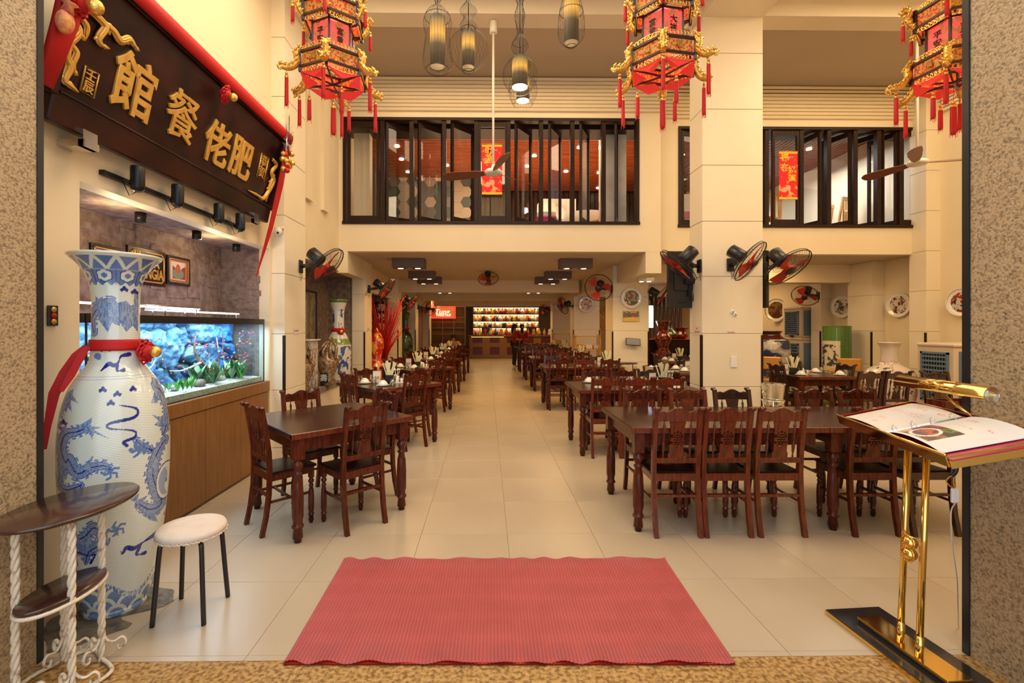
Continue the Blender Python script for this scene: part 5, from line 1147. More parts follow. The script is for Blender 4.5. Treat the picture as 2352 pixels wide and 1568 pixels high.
# ================================================================== wall fans
def wall_fan(br, gc, r, axis, label, side=1, ceiling=False):
    """br bracket on the wall, gc guard centre, axis the way it blows"""
    br, gc, ax = Vector(br), Vector(gc), Vector(axis).normalized(); t = thing('wall_fan', label, 'fan', br, group='black and red wall fans'); o = gc - br
    x, y, n = basis(ax); b = MB()
    def ring(c_, R_, th, ns=28): b.tube([c_ + x * R_ * math.cos(j * 2 * PI / ns) + y * R_ * math.sin(j * 2 * PI / ns) for j in range(ns)], th, 5, closed=True)
    ring(o, r, .006); ring(o - ax * .03, r * .985, .004); ring(o + ax * .05, r * .55, .0016); ring(o - ax * .075, r * .5, .0016)
    for k in range(44):
        a = k * 2 * PI / 44; d = x * math.cos(a) + y * math.sin(a); b.tube([o + d * r, o + d * r * .9 + ax * .028, o + d * r * .6 + ax * .048, o + d * r * .22 + ax * .055], .0011, 3, cap=False)
        b.tube([o + d * r, o + d * r * .85 - ax * .05, o + d * r * .5 - ax * .075, o + d * r * .25 - ax * .08], .0011, 3, cap=False)
    b.build('guard', M_blackm, t)
    b = MB(); b.cyl(o + ax * .05, o + ax * .062, r * .23, r * .2, 18); b.build('guard_badge', M_black, t)
    b = MB(); b.cyl(o - ax * .02, o + ax * .035, r * .15, r * .13, 16); b.build('blade_hub', M_redp, t)
    for k in range(3):
        a0 = k * 2 * PI / 3 + side; vs = []; 
        for i, f in enumerate((.12, .35, .6, .78, .88)):
            for s, g in ((-1, 0), (1, 0)):
                an = a0 + s * (.30 + .28 * math.sin(f * 2.6)) * (.75 if f < .8 else .55) + f * .5; vs.append(o + (x * math.cos(an) + y * math.sin(an)) * r * f + ax * (.022 * s * -1 + .004))
        n0 = len(vs); vs += [v - ax * .003 for v in vs]; fs = []
        for i in range(4): fs += [(i * 2, i * 2 + 1, i * 2 + 3, i * 2 + 2), (n0 + i * 2, n0 + i * 2 + 2, n0 + i * 2 + 3, n0 + i * 2 + 1)]
        b = MB(); b.add(vs, fs, 0, True); b.build('blade', M_redp, t)
    b = MB(); m0 = o - ax * .085; m1 = o - ax * (.085 + r * .75); b.tube([m0, m0 - ax * .015, m1 + ax * .015, m1], [r * .24, r * .30, r * .29, r * .2], 18); b.build('motor_housing', M_black, t)
    b = MB(); mid = (m0 + m1) / 2 - Vector((0, 0, r * .28)); sd = Vector((0, 0, 1)) if not ceiling else x
    b.tube([Vector((0, 0, 0)), Vector((o.x * .25, o.y * .25, -.0)), mid], [.022, .026, .02], 10); b.build('arm', M_black, t)
    w_ = 1 if abs(o.x) > abs(o.y) else 0; b = MB(); b.box((-.014, -.045, -.08) if w_ else (-.045, -.014, -.08), (.014, .045, .08) if w_ else (.045, .014, .08), bev=.008); b.build('wall_plate', M_black, t)
    b = MB(); b.tube([(0, .01, -.05), (.02, .0, -.12), (0.005, -.02, -.18), (.01, 0, -.1)], .002, 4); b.build('pull_cord', M_black, t)
xc = XC + .01
wall_fan(px_x(691, 612, xc), px(752, 612, 5.45), .25, (.72, -.05, -.62), 'black wall fan with red blades on the first column left')
wall_fan(px_x(846, 664, xc), px(888, 666, 8.7), .25, (.8, .05, -.6), 'black wall fan on the second column left of the aisle')
wall_fan(px_x(919, 694, xc), px(948, 695, 12.1), .24, (.8, .05, -.6), 'black wall fan on the third column left of the aisle')
wall_fan(px_x(960, 705, xc), px(985, 708, 15), .24, (.3, -.9, -.3), 'distant wall fan with red blades on the fourth column left')
xp = P0.x - .01
wall_fan(px_x(1606, 611, xp), px(1556, 612, 5.6), .265, (-.66, .16, -.72), 'black wall fan with stickers on the left side of the big pillar', .4)
wall_fan(px(1678, 608, 5.645), px(1724, 601, 5.33), .255, (.58, -.52, -.58), 'wall fan with orange-red blades on the front of the big pillar', .9)
wall_fan(px(1756, 616, 5.7), px(1811, 615, 5.55), .28, (.30, -.62, -.80), 'wall fan with orange-red blades right of the big pillar', 2.2)
wall_fan(px(1404, 664, 9.62), px(1375, 661, 9.4), .28, (-.35, -.85, -.4), 'wall fan on the middle column carrying the round plate and the tablet', .6)
wall_fan(px(1317, 703, 14), px(1292, 702, 13.8), .26, (-.85, -.35, -.35), 'wall fan on the second middle column right of the aisle')
wall_fan(px(1490, 682, 9.65), px(1520, 682, 9.5), .27, (.75, -.3, -.55), 'dark wall fan in the gap behind the television')
wall_fan(px(1879, 679, 9.9), px(1849, 680, 9.6), .25, (-.6, -.5, -.65), 'small wall fan above the tall air coolers on the right wall')
wall_fan(px(1270, 712, 19), px(1250, 712, 18.8), .24, (-.6, -.6, -.4), 'distant wall fan right of the bottle shelves')
for u, v, Y, lb in ((1122, 641, 10.6, 'near'), (1117, 683, 17.5, 'far')):
    p = px(u, v, Y); wall_fan((p.x, Y, ZC - .0), p, .23, (.1, -.55, -.85), f'orbit fan with red blades hanging from the low ceiling over the aisle, {lb} one', 0, True)

# ================================================================== box lamps under the low ceiling
lb = thing('box_lamp', None, 'ceiling lamp'); b = MB(); b.box((-.3, -.14, -.17), (.3, .14, 0), bev=.004); b.build('box', M_lampbox, lb)
for s in (-1, 0, 1):
    b = MB(); b.cyl((s * .16, 0, -.174), (s * .16, 0, -.168), .05, n=18); b.build('lamp_lens', M_bulb if s else M_lampbox, lb)
    b = MB(); b.tube([(s * .16 + .055 * math.cos(q * PI / 8), .055 * math.sin(q * PI / 8), -.172) for q in range(16)], .005, 5, closed=True); b.build('ring', M_steel, lb)
LB = Stamp(lb); names = ['first', 'second', 'third', 'fourth']
for i, (ul, ur_, v, Y) in enumerate(((940, 1321, 592, 8.75), (970, 1281, 627, 10.7), (987, 1256, 641, 11.9), (1022, 1225, 680, 15.2), (1035, 1210, 690, 19.0))):
    for u, s in ((ul, 'left'), (ur_, 'right')):
        x = px(u, v, Y).x; LB.put((x, Y, ZC), 0, f'brown box ceiling lamp, {ORD[i]} from the door in the {s} row', 'box ceiling lamps')
        area('box_lamp_light', (x, Y, ZC - .19), (.45, .2), 12 if Y < 16 else 9, (1, .57, .18), spread=2.6)
for x, y in ((5.4, 8.9), (4.6, 11.6), (6.4, 12.5), (5.4, 16)): area('side_room_light', (x, y, ZC - .03), (1.2, .8), 18, (1, .66, .30))
p = px(1482, 637, 8.6); t = thing('box_lamp', 'small white twin ceiling lamp beside the beam left of the television', 'ceiling lamp', (p.x, 8.6, ZB)); b = MB(); b.box((-.14, -.07, -.07), (.14, .07, 0), bev=.003); b.build('box', M_white, t)
for s in (-1, 1): b = MB(); b.cyl((s * .07, 0, -.074), (s * .07, 0, -.069), .035, n=14); b.build('lamp_lens', M_bulb, t)
# ================================================================== doormat
mt = thing('doormat', 'large faded red ribbed plastic mat lying inside the doorway', 'mat'); A, B_, C_, D_ = pz(650, 1522, .012), pz(1690, 1522, .012), pz(1527, 1281, .012), pz(790, 1283, .012)
def mpos(U, V):
    X = (A.x * (1 - U) + B_.x * U) * (1 - V) + (D_.x * (1 - U) + C_.x * U) * V; Y = (A.y * (1 - U) + B_.y * U) * (1 - V) + (D_.y * (1 - U) + C_.y * U) * V
    ed = np.exp(-(1 - V) * 30) + np.exp(-V * 26); Z = .0075 + .0032 * np.abs(np.sin(U * PI * 118)) + ed * .006 * (1 + np.sin(U * 60 + 3 * np.sin(U * 11))); return X, Y + ed * .006 * np.sin(U * 75), Z
def mcol(U, V):
    n = vnoise(U * 9, V * 5, 1); n2 = vnoise(U * 30, V * 12, 2); c_ = np.array(lin(172, 82, 84)) * (1 - .0 * n[..., None]); k = np.clip((n * .6 + n2 * .4 - .4) * 2.4, 0, 1)[..., None]; c_ = c_ * (1 - k * .45) + np.array(lin(145, 62, 66)) * k * .45
    g = (np.abs(np.sin(U * PI * 118)) < .38)[..., None]; w_ = (np.sin(V * 520 + (np.floor(U * 118) % 2) * PI) > .55)[..., None]; c_ = np.where(g, c_ * .55, c_); return np.where(w_, c_ * .88, c_)
surf('mat_surface', 944, 160, mpos, mcol, mat_col('mat_vinyl', .55), mt)
b = MB(); b.add([A - Vector((0, 0, .009)), B_ - Vector((0, 0, .009)), C_ - Vector((0, 0, .009)), D_ - Vector((0, 0, .009))], [(0, 1, 2, 3)]); b.add([A - Vector((0, 0, .004)), B_ - Vector((0, 0, .004)), C_ - Vector((0, 0, .004)), D_ - Vector((0, 0, .004))], [(0, 1, 2, 3)]); b.build('backing', M_redp, mt)

# ================================================================== stool
sx, sy = -1.615, 2.585; st = thing('stool', 'round stool with a white fabric-covered seat and four black tube legs', 'stool', (sx, sy, 0), .06)
b = MB(); b.lathe([(0, .43), (.155, .432), (.168, .442), (.170, .458), (.160, .474), (.10, .482), (0, .484)], 40); b.build('seat', mat('cream_cloth', (.72, .62, .52), .75, col2=(.64, .53, .45), scale=6, bump=.15, bscale=40), st)
b = MB(); b.tube([((.167 + .003 * math.sin(k * 5)) * math.cos(k * PI / 60), (.167 + .003 * math.sin(k * 5)) * math.sin(k * PI / 60), .436 + .004 * math.sin(k * 3.7)) for k in range(120)], .005, 5, closed=True); b.build('cover_hem', MATS['cream_cloth'], st)
for k in range(4):
    a = k * PI / 2 + PI / 4; cx, cy = math.cos(a), math.sin(a); b = MB(); b.tube(cr([(.06 * cx, .06 * cy, .425), (.11 * cx, .11 * cy, .425), (.140 * cx, .140 * cy, .412), (.150 * cx, .150 * cy, .38), (.165 * cx, .165 * cy, .2), (.182 * cx, .182 * cy, .004)], 4), .0125, 10); b.build('leg', M_black, st)

# ================================================================== two-tier oval side table
sd = thing('side_table', 'two-tier oval side table with twisted white iron legs by the left jamb', 'table', (-1.845, 2.10, 0))
def oval(z, a, c_, dx, dy, rot, nm, t_=.016):
    b = MB(); b.lathe([(0, z - t_), (.985, z - t_), (1, z - t_ * .6), (1, z - .003), (.985, z), (0, z)], 56, M=Matrix.Translation((dx, dy, 0)) @ Matrix.Rotation(rot, 4, 'Z') @ Matrix.Diagonal((a, c_, 1, 1))); return b.build(nm, mat('oval_top_wood', (.035, .012, .008), .22, col2=(.06, .022, .014), scale=5, coat=.5) if 'oval_top_wood' not in MATS else MATS['oval_top_wood'], sd)
oval(.765, .20, .295, -.02, .03, -.05, 'upper_top'); oval(.435, .105, .185, .02, -.06, -.05, 'lower_shelf')
M_iron = mat('chipped_cream_iron', (.70, .62, .48), .5, col2=(.30, .18, .10), scale=22, thr=(.56, .70), bump=.3, bscale=60)
b = MB(); b.tube([(.02 + .108 * math.cos(t), -.06 + .188 * math.sin(t), .412) for t in [k * PI / 24 for k in range(48)]], .008, 6, closed=True); b.build('shelf_ring', M_iron, sd)
for (x, y) in ((.108, -.12), (-.07, -.175), (.045, .11), (-.12, .10)):
    b = MB(); K = 90
    for s in range(3):
        ph = s * 2.094; b.tube([(x + .0075 * math.cos(ph + z * 42), y + .0075 * math.sin(ph + z * 42), z) for z in [.0 + .745 * k / K for k in range(K + 1)]], .0085, 6)
    b.build('leg', M_iron, sd)
    for a in (0.6, 2.7, 4.6):
        dx, dy = math.cos(a), math.sin(a); P = [(0, .14), (.02, .09), (.045, .075), (.075, .085), (.09, .06), (.08, .035), (.062, .035), (.06, .055)]
        b = MB(); b.tube([(x + dx * q, y + dy * q, z) for q, z in cr(P, 4)], .008, 6, flat=.6); b.build('scroll_foot', M_iron, sd)
b = MB(); q = [(.108, -.12), (.16, .02), (.045, .11), (-.05, .17), (-.12, .10), (-.17, -.04), (-.07, -.175), (.03, -.2)]; b.tube(cr([(x, y, .012) for x, y in q + q[:1]], 5), .009, 6); b.build('base_ring', M_iron, sd)

# ================================================================== menu stand
ms = thing('menu_stand', 'brass menu stand with twin poles on a black slab, lamp tube on top', 'stand')
Ms = Matrix.Translation((2.02, 2.17, 0)) @ Matrix.Rotation(.07, 4, 'Z')
b = MB(); b.box((-.155, -.42, .0), (.155, .36, .028), bev=.003, M=Ms); b.build('base_slab', mat('black_stone', (.018, .018, .02), .15, coat=.6), ms)
b = MB(); b.box((-.157, -.422, .0), (-.153, .362, .022), M=Ms); b.box((-.155, .358, 0), (.155, .362, .022), M=Ms); b.build('brass_edge', M_brass, ms)
b = MB(); b.box((-.078, -.20, .028), (.038, .24, .042), M=Ms); b.build('foot_plate', M_black, ms); b = MB(); b.box((-.08, -.205, .042), (.04, .245, .056), bev=.002, M=Ms); b.build('brass_plate', M_brass, ms)
PB = [pz(2068, 1473, .056), pz(2111, 1508, .056)]; PT = [px(2087, 1010, PB[0].y), px(2130, 1030, PB[1].y)]
for a, c_ in zip(PB, PT): b = MB(); b.cyl(a, c_ + Vector((0, 0, .04)), .0135, n=18); b.cyl(a, a + (c_ - a) * .1, .0155, n=18); b.build('pole', M_brass, ms)
for v in (1177, 1207):
    f = .52 if v < 1190 else .465; c_ = (PB[0] + PB[1]) / 2 * (1 - f) + (PT[0] + PT[1]) / 2 * f
    b = MB(); b.sph(c_ + Vector((-.018, 0, 0)), .031, 18, 12); b.build('ball', M_brass, ms)
    b = MB(); b.tube([c_ + Vector((-.018 - .01, .033 * math.cos(t), .033 * math.sin(t))) for t in [k * PI / 12 for k in range(24)]], .004, 6, closed=True)
    for k in range(8): a = k * PI / 4; b.tube([c_ + Vector((-.018, 0, 0)) + Vector((-.031 * math.cos(e), .031 * math.sin(e) * math.cos(a), .031 * math.sin(e) * math.sin(a))) * 1.02 for e in (.1, .5, .9, 1.3)], .0016, 4)
    b.build('ball_ribs', M_brass, ms)
TA, TB, TC = px(1926, 957, 2.40), px(2177, 1052, 1.80), px(2350, 985, 1.80)   # low far corner, low near corner, high near corner
TA = pz(1926, 957, 1.075); TB = pz(2177, 1052, 1.075); ey = (TA - TB); LT = ey.length; ey.normalize(); TC = px_x(2352, 985, TB.x + .36); ex = (TC - TB); ex = (ex - ey * ex.dot(ey)); LW = ex.length; ex.normalize(); ez = ex.cross(ey)
if ez.z < 0: ez = -ez
MT = Matrix(((ex.x, ey.x, ez.x, TB.x), (ex.y, ey.y, ez.y, TB.y), (ex.z, ey.z, ez.z, TB.z), (0, 0, 0, 1)))
b = MB(); b.box((0, 0, -.035), (LW, LT, -.012), M=MT); b.box((-.006, 0, -.035), (0, LT, .012), M=MT, bev=.002); b.box((0, -.004, -.04), (LW, 0, .004), M=MT); b.box((0, LT, -.04), (LW, LT + .004, .004), M=MT); b.box((LW, 0, -.035), (LW + .005, LT, .006), M=MT); b.build('tray', M_brass, ms)
b = MB(); b.tube([MT @ Vector((-.004, y, .012)) for y in (0, LT)], .006, 8); b.build('tray_lip', M_brass, ms)
la, lb_ = px_x(2068, 876, TB.x + .40), px_x(2278, 908, TB.x + .40)
b = MB(); d_ = (lb_ - la).normalized(); K = 14; vs = []; up_ = Vector((0, 0, 1)); sd_ = d_.cross(up_).normalized(); 
for r_ in (.036, .033):
    for p_ in (la, lb_):
        for k in range(K + 1): t_ = -.5 + (PI + .9) * k / K; vs.append(p_ + sd_ * math.cos(t_) * r_ + d_.cross(sd_) * -math.sin(t_) * r_)
n_ = K + 1; fs = [(k, k + 1, n_ + k + 1, n_ + k) for k in range(K)] + [(2 * n_ + k, 3 * n_ + k, 3 * n_ + k + 1, 2 * n_ + k + 1) for k in range(K)] + [(n_ + k, n_ + k + 1, 3 * n_ + k + 1, 3 * n_ + k) for k in range(K)] + [(k, 2 * n_ + k, 2 * n_ + k + 1, k + 1) for k in range(K)] + [(0, n_, 3 * n_, 2 * n_), (K, 2 * n_ + K, 3 * n_ + K, n_ + K)]
b.add(vs, fs, 0, True); b.build('lamp_hood', M_brass, ms)
b = MB(); b.tube([la + d_ * .02 - up_ * .0, lb_ - d_ * .02], .011, 10); b.build('lamp_tube', M_porc, ms)
b = MB(); b.tube([lb_ + d_ * -.001 + sd_ * .033 * math.cos(t) + up_ * .033 * math.sin(t) for t in [k * PI / 10 for k in range(20)]], .003, 6, closed=True); b.cyl(lb_ - d_ * .004, lb_, .031, n=20); b.build('end_cap', M_drink, ms)
b = MB(); b.cyl(la + d_ * .22 - up_ * .03, MT @ Vector((LW, LT * .5, 0)), .006); b.build('lamp_arm', M_brass, ms)
# open ring binder menu
mb = thing('menu_binder', 'open ring binder menu in plastic sleeves with a red cover, on the brass stand', 'menu'); mb.matrix_world = MT
b = MB(); b.box((.004, -.012, -.010), (LW - .01, LT - .02, -.004), bev=.001); b.build('cover', mat('crimson_vinyl', (.42, .012, .05), .3, coat=.4), mb)
cm_ = LT * .50
def page(y0, y1, flip, paint):
    W0, h_ = LW - .04, y1 - y0
    def pos(U, V):
        t = V if not flip else 1 - V     # V=0 by the spine
        return .012 + U * W0, (y0 + V * h_), .0 + .030 * np.sin(np.clip(t, 0, 1) * PI) ** .6 * (.55 if flip else .9) + .0005
    surf('page', 90, 110, pos, paint, mat_col('sleeve_page', .35, .0) if not flip else bpy.data.materials['sleeve_page'], mb)
def pg_r(U, V):      # near page: V 0 = outer near edge, 1 = spine ; U 0 = bottom of the page
    c_ = np.empty(U.shape + (3,)); c_[:] = lin(228, 222, 214); m = (V > .26) & (V < .94) & (U > .05) & (U < .47)
    c_[m] = lin(96, 60, 40); n = vnoise(U * 14, V * 14, 3); c_[m & (n > .5)] = lin(150, 100, 60); c_[m & (V < .5) & (U > .28)] = lin(40, 26, 22); c_[m & (V > .75) & (U < .25)] = lin(170, 20, 30)
    d = np.hypot((U - .22) / .16, (V - .56) / .20); q = m & (d < 1); c_[q] = lin(235, 225, 215); q = m & (d < .78); c_[q] = lin(90, 45, 28); c_[q & (n > .48)] = lin(190, 90, 45); c_[q & (vnoise(U * 30, V * 30, 8) > .6)] = lin(190, 40, 25)
    d = np.hypot((U - .14) / .09, (V - .86) / .1); c_[m & (d < 1)] = lin(230, 215, 200); c_[m & (d < .8)] = lin(225, 165, 40)
    c_[m & (U > .36) & (V < .5) & (V > .36) & (n > .4)] = lin(90, 130, 40); c_[m & (U > .40) & (V > .62) & (n > .42)] = lin(150, 80, 90)
    for (a, c0, w0, h0, col) in ((.82, .62, .025, .16, (205, 90, 80)), (.72, .2, .02, .10, (205, 90, 80)), (.62, .5, .012, .3, (200, 150, 140))): q = (np.abs(U - a) < w0) & (np.abs(V - c0) < h0 / 2) & (vnoise(U * 120, V * 90, 4) > .52); c_[q] = lin(*col)
    return c_
def pg_l(U, V):
    c_ = np.empty(U.shape + (3,)); c_[:] = lin(214, 204, 192)
    for (a, c0, w0, h0, col) in ((.86, .5, .03, .2, (205, 90, 80)), (.86, .16, .03, .12, (205, 90, 80)), (.3, .5, .03, .14, (205, 100, 90)), (.3, .8, .02, .1, (210, 130, 120)), (.62, .5, .06, .6, (190, 165, 150)), (.14, .4, .02, .1, (210, 120, 110))): q = (np.abs(U - a) < w0) & (np.abs(V - c0) < h0 / 2) & (vnoise(U * 110, V * 90, 4) > .54); c_[q] = lin(*col)
    return c_
page(.055, cm_ - .012, False, pg_r); page(cm_ + .012, LT - .03, True, pg_l)
b = MB(); b.box((.012, cm_ - .012, -.004), (LW - .03, cm_ + .012, .004), bev=.002); b.build('spine', M_steel, mb)
for k in range(4):
    x = .05 + k * (LW - .12) / 3; b = MB(); b.tube([(x, cm_ + .02 * math.cos(t), .006 + .022 * math.sin(t)) for t in [j * PI / 8 for j in range(9)]], .0018, 6); b.build('ring', M_steel, mb)
# cable with its switch
cb = thing('power_cord', 'lamp cord with a white inline switch hanging behind the menu stand', 'cord'); P = [px(2196, 1052, 2.2), px(2192, 1085, 2.2), px(2178, 1105, 2.2), px(2192, 1122, 2.2)]
b = MB(); b.tube(cr([px(2198, 1045, 2.2), px(2195, 1080, 2.2), px(2185, 1092, 2.2)], 4), .010, 8); b.build('black_sleeve', M_black, cb)
b = MB(); b.tube(cr([px(2188, 1090, 2.2), px(2174, 1102, 2.2), px(2178, 1112, 2.2), px(2190, 1122, 2.2)], 4), .0028, 6); b.tube(cr([px(2192, 1088, 2.2), px(2190, 1105, 2.2), px(2193, 1122, 2.2)], 3), .0028, 6); b.build('yellow_wire', M_yellow, cb)
b = MB(); c_ = px(2193, 1138, 2.2); b.box(c_ - Vector((.018, .009, .035)), c_ + Vector((.018, .009, .035)), bev=.006); b.build('inline_switch', M_porc, cb)
b = MB(); b.tube(cr([px(2194, 1155, 2.2), px(2184, 1180, 2.25), px(2188, 1260, 2.3), px(2198, 1330, 2.3), px(2200, 1400, 2.35), px(2203, 1460, 2.4), pz(2215, 1478, .006)], 5), .0032, 6); b.build('clear_cord', M_porc, cb)
# wooden box with pearl inlay on the table behind
t = thing('inlaid_box', 'wooden napkin box with pearl flower inlay on the right table behind the menu stand', 'box', (px(2222, 900, 3.75).x, 3.85, .801)); b = MB(); b.prism([(-.17, 0), (.17, 0), (.17, .15), (.06, .15), (.04, .11), (-.04, .11), (-.06, .15), (-.17, .15)], -.09, -.08, 'y'); b.box((-.17, -.08, 0), (-.16, .09, .15)); b.box((.16, -.08, 0), (.17, .09, .15)); b.box((-.17, .08, 0), (.17, .09, .15)); b.box((-.16, -.08, 0), (.16, .08, .01)); b.build('box', M_woodl, t)
for k in range(9): a = -.13 + (k % 3) * .03 + (k // 3) * .1; b = MB(); b.sph((a, -.0915, .05 + .02 * math.sin(k * 2)), .013, 6, 4, sc=(1.4, .1, .6), M=Matrix.Rotation(0, 4, 'Y')); b.build('pearl_inlay', M_porc, t)

# ================================================================== fixtures on the big pillar
def tv(u0, u1, v0, v1, Y, label, nrm):
    a, c_ = px(u0, v1, Y), px(u1, v0, Y); t = thing('television', label, 'television', (a.x, Y, a.z)); w_, h_ = c_.x - a.x, c_.z - a.z
    b = MB(); b.box((0, -.02, 0), (w_, .03, h_), bev=.006); b.build('casing', M_black, t); b = MB(); b.box((w_ * .22, -.045, h_ * .3), (w_ - .01, -.02, h_ * .78), bev=.008); b.build('rear_cover', M_black, t)
    b = MB(); b.box((w_ * .55, -.10, h_ * .42), (w_ + .03, -.045, h_ * .50)); b.box((w_ * .7, -.06, h_ * .2), (w_ * .8, -.045, h_ * .7)); b.tube([(w_ * .9, -.06, h_ * .3), (w_ * .85, -.06, h_ * .12), (w_ * .4, -.05, h_ * .1)], .008, 6); b.build('bracket', M_blackm, t); return t
tv(1533, 1596, 577, 707, 5.95, 'black back of a television hung left of the big pillar', None)
b = MB(); a, c_ = px(1752, 707, 5.80), px(1760, 576, 5.80); b.box((a.x + .01, 5.75, a.z), (a.x + .05, 6.6, c_.z), bev=.004); t = thing('television', 'slim black edge of a television on the right side of the big pillar', 'television'); b.build('casing', M_black, t)
b = MB(); b.box((a.x - .01, 6.05, a.z + .25), (a.x + .01, 6.2, a.z + .45)); b.build('bracket', M_blackm, t)
def plate_(nm, label, cat, u0, u1, v0, v1, Y, m, d=.012, txt=None, tm=None, ts=.5, par=None):
    a, c_ = px(u0, v1, Y), px(u1, v0, Y); t = thing(nm, label, cat, (a.x, Y - d, a.z)); w_, h_ = c_.x - a.x, c_.z - a.z; b = MB(); b.box((0, 0, 0), (w_, d, h_), bev=min(.003, d / 3)); b.build('plate', m, t)
    if txt: text('lettering', txt, h_ * ts, tm or M_redp, t, (w_ / 2, -.001, h_ / 2), (PI / 2, 0, 0), .0006)
    return t
M_paper = mat('label_paper', (.75, .62, .55), .6)
YP = 5.65
t = plate_('light_switch', 'blank white switch plate low on the front of the big pillar', 'switch', 1678, 1692, 818, 843, YP, M_porc)
plate_('wall_label', 'tiny white label on the front of the big pillar', 'label', 1672, 1686, 760, 765, YP, M_paper, .003, 'No smoking', M_redp, .7)
def side_label(u0, u1, v0, v1, label, l1, l2):
    a, c_ = px_x(u0, v1, P0.x), px_x(u1, v0, P0.x); t = thing('wall_label', label, 'label', (P0.x - .004, c_.y, min(a.z, c_.z))); h_ = abs(c_.z - a.z); L2 = a.y - c_.y; b = MB(); b.box((0, 0, 0), (.003, L2, h_)); b.build('sheet', M_paper, t)
    text('lettering', l1, h_ * .3, M_redp, t, (-.001, L2 * .55, h_ * .68), (PI / 2, 0, -PI / 2), .0005); text('lettering', l2, h_ * .3, M_redp, t, (-.001, L2 * .55, h_ * .3), (PI / 2, 0, -PI / 2), .0005)
side_label(1595, 1611, 748, 768, 'pink and white notice on the left side of the big pillar', 'NO', 'SMOKING')
for u, v in ((1682, 716), (1688, 722)):
    p = px(u, v, YP - .006); t = thing('wall_hook', f'small white and black adhesive hook on the big pillar, {"upper" if v < 720 else "lower"} of two', 'hook', p); b = MB(); b.sph((0, 0, 0), .022, 12, 8, sc=(1, .2, 1.3)); b.build('pad', M_porc, t); b = MB(); b.tube([(0, -.006, .01), (.012, -.014, -.005), (0, -.016, -.018), (-.01, -.012, -.01)], .003, 6); b.build('hook', M_black, t)
for xx, Y, nm in ((XC + .002, 5.72, 'first'), (XC + .002, 9.2, 'second')):
    b = MB(); b.box((xx, Y - .07, 1.47), (xx + .003, Y + .07, 1.55)); t = thing('wall_label', f'small red and white notice on the {nm} left column', 'label'); b.build('sheet', M_paper, t); text('lettering', 'NO SMOKING', .022, M_redp, t, (xx + .004, Y, 1.51), (PI / 2, 0, PI / 2), .0004)
# middle column: plate, painting, tablet, little iron table
def plate_painter(seed, cols, base=(215, 205, 195), dens=.52):
    def f(U, V):
        c_ = np.empty(U.shape + (3,)); c_[:] = lin(*base); R_ = V * 1.0; X = R_ * np.cos(U * 2 * PI); Z = R_ * np.sin(U * 2 * PI); m0 = R_ < .93
        for i, cc_ in enumerate(cols): n = vnoise(X * 4.5 + 9 + i * 3, Z * 4.5 + 7, seed + i, 5); c_[m0 & (n > dens) & (np.hypot(X - .1 * i + .1, Z + .1 * (i % 3) - .1) < .8)] = lin(*cc_)
        return c_
    return f
def wall_plate(p, r, nrm, label, painter, squash=1):
    t = thing('porcelain_plate', label, 'plate', p); nrm = Vector(nrm); rz = math.atan2(nrm.y, nrm.x) + PI / 2
    t.rotation_euler = (0, 0, rz)
    surf('dish', 96, 40, lambda U, V: (r * V * np.cos(U * 2 * PI), -.012 - .022 * np.clip((V - .7) / .3, 0, 1) ** 1.5, r * V * np.sin(U * 2 * PI)), painter, M_col, t, wrap=True)
    b = MB(); b.tube([(r * math.cos(k * PI / 24), -.032, r * math.sin(k * PI / 24)) for k in range(48)], .006, 6, closed=True); b.build('rim', M_porc, t); b = MB(); b.lathe([(r * .55, 0), (r * .98, .03)], 40, cap=False, M=Matrix.Rotation(PI / 2, 4, 'X')); b.build('back', M_porc, t)
wall_plate(px(1450, 684, 9.59), .215, (0, -1, 0), 'round plate painted with a green and red bird scene on the middle column', plate_painter(3, [(60, 90, 60), (120, 50, 40), (150, 120, 70), (50, 70, 90)]))
wall_plate(px(1347, 699, 13.89), .24, (0, -1, 0), 'round plate painted in violet on the second middle column', plate_painter(9, [(140, 80, 110), (160, 110, 130)], (205, 185, 180)))
wall_plate(px(1289, 703, 18.39), .25, (0, -1, 0), 'distant round plate with green leaves behind the wall fan', plate_painter(5, [(80, 110, 70)], (205, 195, 180), .56))
a, c_ = px(1431, 738, 9.58), px(1468, 714, 9.58); t = thing('small_painting', 'small colourful dancing figures painting under the round plate', 'picture', (a.x, 9.58, a.z)); w_, h_ = c_.x - a.x, c_.z - a.z; b = MB(); b.box((0, 0, 0), (w_, .015, h_)); b.build('canvas', M_goldp, t)
def danc(U, V):
    c_ = np.empty(U.shape + (3,)); c_[:] = lin(225, 185, 80); m = (V > .3 + .2 * vnoise(U * 12, U * 0, 2)); c_[m] = lin(110, 130, 120); n = vnoise(U * 9, V * 8, 6); c_[m & (n > .5)] = lin(175, 70, 50); c_[m & (n < .4)] = lin(50, 110, 130); c_[(V > .82) & (n > .45)] = lin(200, 170, 110); return c_
surf('paint', 50, 36, lambda U, V: (.004 + U * (w_ - .008), -.002 + 0 * U, .004 + V * (h_ - .008)), danc, M_colm, t)
p = px(1454, 785, 9.5); t = thing('tablet', 'black tablet screen tilted on the middle column', 'tablet', p); b = MB(); b.box((-.15, -.012, -.075), (.15, .012, .075), bev=.005, M=Matrix.Rotation(.08, 4, 'Y') @ Matrix.Rotation(-.3, 4, 'X')); b.build('casing', M_black, t); b = MB(); b.box((-.135, -.0135, -.062), (.135, -.012, .062), M=Matrix.Rotation(.08, 4, 'Y') @ Matrix.Rotation(-.3, 4, 'X')); b.build('screen', mat('grey_screen', (.10, .09, .08), .2), t); b = MB(); b.cyl((0, 0, 0), (0, .1, -.02), .015); b.build('mount', M_blackm, t)
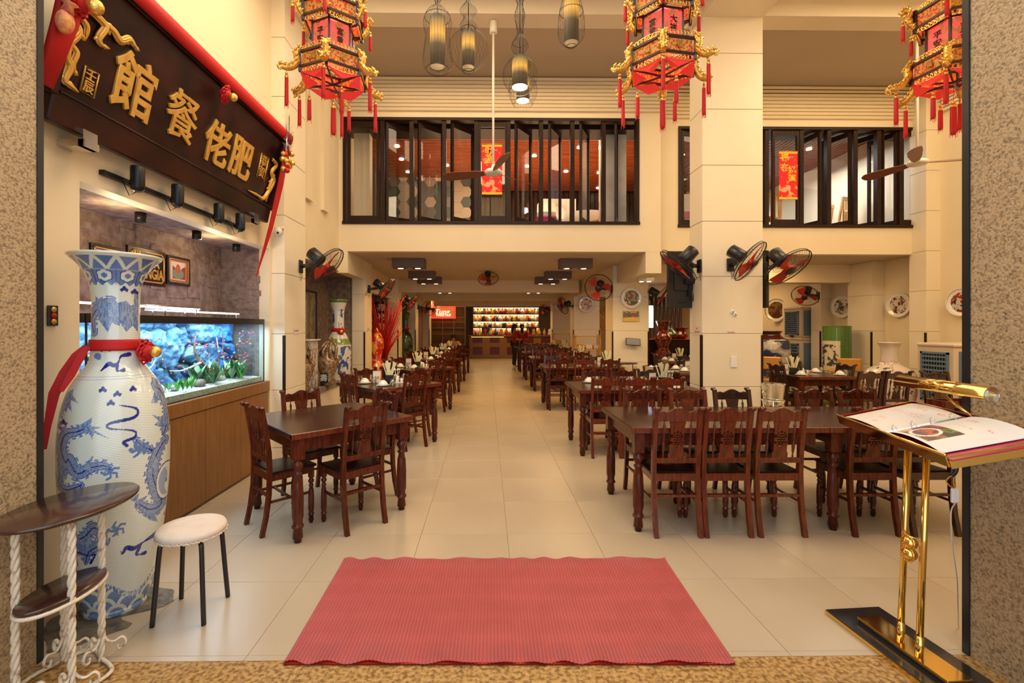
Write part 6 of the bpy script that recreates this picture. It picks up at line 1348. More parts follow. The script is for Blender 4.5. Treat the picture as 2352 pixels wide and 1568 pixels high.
p = px(1445, 836, 8.9); t = thing('iron_table', 'small half-round iron console table against the middle column', 'table', (p.x, 9.25, 0)); zt = px(1445, 834, 9.1).z; b = MB(); b.lathe([(0, zt - .02), (.27, zt - .02), (.275, zt - .01), (.27, zt), (0, zt)], 32, sq=.8); b.build('top', M_top, t)
for s in (-1, 1): b = MB(); b.tube([(s * .18, 0, zt - .02), (s * .18, 0, .0)], .008, 6); b.tube(cr([(s * .18, 0, zt - .1), (s * .24, 0, zt - .08), (s * .25, 0, zt - .14), (s * .21, 0, zt - .15), (s * .22, 0, zt - .12)], 3), .005, 5); b.tube(cr([(s * .18, 0, zt - .3), (s * .25, 0, zt - .27), (s * .25, 0, zt - .33), (s * .21, 0, zt - .33)], 3), .005, 5); b.build('leg', M_blackm, t)

# ================================================================== right wall: plates, coolers, big vases, high chairs
wall_plate(px_x(1937, 704, XR - .01) - Vector((.02, 0, 0)), .24, (-1, -.25, 0), 'round plate with a dark bird painting, between the second and third wall columns right', plate_painter(21, [(60, 55, 40), (120, 110, 70)], (215, 200, 175), .55))
wall_plate(px_x(2068, 700, XR - .01) - Vector((.02, 0, 0)), .225, (-1, -.15, 0), 'round plate with a purple and green flower sprig on the right wall', plate_painter(31, [(150, 175, 90), (120, 60, 70)], (222, 208, 190), .60))
wall_plate(px_x(2213, 694, XR - .01) - Vector((.02, 0, 0)), .22, (-1, -.1, 0), 'round plate with a red and black scene beside the right granite jamb', plate_painter(41, [(50, 55, 55), (160, 50, 30)], (200, 190, 180), .55))
wall_plate(px_x(1788, 712, XR - .01) - Vector((.05, 0, 0)), .30, (-1, -.5, 0), 'dark gold oval plate left of the tall air coolers', plate_painter(51, [(110, 90, 40), (90, 40, 20)], (130, 95, 45), .5))
M_bl = mat('cooler_grille_blue', (.12, .20, .30), .4); M_beige = mat('cooler_beige', (.66, .54, .42), .4)
def cooler(x, y0, y1, z0, z1, label):
    """evaporative cooler against the right wall: grille towards the aisle, pad towards the door"""
    t = thing('air_cooler', label, 'air cooler', (x, y0, z0)); w_, d_, h_ = XR - .03 - x, y1 - y0, z1 - z0
    b = MB(); b.box((0, 0, 0), (w_, d_, h_ - .05), bev=.02); b.box((-.015, -.02, h_ - .06), (w_, d_, h_), bev=.02); b.build('body', M_beige, t)
    g0, g1, za_, zb_ = .08, d_ - .08, h_ * .08, h_ * .86; b = MB()
    for a, c_ in (((-.02, g0, za_), (0, g0 + .03, zb_)), ((-.02, g1 - .03, za_), (0, g1, zb_)), ((-.02, g0, za_), (0, g1, za_ + .03)), ((-.02, g0, zb_ - .03), (0, g1, zb_))): b.box(a, c_)
    b.build('grille_frame', M_bl, t); b = MB(); b.box((-.003, g0 + .02, za_), (0, g1 - .02, zb_)); b.build('grille_recess', M_black, t)
    for k in range(10): z = za_ + .05 + (zb_ - za_ - .1) * k / 9.5; b = MB(); b.box((-.018, g0 + .02, z), (-.006, g1 - .02, z + h_ * .028)); b.build('louvre', M_bl, t)
    for k in range(9): y = g0 + .05 + k * (g1 - g0 - .1) / 8; b = MB(); b.box((-.014, y - .004, za_), (-.008, y + .004, zb_)); b.build('fin', M_bl, t)
    b = MB(); b.box((.06, -.012, h_ * .06), (w_ - .06, 0, h_ * .88)); b.build('side_pad', M_bl, t)
    for k in range(16): z = h_ * (.09 + .049 * k); b = MB(); b.box((.08, -.018, z), (w_ - .08, -.012, z + h_ * .02)); b.build('pad_louvre', M_bl, t)
    b = MB(); b.box((-.022, d_ * .4, h_ * .02), (-.002, d_ * .6, h_ * .06)); b.build('control_dial', M_black, t)
    return t
xk = px(1840, 775, 10.7).x; zk = px(1840, 775, 10.7).z; cooler(xk, 10.7, 11.34, zk, px(1840, 704, 10.7).z, 'upper of the two tall blue-grilled air coolers beyond the pillar'); cooler(xk, 10.7, 11.34, .32, zk - .005, 'lower of the two tall blue-grilled air coolers beyond the pillar')
b = MB(); b.box((xk + .02, 10.72, 0), (XR - .05, 11.3, .318), bev=.01); tag(b.build('water_tank', M_beige), 'beige base tank under the tall air coolers', 'tank')
xk = px(2193, 787, 6.65).x; cooler(xk, 6.65, 7.25, .36, px(2193, 789, 6.65).z, 'wide blue-grilled air cooler by the right granite jamb')
b = MB(); b.box((xk + .02, 6.67, 0), (XR - .05, 7.2, .358), bev=.01); tag(b.build('water_tank', M_beige), 'beige base tank under the wide air cooler', 'tank')
def painted_vase(name, label, loc, prof, painter, n=96, m=M_col, mh=120, cat='vase', base=0):
    t = thing(name, label, cat, loc, base); P = smoothprof(prof, 90); T = [0]
    for q, r in zip(P, P[1:]): T.append(T[-1] + math.hypot(r[0] - q[0], r[1] - q[1]))
    T = np.array(T) / T[-1]; R_ = [q[0] for q in P]; Z_ = [q[1] for q in P]
    surf('body', n, mh, lambda U, V: (np.interp(V, T, R_) * np.cos(U * 2 * PI), np.interp(V, T, R_) * np.sin(U * 2 * PI), np.interp(V, T, Z_)), lambda U, V: painter(U, np.interp(V, T, Z_)), m, t, wrap=True); return t
def pink_tree(U, Z):
    c_ = np.empty(U.shape + (3,)); c_[:] = lin(220, 205, 190); n = vnoise(U * 70, Z * 60, 3); k = vnoise(U * 8, Z * 7, 4); c_[(n > .57) & (k > .40) & (Z < 1.0) & (Z > .1)] = lin(165, 80, 90); c_[(n < .36) & (k > .40) & (Z < 1.0)] = lin(190, 150, 150); j = vnoise(U * 30 + 3, Z * 28, 8); c_[(j > .64) & (Z > .5) & (Z < .9)] = lin(40, 60, 110); return c_
p = px(2043, 860, 7.62); zt = px(2043, 787, 7.62).z; s = zt / 1.2
painted_vase('porcelain_vase', 'white long-necked vase with pink blossom and blue birds by the right wall', (p.x, 7.62, 0), [(.14 * s, 0), (.2 * s, .08 * s), (.30 * s, .35 * s), (.34 * s, .6 * s), (.28 * s, .78 * s), (.13 * s, .88 * s), (.105 * s, .98 * s), (.11 * s, 1.12 * s), (.15 * s, 1.2 * s), (.14 * s, 1.195 * s), (.1 * s, 1.1 * s), (.08 * s, .9 * s)], pink_tree, 200, mh=240)
def green_cyl(U, Z):
    c_ = np.empty(U.shape + (3,)); c_[:] = lin(215, 205, 180); c_[Z > 1.28] = lin(85, 125, 50); c_[Z < .2] = lin(85, 125, 50); f = (U + .02) % 1; c_[(f > .82) | (f < .2)] = lin(72, 112, 48); k = vnoise(U * 34, Z * 16, 5, 5); q = (Z < 1.2) & (k > .5) & ~((f > .82) | (f < .2)); c_[q] = lin(70, 70, 55); return c_
p = px(1922, 800, 9.3); zt = px(1922, 749, 9.3).z
painted_vase('umbrella_jar', 'tall green cylinder jar painted with a pine tree', (p.x, 9.3, 0), [(.24, 0), (.245, .05), (.242, .5), (.242, 1.0), (.242, zt - .06), (.25, zt), (.235, zt - .005), (.22, zt - .1)], green_cyl, 120, mh=140, cat='jar', base=-.7)
def brown_blue(U, Z):
    c_ = np.empty(U.shape + (3,)); c_[:] = lin(150, 150, 150); k = vnoise(U * 10, Z * 6, 12); c_[k > .5] = lin(40, 50, 90); c_[(k < .36)] = lin(190, 185, 175); c_[Z > 1.30] = lin(70, 25, 10); c_[(Z > 1.25) & (Z < 1.28)] = lin(60, 25, 15); return c_
p = px(1771, 830, 9.6); zt = px(1771, 760, 9.6).z; s = zt / 1.4
painted_vase('ceramic_jar', 'squat brown-shouldered jar with blue painting right beside the pillar', (p.x + .05, 9.7, 0), [(.2, 0), (.26, .3 * s), (.34, .8 * s), (.36, 1.05 * s), (.33, 1.2 * s), (.2, 1.3 * s), (.18, 1.34 * s), (.22, 1.4 * s), (.2, 1.395 * s)], brown_blue, 96, cat='jar')
M_hc = mat('high_chair_wood', (.55, .25, .03), .4, col2=(.62, .30, .05), scale=6)
def high_chair(x, y, rz, label, mm=M_hc):
    t = thing('high_chair', label, 'high chair', (x, y, 0), rz)
    for s in (-1, 1):
        for (ya, yb) in ((-.26, -.12), (.26, .10)): b = MB(); b.tube([(s * .25, ya, 0), (s * .19, yb, .62)], .022, 4); b.build('leg', mm, t)
        b = MB(); b.tube([(s * .19, .1, .55), (s * .18, .18, .98)], .02, 4); b.build('back_post', mm, t); b = MB(); b.box((s * .2 - .012, -.2, .72), (s * .2 + .012, .14, .75), bev=.004); b.build('arm', mm, t)
    b = MB(); b.box((-.19, -.14, .52), (.19, .14, .545), bev=.004); b.build('seat', mm, t); b = MB(); b.box((-.18, .15, .75), (.18, .19, .99), bev=.02); b.build('backrest', mm, t); b = MB(); b.box((-.24, -.34, .735), (.24, -.12, .755), bev=.01); b.build('tray', mm, t); b = MB(); b.box((-.22, -.2, .25), (.22, -.18, .28)); b.build('footrest', mm, t)
high_chair(px(1950, 830, 8.4).x, 8.5, 2.9, 'golden wooden high chair beside the tall green jar'); high_chair(px(1785, 830, 8.8).x, 8.95, 2.4, 'golden wooden high chair in front of the squat brown jar'); high_chair(px(2222, 850, 6.4).x, 6.1, 2.6, 'golden wooden high chair at the wide air cooler, cut by the jamb')
# left gap beyond the pillar: tall vases, red tubs
def teal(U, Z): c_ = np.empty(U.shape + (3,)); c_[:] = lin(120, 130, 90); c_[Z > .85] = lin(60, 90, 50); k = vnoise(U * 12, Z * 10, 2); c_[(k > .52) & (Z < .8)] = lin(60, 60, 40); return c_
p = px(1543, 760, 12.2); zb = px(1543, 779, 12.2).z; zt = px(1543, 738, 12.2).z; h = zt - zb
sb = thing('sideboard', 'low dark sideboard under the green vase in the gap left of the pillar', 'cabinet', (p.x, 12.4, 0)); b = MB(); b.box((-.9, -.25, 0), (1.1, .25, zb - .01), bev=.01); b.build('carcass', M_frame, sb); b = MB(); b.box((-.92, -.27, zb - .01), (1.12, .27, zb), bev=.002); b.build('top', M_redp, sb)
painted_vase('porcelain_vase', 'green gourd-necked vase in the gap left of the pillar', (p.x, 12.35, zb), [(.1, 0), (.2, h * .12), (.22, h * .3), (.14, h * .5), (.07, h * .62), (.065, h * .8), (.13, h), (.12, h)], teal)
def redv(U, Z): c_ = np.empty(U.shape + (3,)); c_[:] = lin(95, 20, 8); c_[vnoise(U * 30, Z * 26, 7) > .55] = lin(150, 60, 30); return c_
p = px(1526, 800, 11.8); painted_vase('carved_vase', 'tall dark red carved vase in the gap left of the pillar', (p.x, 11.9, 0), [(.16, 0), (.2, .2), (.12, .45), (.24, .8), (.14, 1.02), (.22, 1.25), (.12, 1.45), (.18, px(1526, 738, 11.9).z), (.17, px(1526, 738, 11.9).z)], redv)
p = px(1571, 765, 12.2); painted_vase('carved_vase', 'wide-mouthed dark red pot on the sideboard', (p.x + .0, 12.4, zb), [(.1, 0), (.16, .05), (.18, .12), (.13, .22), (.2, .3), (.19, .3)], redv)
# ================================================================== left niches further in
def gvase(U, Z):
    c_ = np.empty(U.shape + (3,)); c_[:] = lin(212, 205, 190); c_[Z > 1.95] = lin(85, 115, 45); c_[(Z > 1.27) & (Z < 1.36)] = lin(120, 140, 55); c_[Z < .32] = lin(85, 120, 45); n = vnoise(U * 26, Z * 15, 6, 5); m = (n > .535) & (Z < 1.25) & (Z > .35); c_[m] = lin(55, 85, 140); c_[(n > .5) & (Z > 1.42) & (Z < 1.85) & (np.abs((U * 4 % 1) - .5) < .28)] = lin(60, 85, 150); return c_
p = px(776, 800, 7.9); z1 = px(776, 690, 7.9).z; s = z1 / 2.0
VQ = [(.19, 0), (.2, .08), (.22, .3), (.255, .8), (.27, 1.1), (.25, 1.28), (.17, 1.42), (.12, 1.5), (.115, 1.7), (.13, 1.85), (.18, 1.97), (.19, 2.0), (.17, 1.99), (.1, 1.8)]
XV = -2.62
gv = painted_vase('porcelain_vase', 'tall green-banded vase with blue landscape in the second niche, red ribbon and ball', (px(777, 800, 7.75).x, 7.75, 0), [(r * s * .78, z * s) for r, z in VQ], lambda U, Z: gvase(U, Z / s), 200, mh=240)
b = MB(); b.lathe([(.104 * s, 1.48 * s), (.102 * s, 1.54 * s), (.09 * s, 1.54 * s)], 24); b.build('ribbon', M_red, gv); rosette(gv, (.07, -.10, 1.48 * s), .05, (.5, -1, 0), seed=8)
def g2(U, Z): c_ = np.empty(U.shape + (3,)); c_[:] = lin(90, 100, 60); c_[vnoise(U * 10, Z * 8, 3) > .52] = lin(40, 50, 35); c_[(Z < .6) & (vnoise(U * 6, Z * 6, 9) > .5)] = lin(170, 50, 30); return c_
p = px(935, 800, 13.6); s2 = px(935, 717, 13.6).z / 2.0; gv = painted_vase('porcelain_vase', 'dark green tall vase with red ribbon between the third and fourth left columns', (p.x - .1, 13.9, 0), [(r * s2 * .85, z * s2) for r, z in VQ], g2); b = MB(); b.lathe([(.125 * s2, 1.5 * s2), (.125 * s2, 1.56 * s2), (.1, 1.56 * s2)], 20); b.build('ribbon', M_red, gv)
# framed panels in the second niche
for k, (y, lb) in enumerate(((6.9, 'nearer'), (7.6, 'further'))):
    t = thing('lacquer_panel', f'tall framed lacquer panel leaning in the second niche, {lb} one', 'picture', (-3.0, y, .75)); h_, w_ = 1.42, .62
    b = MB()
    for a, c_ in (((0, 0, 0), (.04, w_, .03)), ((0, 0, h_ - .03), (.04, w_, h_)), ((0, 0, 0), (.04, .03, h_)), ((0, w_ - .03, 0), (.04, w_, h_))): b.box(a, c_, bev=.004)
    b.build('frame', M_black, t)
    def lac(U, V, k=k): c_ = np.empty(U.shape + (3,)); c_[:] = lin(120, 105, 80); n = vnoise(U * 5, V * 9, 2 + k, 5); c_[n > .52] = lin(150, 135, 100); c_[(n < .42) & (V < .5)] = lin(130, 75, 35); return c_
    surf('painting', 50, 100, lambda U, V: (.02 + 0 * U, .03 + U * (w_ - .06), .03 + V * (h_ - .06)), lac, M_col, t)
b = MB(); b.box((-3.02, 6.12, .62), (XL + .12, 8.9, .70)); b.build('niche_shelf', M_stone, wl)
b = MB(); b.box((-3.02, 6.12, 0), (XL + .10, 8.9, .62)); b.build('niche_base', M_panel, wl)
gv2 = None
p = px(730, 800, 6.25); sq = thing('square_vase', 'square white vase with a grey sketch of birds, on the niche ledge', 'vase', (-2.44, 6.42, .70)); zt = px(728, 782, 6.42).z - .70; wq = .10
def sqp(U, V): c_ = np.empty(U.shape + (3,)); c_[:] = lin(212, 200, 185); n = vnoise(U * 9, V * 12, 3, 5); c_[(n > .56) & (V < .85)] = lin(120, 105, 90); c_[(V < .25) & (n > .47)] = lin(150, 135, 120); return c_
for (o_, ax_) in (((-wq, -wq), (1, 0)), ((wq, -wq), (0, 1))): surf('face', 50, 140, lambda U, V: (o_[0] + ax_[0] * U * 2 * wq, o_[1] + ax_[1] * U * 2 * wq, V * zt), sqp, M_col, sq)
b = MB(); b.box((-wq, -wq + .001, 0), (wq - .001, wq, zt)); b.build('body', M_porc, sq); b = MB(); b.box((-wq - .03, -wq - .03, zt), (wq + .03, wq + .03, zt + .02), bev=.004); b.build('lip', M_porc, sq)
M_amber = mat('gilt_amber', (.12, .055, .02), .3, col2=(.42, .27, .14), scale=30, metal=.2)
def ornament(x, y, z, s, label):
    t = thing('gilt_ornament', label, 'ornament', (x, y, z)); b = MB(); b.lathe([(.1 * s, 0), (.12 * s, .05 * s), (.08 * s, .1 * s), (.16 * s, .3 * s), (.15 * s, .42 * s), (.06 * s, .5 * s), (.05 * s, .54 * s), (.0, .56 * s)], 18); b.build('vessel', M_amber, t)
    for k in range(10): a = k * .65; b = MB(); b.tube([(.12 * s * math.cos(a), .12 * s * math.sin(a), .3 * s), (.17 * s * math.cos(a), .13 * s * math.sin(a), (.4 + .02 * k) * s), (.06 * s * math.cos(a + 1), .06 * s * math.sin(a + 1), (.56 + .02 * k) * s)], [.022 * s, .026 * s, .012 * s], 6); b.build('carved_spray', M_amber, t)
    b = MB(); b.box((-.06 * s, -.18 * s, .05 * s), (.06 * s, -.16 * s, .2 * s)); o = b.build('plaque', M_black, t)
    text('lettering', '壽', .12 * s, M_porc, t, (0, -.182 * s, .12 * s), (PI / 2, 0, 0), .001)
ornament(px(763, 850, 7.0).x - .05, 6.95, .70, .95, 'amber and gold carved ornament on the ledge before the green-banded vase'); ornament(px(712, 850, 6.2).x - .12, 6.25, .70, .9, 'second amber carved ornament at the very left of the ledge')
# red branches, gourd and pot between the second and third columns
t = thing('red_branches', 'bunch of bright red decorative branches between the second and third left columns', 'branches', (-2.36, 10.75, .0)); r4 = random.Random(8)
for k in range(95):
    a = r4.uniform(0, 2 * PI); l = r4.uniform(1.2, 2.15); sp = r4.uniform(.12, .46); b = MB(); b.tube([(0, 0, .7), (.4 * sp * math.cos(a), .4 * sp * math.sin(a), .7 + (l - .7) * .5), (sp * math.cos(a + .2), sp * math.sin(a + .2), l), (sp * 1.15 * math.cos(a + .5), sp * 1.15 * math.sin(a + .5), l + .12)], [.011, .010, .008, .004], 5); b.build('branch', M_red, t)
b = MB(); b.lathe([(.13, 0), (.2, .1), (.28, .5), (.22, .72), (.17, .75), (.15, .7)], 24); b.build('pot', mat('red_lacquer', (.5, .02, .01), .15, coat=.6), t)
t = thing('gourd_ornament', 'glossy red and gold gourd ornament beside the red branches', 'ornament', (-2.36, 10.05, 0)); b = MB(); b.lathe([(.12, 0), (.19, .15), (.23, .48), (.19, .75), (.09, .9), (.15, 1.08), (.16, 1.24), (.1, 1.4), (.03, 1.5), (0, 1.54)], 26); b.build('gourd', mat('gold_on_red', (.5, .02, .01), .15, col2=(.75, .35, .05), scale=9, thr=(.5, .54), coat=.6), t)
t = thing('calligraphy_scroll', 'black calligraphy scroll with white characters behind the red branches', 'scroll', (px(882, 800, 12.2).x - .35, 12.25, .55)); b = MB(); b.box((0, 0, 0), (.4, .01, 1.65)); b.build('sheet', M_black, t)
for i, ch in enumerate('福祿壽喜財安'): text('character', ch, .2, M_porc, t, (.27, -.004, 1.5 - i * .25), (PI / 2, 0, 0), .001, .004)

# ================================================================== back: bar, bottle shelves, lattice
cxl, cxr = px(1078, 800, 23.1).x, px(1420, 800, 23.1).x; zc_ = px(1100, 770, 23.1).z
bar = thing('bar_counter', 'wood-clad bar counter with dark red square panels at the end of the aisle', 'counter', (cxl, 23.1, 0)); wbar = cxr - cxl
b = MB(); b.box((0, 0, .05), (wbar, .5, zc_ - .05)); b.build('carcass', M_oak, bar); b = MB(); b.box((-.05, -.08, zc_ - .05), (wbar, .55, zc_), bev=.005); b.build('worktop', M_oak, bar); b = MB(); b.box((.1, -.03, zc_ - .09), (1.7, -.02, zc_ - .07)); b.build('led_line', mat('counter_led', (.5, .3, .1), .5, emis=1.5, ecol=(1, .6, .15)), bar)
for k in range(7):
    for z in (.2, .78): b = MB(); x = .18 + k * .84; b.box((x, -.02, z), (x + .46, 0, z + .36), bev=.004); b.build('red_panel', mat('oxblood_panel', (.10, .012, .008), .4) if 'oxblood_panel' not in MATS else MATS['oxblood_panel'], bar)
sx0, sx1 = px(1087, 700, YB).x, px(1236, 700, YB).x; zs = [px(1100, v, YB).z for v in (768, 753, 738, 722, 706)]
sh = thing('bottle_shelf', 'glowing wall shelving crowded with bottles and figures behind the bar', 'shelf', (sx0, YB - .35, 0)); ws = sx1 - sx0
for z in zs: b = MB(); b.box((0, 0, z - .02), (ws, .33, z)); b.build('shelf_board', M_lampbox, sh)
for z in zs[1:]: b = MB(); b.box((.02, -.005, z - .055), (ws - .02, .012, z - .022)); b.build('led_strip', M_led, sh)
for k in range(7): b = MB(); x = ws * k / 6; b.box((x - .012, 0, zs[0]), (x + .012, .33, zs[-1])); b.build('upright', M_oak, sh)
b = MB(); b.box((0, .33, zs[0]), (ws, .345, zs[-1])); b.build('back_board', mat('amber_back', (.42, .24, .08), .5), sh)
for z in zs[1:]: area('shelf_glow', ((sx0 + sx1) / 2, YB - .2, z - .06), (ws, .2), 14, (1, .72, .35))
bc = [(n, mat('bottle_' + n, c_, .15, coat=.5)) for n, c_ in (('white', (.75, .73, .68)), ('red', (.5, .05, .02)), ('amber', (.55, .25, .06)), ('cream', (.7, .6, .4)), ('yellow', (.7, .45, .05)), ('dark', (.03, .025, .03)), ('pink', (.6, .25, .18)))]
bm = []
for n, m in bc:
    for q, pr in enumerate(([(.05, 0), (.055, .02), (.055, .16), (.02, .21), (.018, .28), (.022, .29)], [(.05, 0), (.09, .1), (.05, .2), (.025, .23), (.04, .3)], [(.08, 0), (.1, .06), (.06, .14), (.075, .19), (.05, .25), (0, .28)])):
        b = MB(); b.lathe([(r * 1.25, z * 1.2) for r, z in pr], 12); bm.append((n, ('bottle', 'vase', 'figurine')[q], b.mesh(('bottle', 'vase', 'figurine')[q], m)))
for i, z in enumerate(zs[:-1]):
    for k in range(18):
        n, kd, me = bm[rnd.randrange(len(bm))]; x = sx0 + .12 + (ws - .24) * k / 17 + rnd.uniform(-.03, .03)
        tag(link(kd, me, None, (x, YB - .18, z + .001)), f'{n} {kd} on the {["lowest", "second", "third", "top"][i]} lit shelf', kd, f'{n} {kd}s on the {["lowest", "second", "third", "top"][i]} lit shelf')
for k in range(16):
    n, kd, me = bm[(k * 5) % len(bm)]; o = link(kd, me, None, (cxl + .5 + k * .27, 23.3, zc_ + .001)); tag(o, f'{n} {kd} standing on the bar counter', kd, f'{n} {kd}s on the bar counter')
for u, lb in ((1118, 'left'), (1222, 'right')):
    p = px(u, 770, 23.2); t = thing('monitor', f'black till monitor on the bar counter, {lb} one', 'monitor', (p.x, 23.45, zc_)); b = MB(); b.box((-.25, -.02, .1), (.25, .02, .42), bev=.01); b.build('screen', M_black, t); b = MB(); b.cyl((0, .02, 0), (0, .02, .2), .03); b.box((-.1, -.08, 0), (.1, .08, .015)); b.build('stand', M_black, t)
# lattice screen
lx0, lx1 = px(965, 700, 22).x, px(1068, 700, 22).x; lz1 = px(1000, 688, 22).z; la_ = thing('lattice_screen', 'wooden lattice screen with spindles behind the red framed neon sign', 'screen', (lx0, 22, 0)); lw = lx1 - lx0
M_lat = mat('lattice_wood', (.14, .07, .03), .5)
for z in [0, .62, px(1000, 768, 22).z, px(1000, 754, 22).z, px(1000, 741, 22).z, px(1000, 730, 22).z, px(1000, 705, 22).z, lz1]: b = MB(); b.box((0, 0, z), (lw, .06, z + .05)); b.build('rail', M_lat, la_)
for k in range(5): b = MB(); x = lw * k / 4; b.box((x - .03, -.01, 0), (x + .03, .07, lz1)); b.build('post', M_lat, la_)
for k in range(40): b = MB(); b.lathe([(.012, 0), (.012, .6), (.024, .7), (.012, .8), (.024, 1.3), (.012, 1.4), (.024, 1.9), (.012, 2.0), (.012, lz1)], 6, (.03 + (lw - .06) * k / 39, .03, 0)); b.build('spindle', M_lat, la_)
b = MB(); b.box((0, .12, 0), (lw, .14, lz1)); b.build('dark_back', M_frame, la_)
na, nc = px(991, 730, 21.9), px(1046, 705, 21.9); ne = thing('neon_sign', 'red neon-framed sign with pink script on the lattice screen', 'sign', (na.x, 21.9, na.z)); w_, h_ = nc.x - na.x, nc.z - na.z
M_neon = mat('neon_red', (1, .03, .02), .5, emis=2.2); M_neonp = mat('neon_pink', (1, .45, .35), .5, emis=1.4)
b = MB(); b.tube([(0, 0, 0), (w_, 0, 0), (w_, 0, h_), (0, 0, h_)], .03, 4, closed=True); b.build('neon_frame', M_neon, ne); b = MB(); b.box((.03, .03, .03), (w_ - .03, .05, h_ - .03)); b.build('panel', MATS['amber_back'], ne)
text('lettering', 'Tung', .34, M_neonp, ne, (w_ * .42, -.02, h_ * .55), (PI / 2, 0, 0), .006, .006, shear=.3); text('lettering', 'Food Hall', .17, M_neonp, ne, (w_ * .5, -.02, h_ * .26), (PI / 2, 0, 0), .005, .004, shear=.2)
for x, m in ((.28, M_neonp), (.80, M_neon)): b = MB(); b.sph((w_ * x, 0, h_ + .13), .13, 12, 8, sc=(1, .6, 1)); b.tube([(w_ * x - .12, 0, h_), (w_ * x, 0, h_ + .3), (w_ * x + .12, 0, h_)], .02, 6); b.build('neon_mask', m, ne)
point('neon_glow', (na.x + .6, 21.6, na.z + .2), 1.0, (1, .1, .05), .3)
# light wood serving shelves by the right middle columns
for u0, u1, v0, v1, Y, lb in ((1272, 1313, 764, 800, 17.6, 'far'), (1323, 1378, 769, 806, 13.2, 'near')):
    a, c_ = px(u0, v1, Y), px(u1, v0, Y); t = thing('serving_rack', f'pale wood serving rack with boxes in front of the middle column, {lb} one', 'rack', (a.x, Y, 0)); w_, h_ = c_.x - a.x, c_.z
    for x in (0, w_):
        for y in (0, .3): b = MB(); b.box((x - .02, y - .02, 0), (x + .02, y + .02, h_), bev=.003); b.build('post', M_yellow, t)
    for z in (.2, h_ - .42, h_ - .06): b = MB(); b.box((-.02, -.02, z), (w_ + .02, .32, z + .025)); b.build('shelf_board', M_yellow, t)
    for k in range(3): b = MB(); b.box((.06 + k * w_ / 3, .02, h_ - .395), (.02 + (k + 1) * w_ / 3, .28, h_ - .28), bev=.01); tag(b.build('box', (MATS['pompom_green'], M_yellow, M_redp)[0] if False else (M_hc, M_napkin, M_beige)[k], None, (a.x, Y, .001)), f'{("orange", "pale", "beige")[k]} storage box on the {lb} pale serving rack', 'box')
# curtain wall and stair rail in the gap right of the middle columns
cu = thing('curtain', 'brown curtain in folds in the gap left of the pillar', 'curtain')
for k in range(9): b = MB(); x = px(1490, 700, 14.8).x + k * .13; b.cyl((x, 14.9, 0), (x, 14.9, 2.6), .06, n=10); b.build('fold', M_lampbox, cu)
b = MB(); p = px(1496, 710, 12.0); b.box((p.x - .05, 12, px(1496, 752, 12).z), (p.x + .05, 12.03, px(1496, 702, 12).z)); tag(b.build('wall_lamp', M_ledw), 'bright white vertical light strip in the gap left of the pillar', 'light')
sr = thing('stair_rail', 'pale wooden staircase railing between the middle columns', 'railing'); a, c_ = px(1379, 700, 16), px(1405, 765, 16)
b = MB()
for q in (px(1378, 720, 16.2), px(1404, 738, 15.4)): b.box((q.x - .04, q.y - .04, 0), (q.x + .04, q.y + .04, q.z + .1))
b.build('newel_post', M_yellow, sr)
b = MB(); b.tube([px(1376, 712, 16.2), px(1405, 738, 15.4)], .03, 6); b.tube([px(1376, 745, 16.2), px(1405, 768, 15.4)], .03, 6); b.build('handrail', M_yellow, sr)
for k in range(7): f = k / 6; p = px(1376, 712, 16.2).lerp(px(1405, 738, 15.4), f); q = px(1376, 745, 16.2).lerp(px(1405, 768, 15.4), f); b = MB(); b.tube([p, q], .014, 6); b.build('baluster', M_yellow, sr)

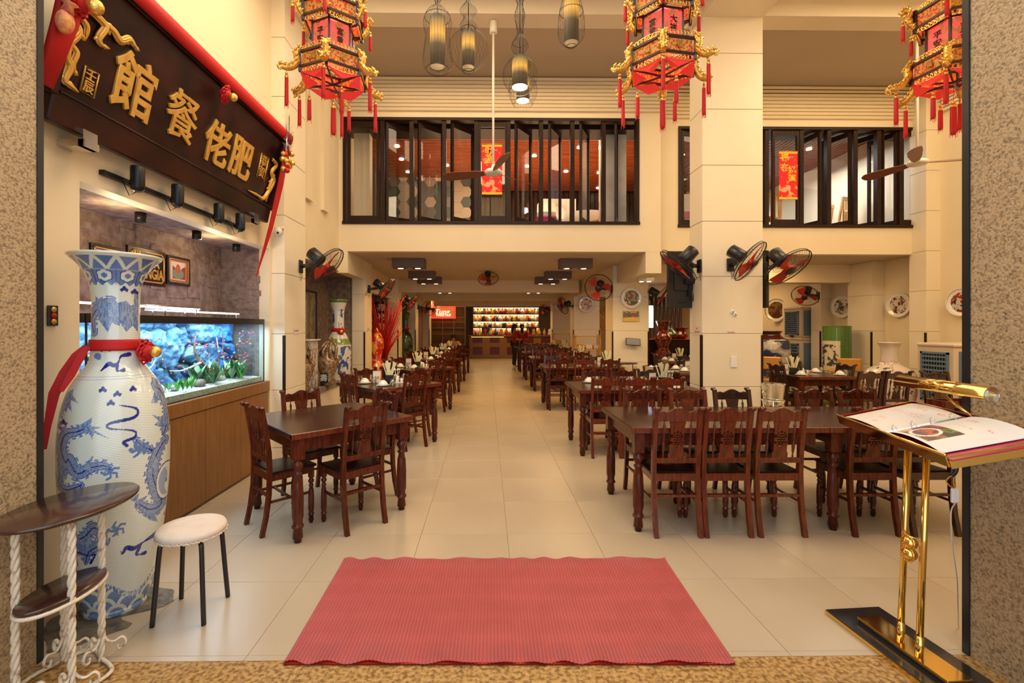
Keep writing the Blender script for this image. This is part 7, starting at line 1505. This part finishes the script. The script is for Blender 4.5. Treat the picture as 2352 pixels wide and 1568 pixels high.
# ================================================================== people far down the room
M_skin = mat('skin', (.45, .22, .13), .55); M_hair = mat('black_hair', (.012, .01, .01), .5); M_shirt = mat('yellow_shirt', (.62, .42, .16), .8); M_redsh = mat('red_uniform', (.40, .015, .01), .8); M_dark = mat('black_trousers', (.02, .02, .022), .8)
def person(label, loc, rz, J, clothes, hair_long=False):
    """J: joints; one continuous skinned body, clothes a slightly larger shell of the same skeleton"""
    t = thing('person', label, 'person', loc, rz)
    E_ = [('pelvis', 'waist'), ('waist', 'chest'), ('chest', 'neck'), ('neck', 'chin'), ('chin', 'head'), ('head', 'crown')]
    for s in 'LR': E_ += [('chest', 'sh' + s), ('sh' + s, 'el' + s), ('el' + s, 'wr' + s), ('wr' + s, 'pa' + s), ('pelvis', 'hip' + s), ('hip' + s, 'kn' + s), ('kn' + s, 'an' + s), ('an' + s, 'toe' + s)]
    Rr = dict(pelvis=(.15, .10), waist=(.125, .09), chest=(.15, .10), neck=(.05, .05), chin=(.062, .065), head=(.078, .09), crown=(.055, .06), sh=(.055, .055), el=(.04, .04), wr=(.026, .024), pa=(.034, .02), hip=(.085, .085), kn=(.056, .056), an=(.037, .037), toe=(.035, .025))
    def sk(name, keys, m, g):
        ks = sorted({k for e in E_ for k in e if k in keys}, key=lambda k: (k != 'pelvis' and k != 'hipL', k)); idx = {k: i for i, k in enumerate(ks)}; me = bpy.data.meshes.new(name); me.from_pydata([J[k] for k in ks], [(idx[a], idx[c_]) for a, c_ in E_ if a in idx and c_ in idx], [])
        o = bpy.data.objects.new(name, me); C.objects.link(o); o.parent = t; md = o.modifiers.new('skin', 'SKIN'); md.use_smooth_shade = True
        for i, k in enumerate(ks): r = Rr[k if k in Rr else k[:-1]]; me.skin_vertices[0].data[i].radius = (r[0] * g, r[1] * g); me.skin_vertices[0].data[i].use_root = (i == 0)
        sb_ = o.modifiers.new('sub', 'SUBSURF'); sb_.levels = 1; sb_.render_levels = 2; me.materials.append(m); return o
    allk = set(J); body = sk('body', allk, M_skin, 1)
    for nm, keys, m, g in clothes: sk(nm, set(keys), m, g)
    hx, hy, hz = J['head']; b = MB(); b.sph((hx, hy + .015, hz + .025), .098, 14, 10, sc=(.95, 1.0, 1.0)); 
    if hair_long: b.tube([(hx, hy + .05, hz), (hx, hy + .10, hz - .12), (hx, hy + .10, hz - .3)], [.07, .06, .02], 8)
    b.build('hair', M_hair, t); b = MB()
    for s in (-1, 1): b.sph((hx + s * .03, hy - .085, hz), .011, 6, 5); b.sph((hx + s * .082, hy, hz - .01), .02, 6, 5, sc=(.4, .8, 1.3))
    b.build('face_features', M_hair, t); b = MB(); b.sph((hx, hy - .092, hz - .02), .014, 6, 5, sc=(.8, 1, 1.4)); b.build('nose', M_skin, t); b = MB(); b.sph((hx, hy - .082, hz - .05), .018, 6, 4, sc=(1.2, .4, .3)); b.build('mouth', M_redp, t)
    for s in 'LR':
        w_, p_ = Vector(J['wr' + s]), Vector(J['pa' + s]); d = (p_ - w_).normalized(); x, y, _ = basis(d)
        b = MB()
        for i, f in enumerate((-.024, -.008, .008, .024)): b.tube([p_ + x * f * .8, p_ + x * f + d * .04, p_ + x * f + d * (.07 + .008 * (i in (1, 2))) + y * .015], [.009, .008, .006], 6)
        b.tube([w_ + d * .02 + x * .02, w_ + d * .04 + x * .05, w_ + d * .07 + x * .055], [.011, .009, .007], 6); b.build('fingers', M_skin, body)
def stand_j(fold=False):
    J = dict(pelvis=(0, 0, .92), waist=(0, 0, 1.06), chest=(0, .0, 1.28), neck=(0, 0, 1.42), chin=(0, -.01, 1.49), head=(0, -.01, 1.56), crown=(0, 0, 1.62))
    for s, q in (('L', -1), ('R', 1)):
        J.update({'sh' + s: (q * .17, 0, 1.36), 'el' + s: (q * .22, .02, 1.08), 'wr' + s: (q * .16 if fold else q * .24, -.16 if fold else -.03, 1.05 if fold else .84), 'pa' + s: (q * .11 if fold else q * .24, -.22 if fold else -.05, 1.06 if fold else .77), 'hip' + s: (q * .085, 0, .88), 'kn' + s: (q * .09, -.01, .48), 'an' + s: (q * .09, .02, .08), 'toe' + s: (q * .09, -.13, .035)})
    return J
top_ = ['waist', 'chest', 'shL', 'shR', 'elL', 'elR', 'pelvis']; leg_ = ['pelvis', 'hipL', 'hipR', 'knL', 'knR', 'anL', 'anR']
person('waitress in a red and pink top standing sideways before the bar', (px(1181, 800, 18.2).x, 18.0, 0), PI / 2 + .3, stand_j(True), [('red_top', top_, M_redsh, 1.14), ('trousers', leg_, M_dark, 1.12)], True)
person('person in a red uniform with a black ponytail, back to us', (px(1197, 800, 17.0).x + .15, 18.6, 0), PI, stand_j(True), [('red_shirt', top_, M_redsh, 1.2), ('trousers', leg_, M_dark, 1.12)], True)
J = dict(pelvis=(0, 0, .50), waist=(0, -.02, .68), chest=(0, -.05, .90), neck=(0, -.07, 1.04), chin=(0, -.09, 1.11), head=(0, -.10, 1.18), crown=(0, -.10, 1.24))
for s, q in (('L', -1), ('R', 1)): J.update({'sh' + s: (q * .18, -.04, .98), 'el' + s: (q * .30, -.20, .84), 'wr' + s: (q * .14, -.36, .88), 'pa' + s: (q * .06, -.38, .93), 'hip' + s: (q * .1, -.02, .48), 'kn' + s: (q * .12, -.42, .48), 'an' + s: (q * .12, -.40, .09), 'toe' + s: (q * .12, -.54, .035)})
person('man in a yellow shirt seated behind the far left tables, hands at his face', (px(1041, 800, 16.9).x, 17.1, 0), 0, J, [('yellow_shirt', top_, M_shirt, 1.22), ('trousers', leg_, M_dark, 1.1)])
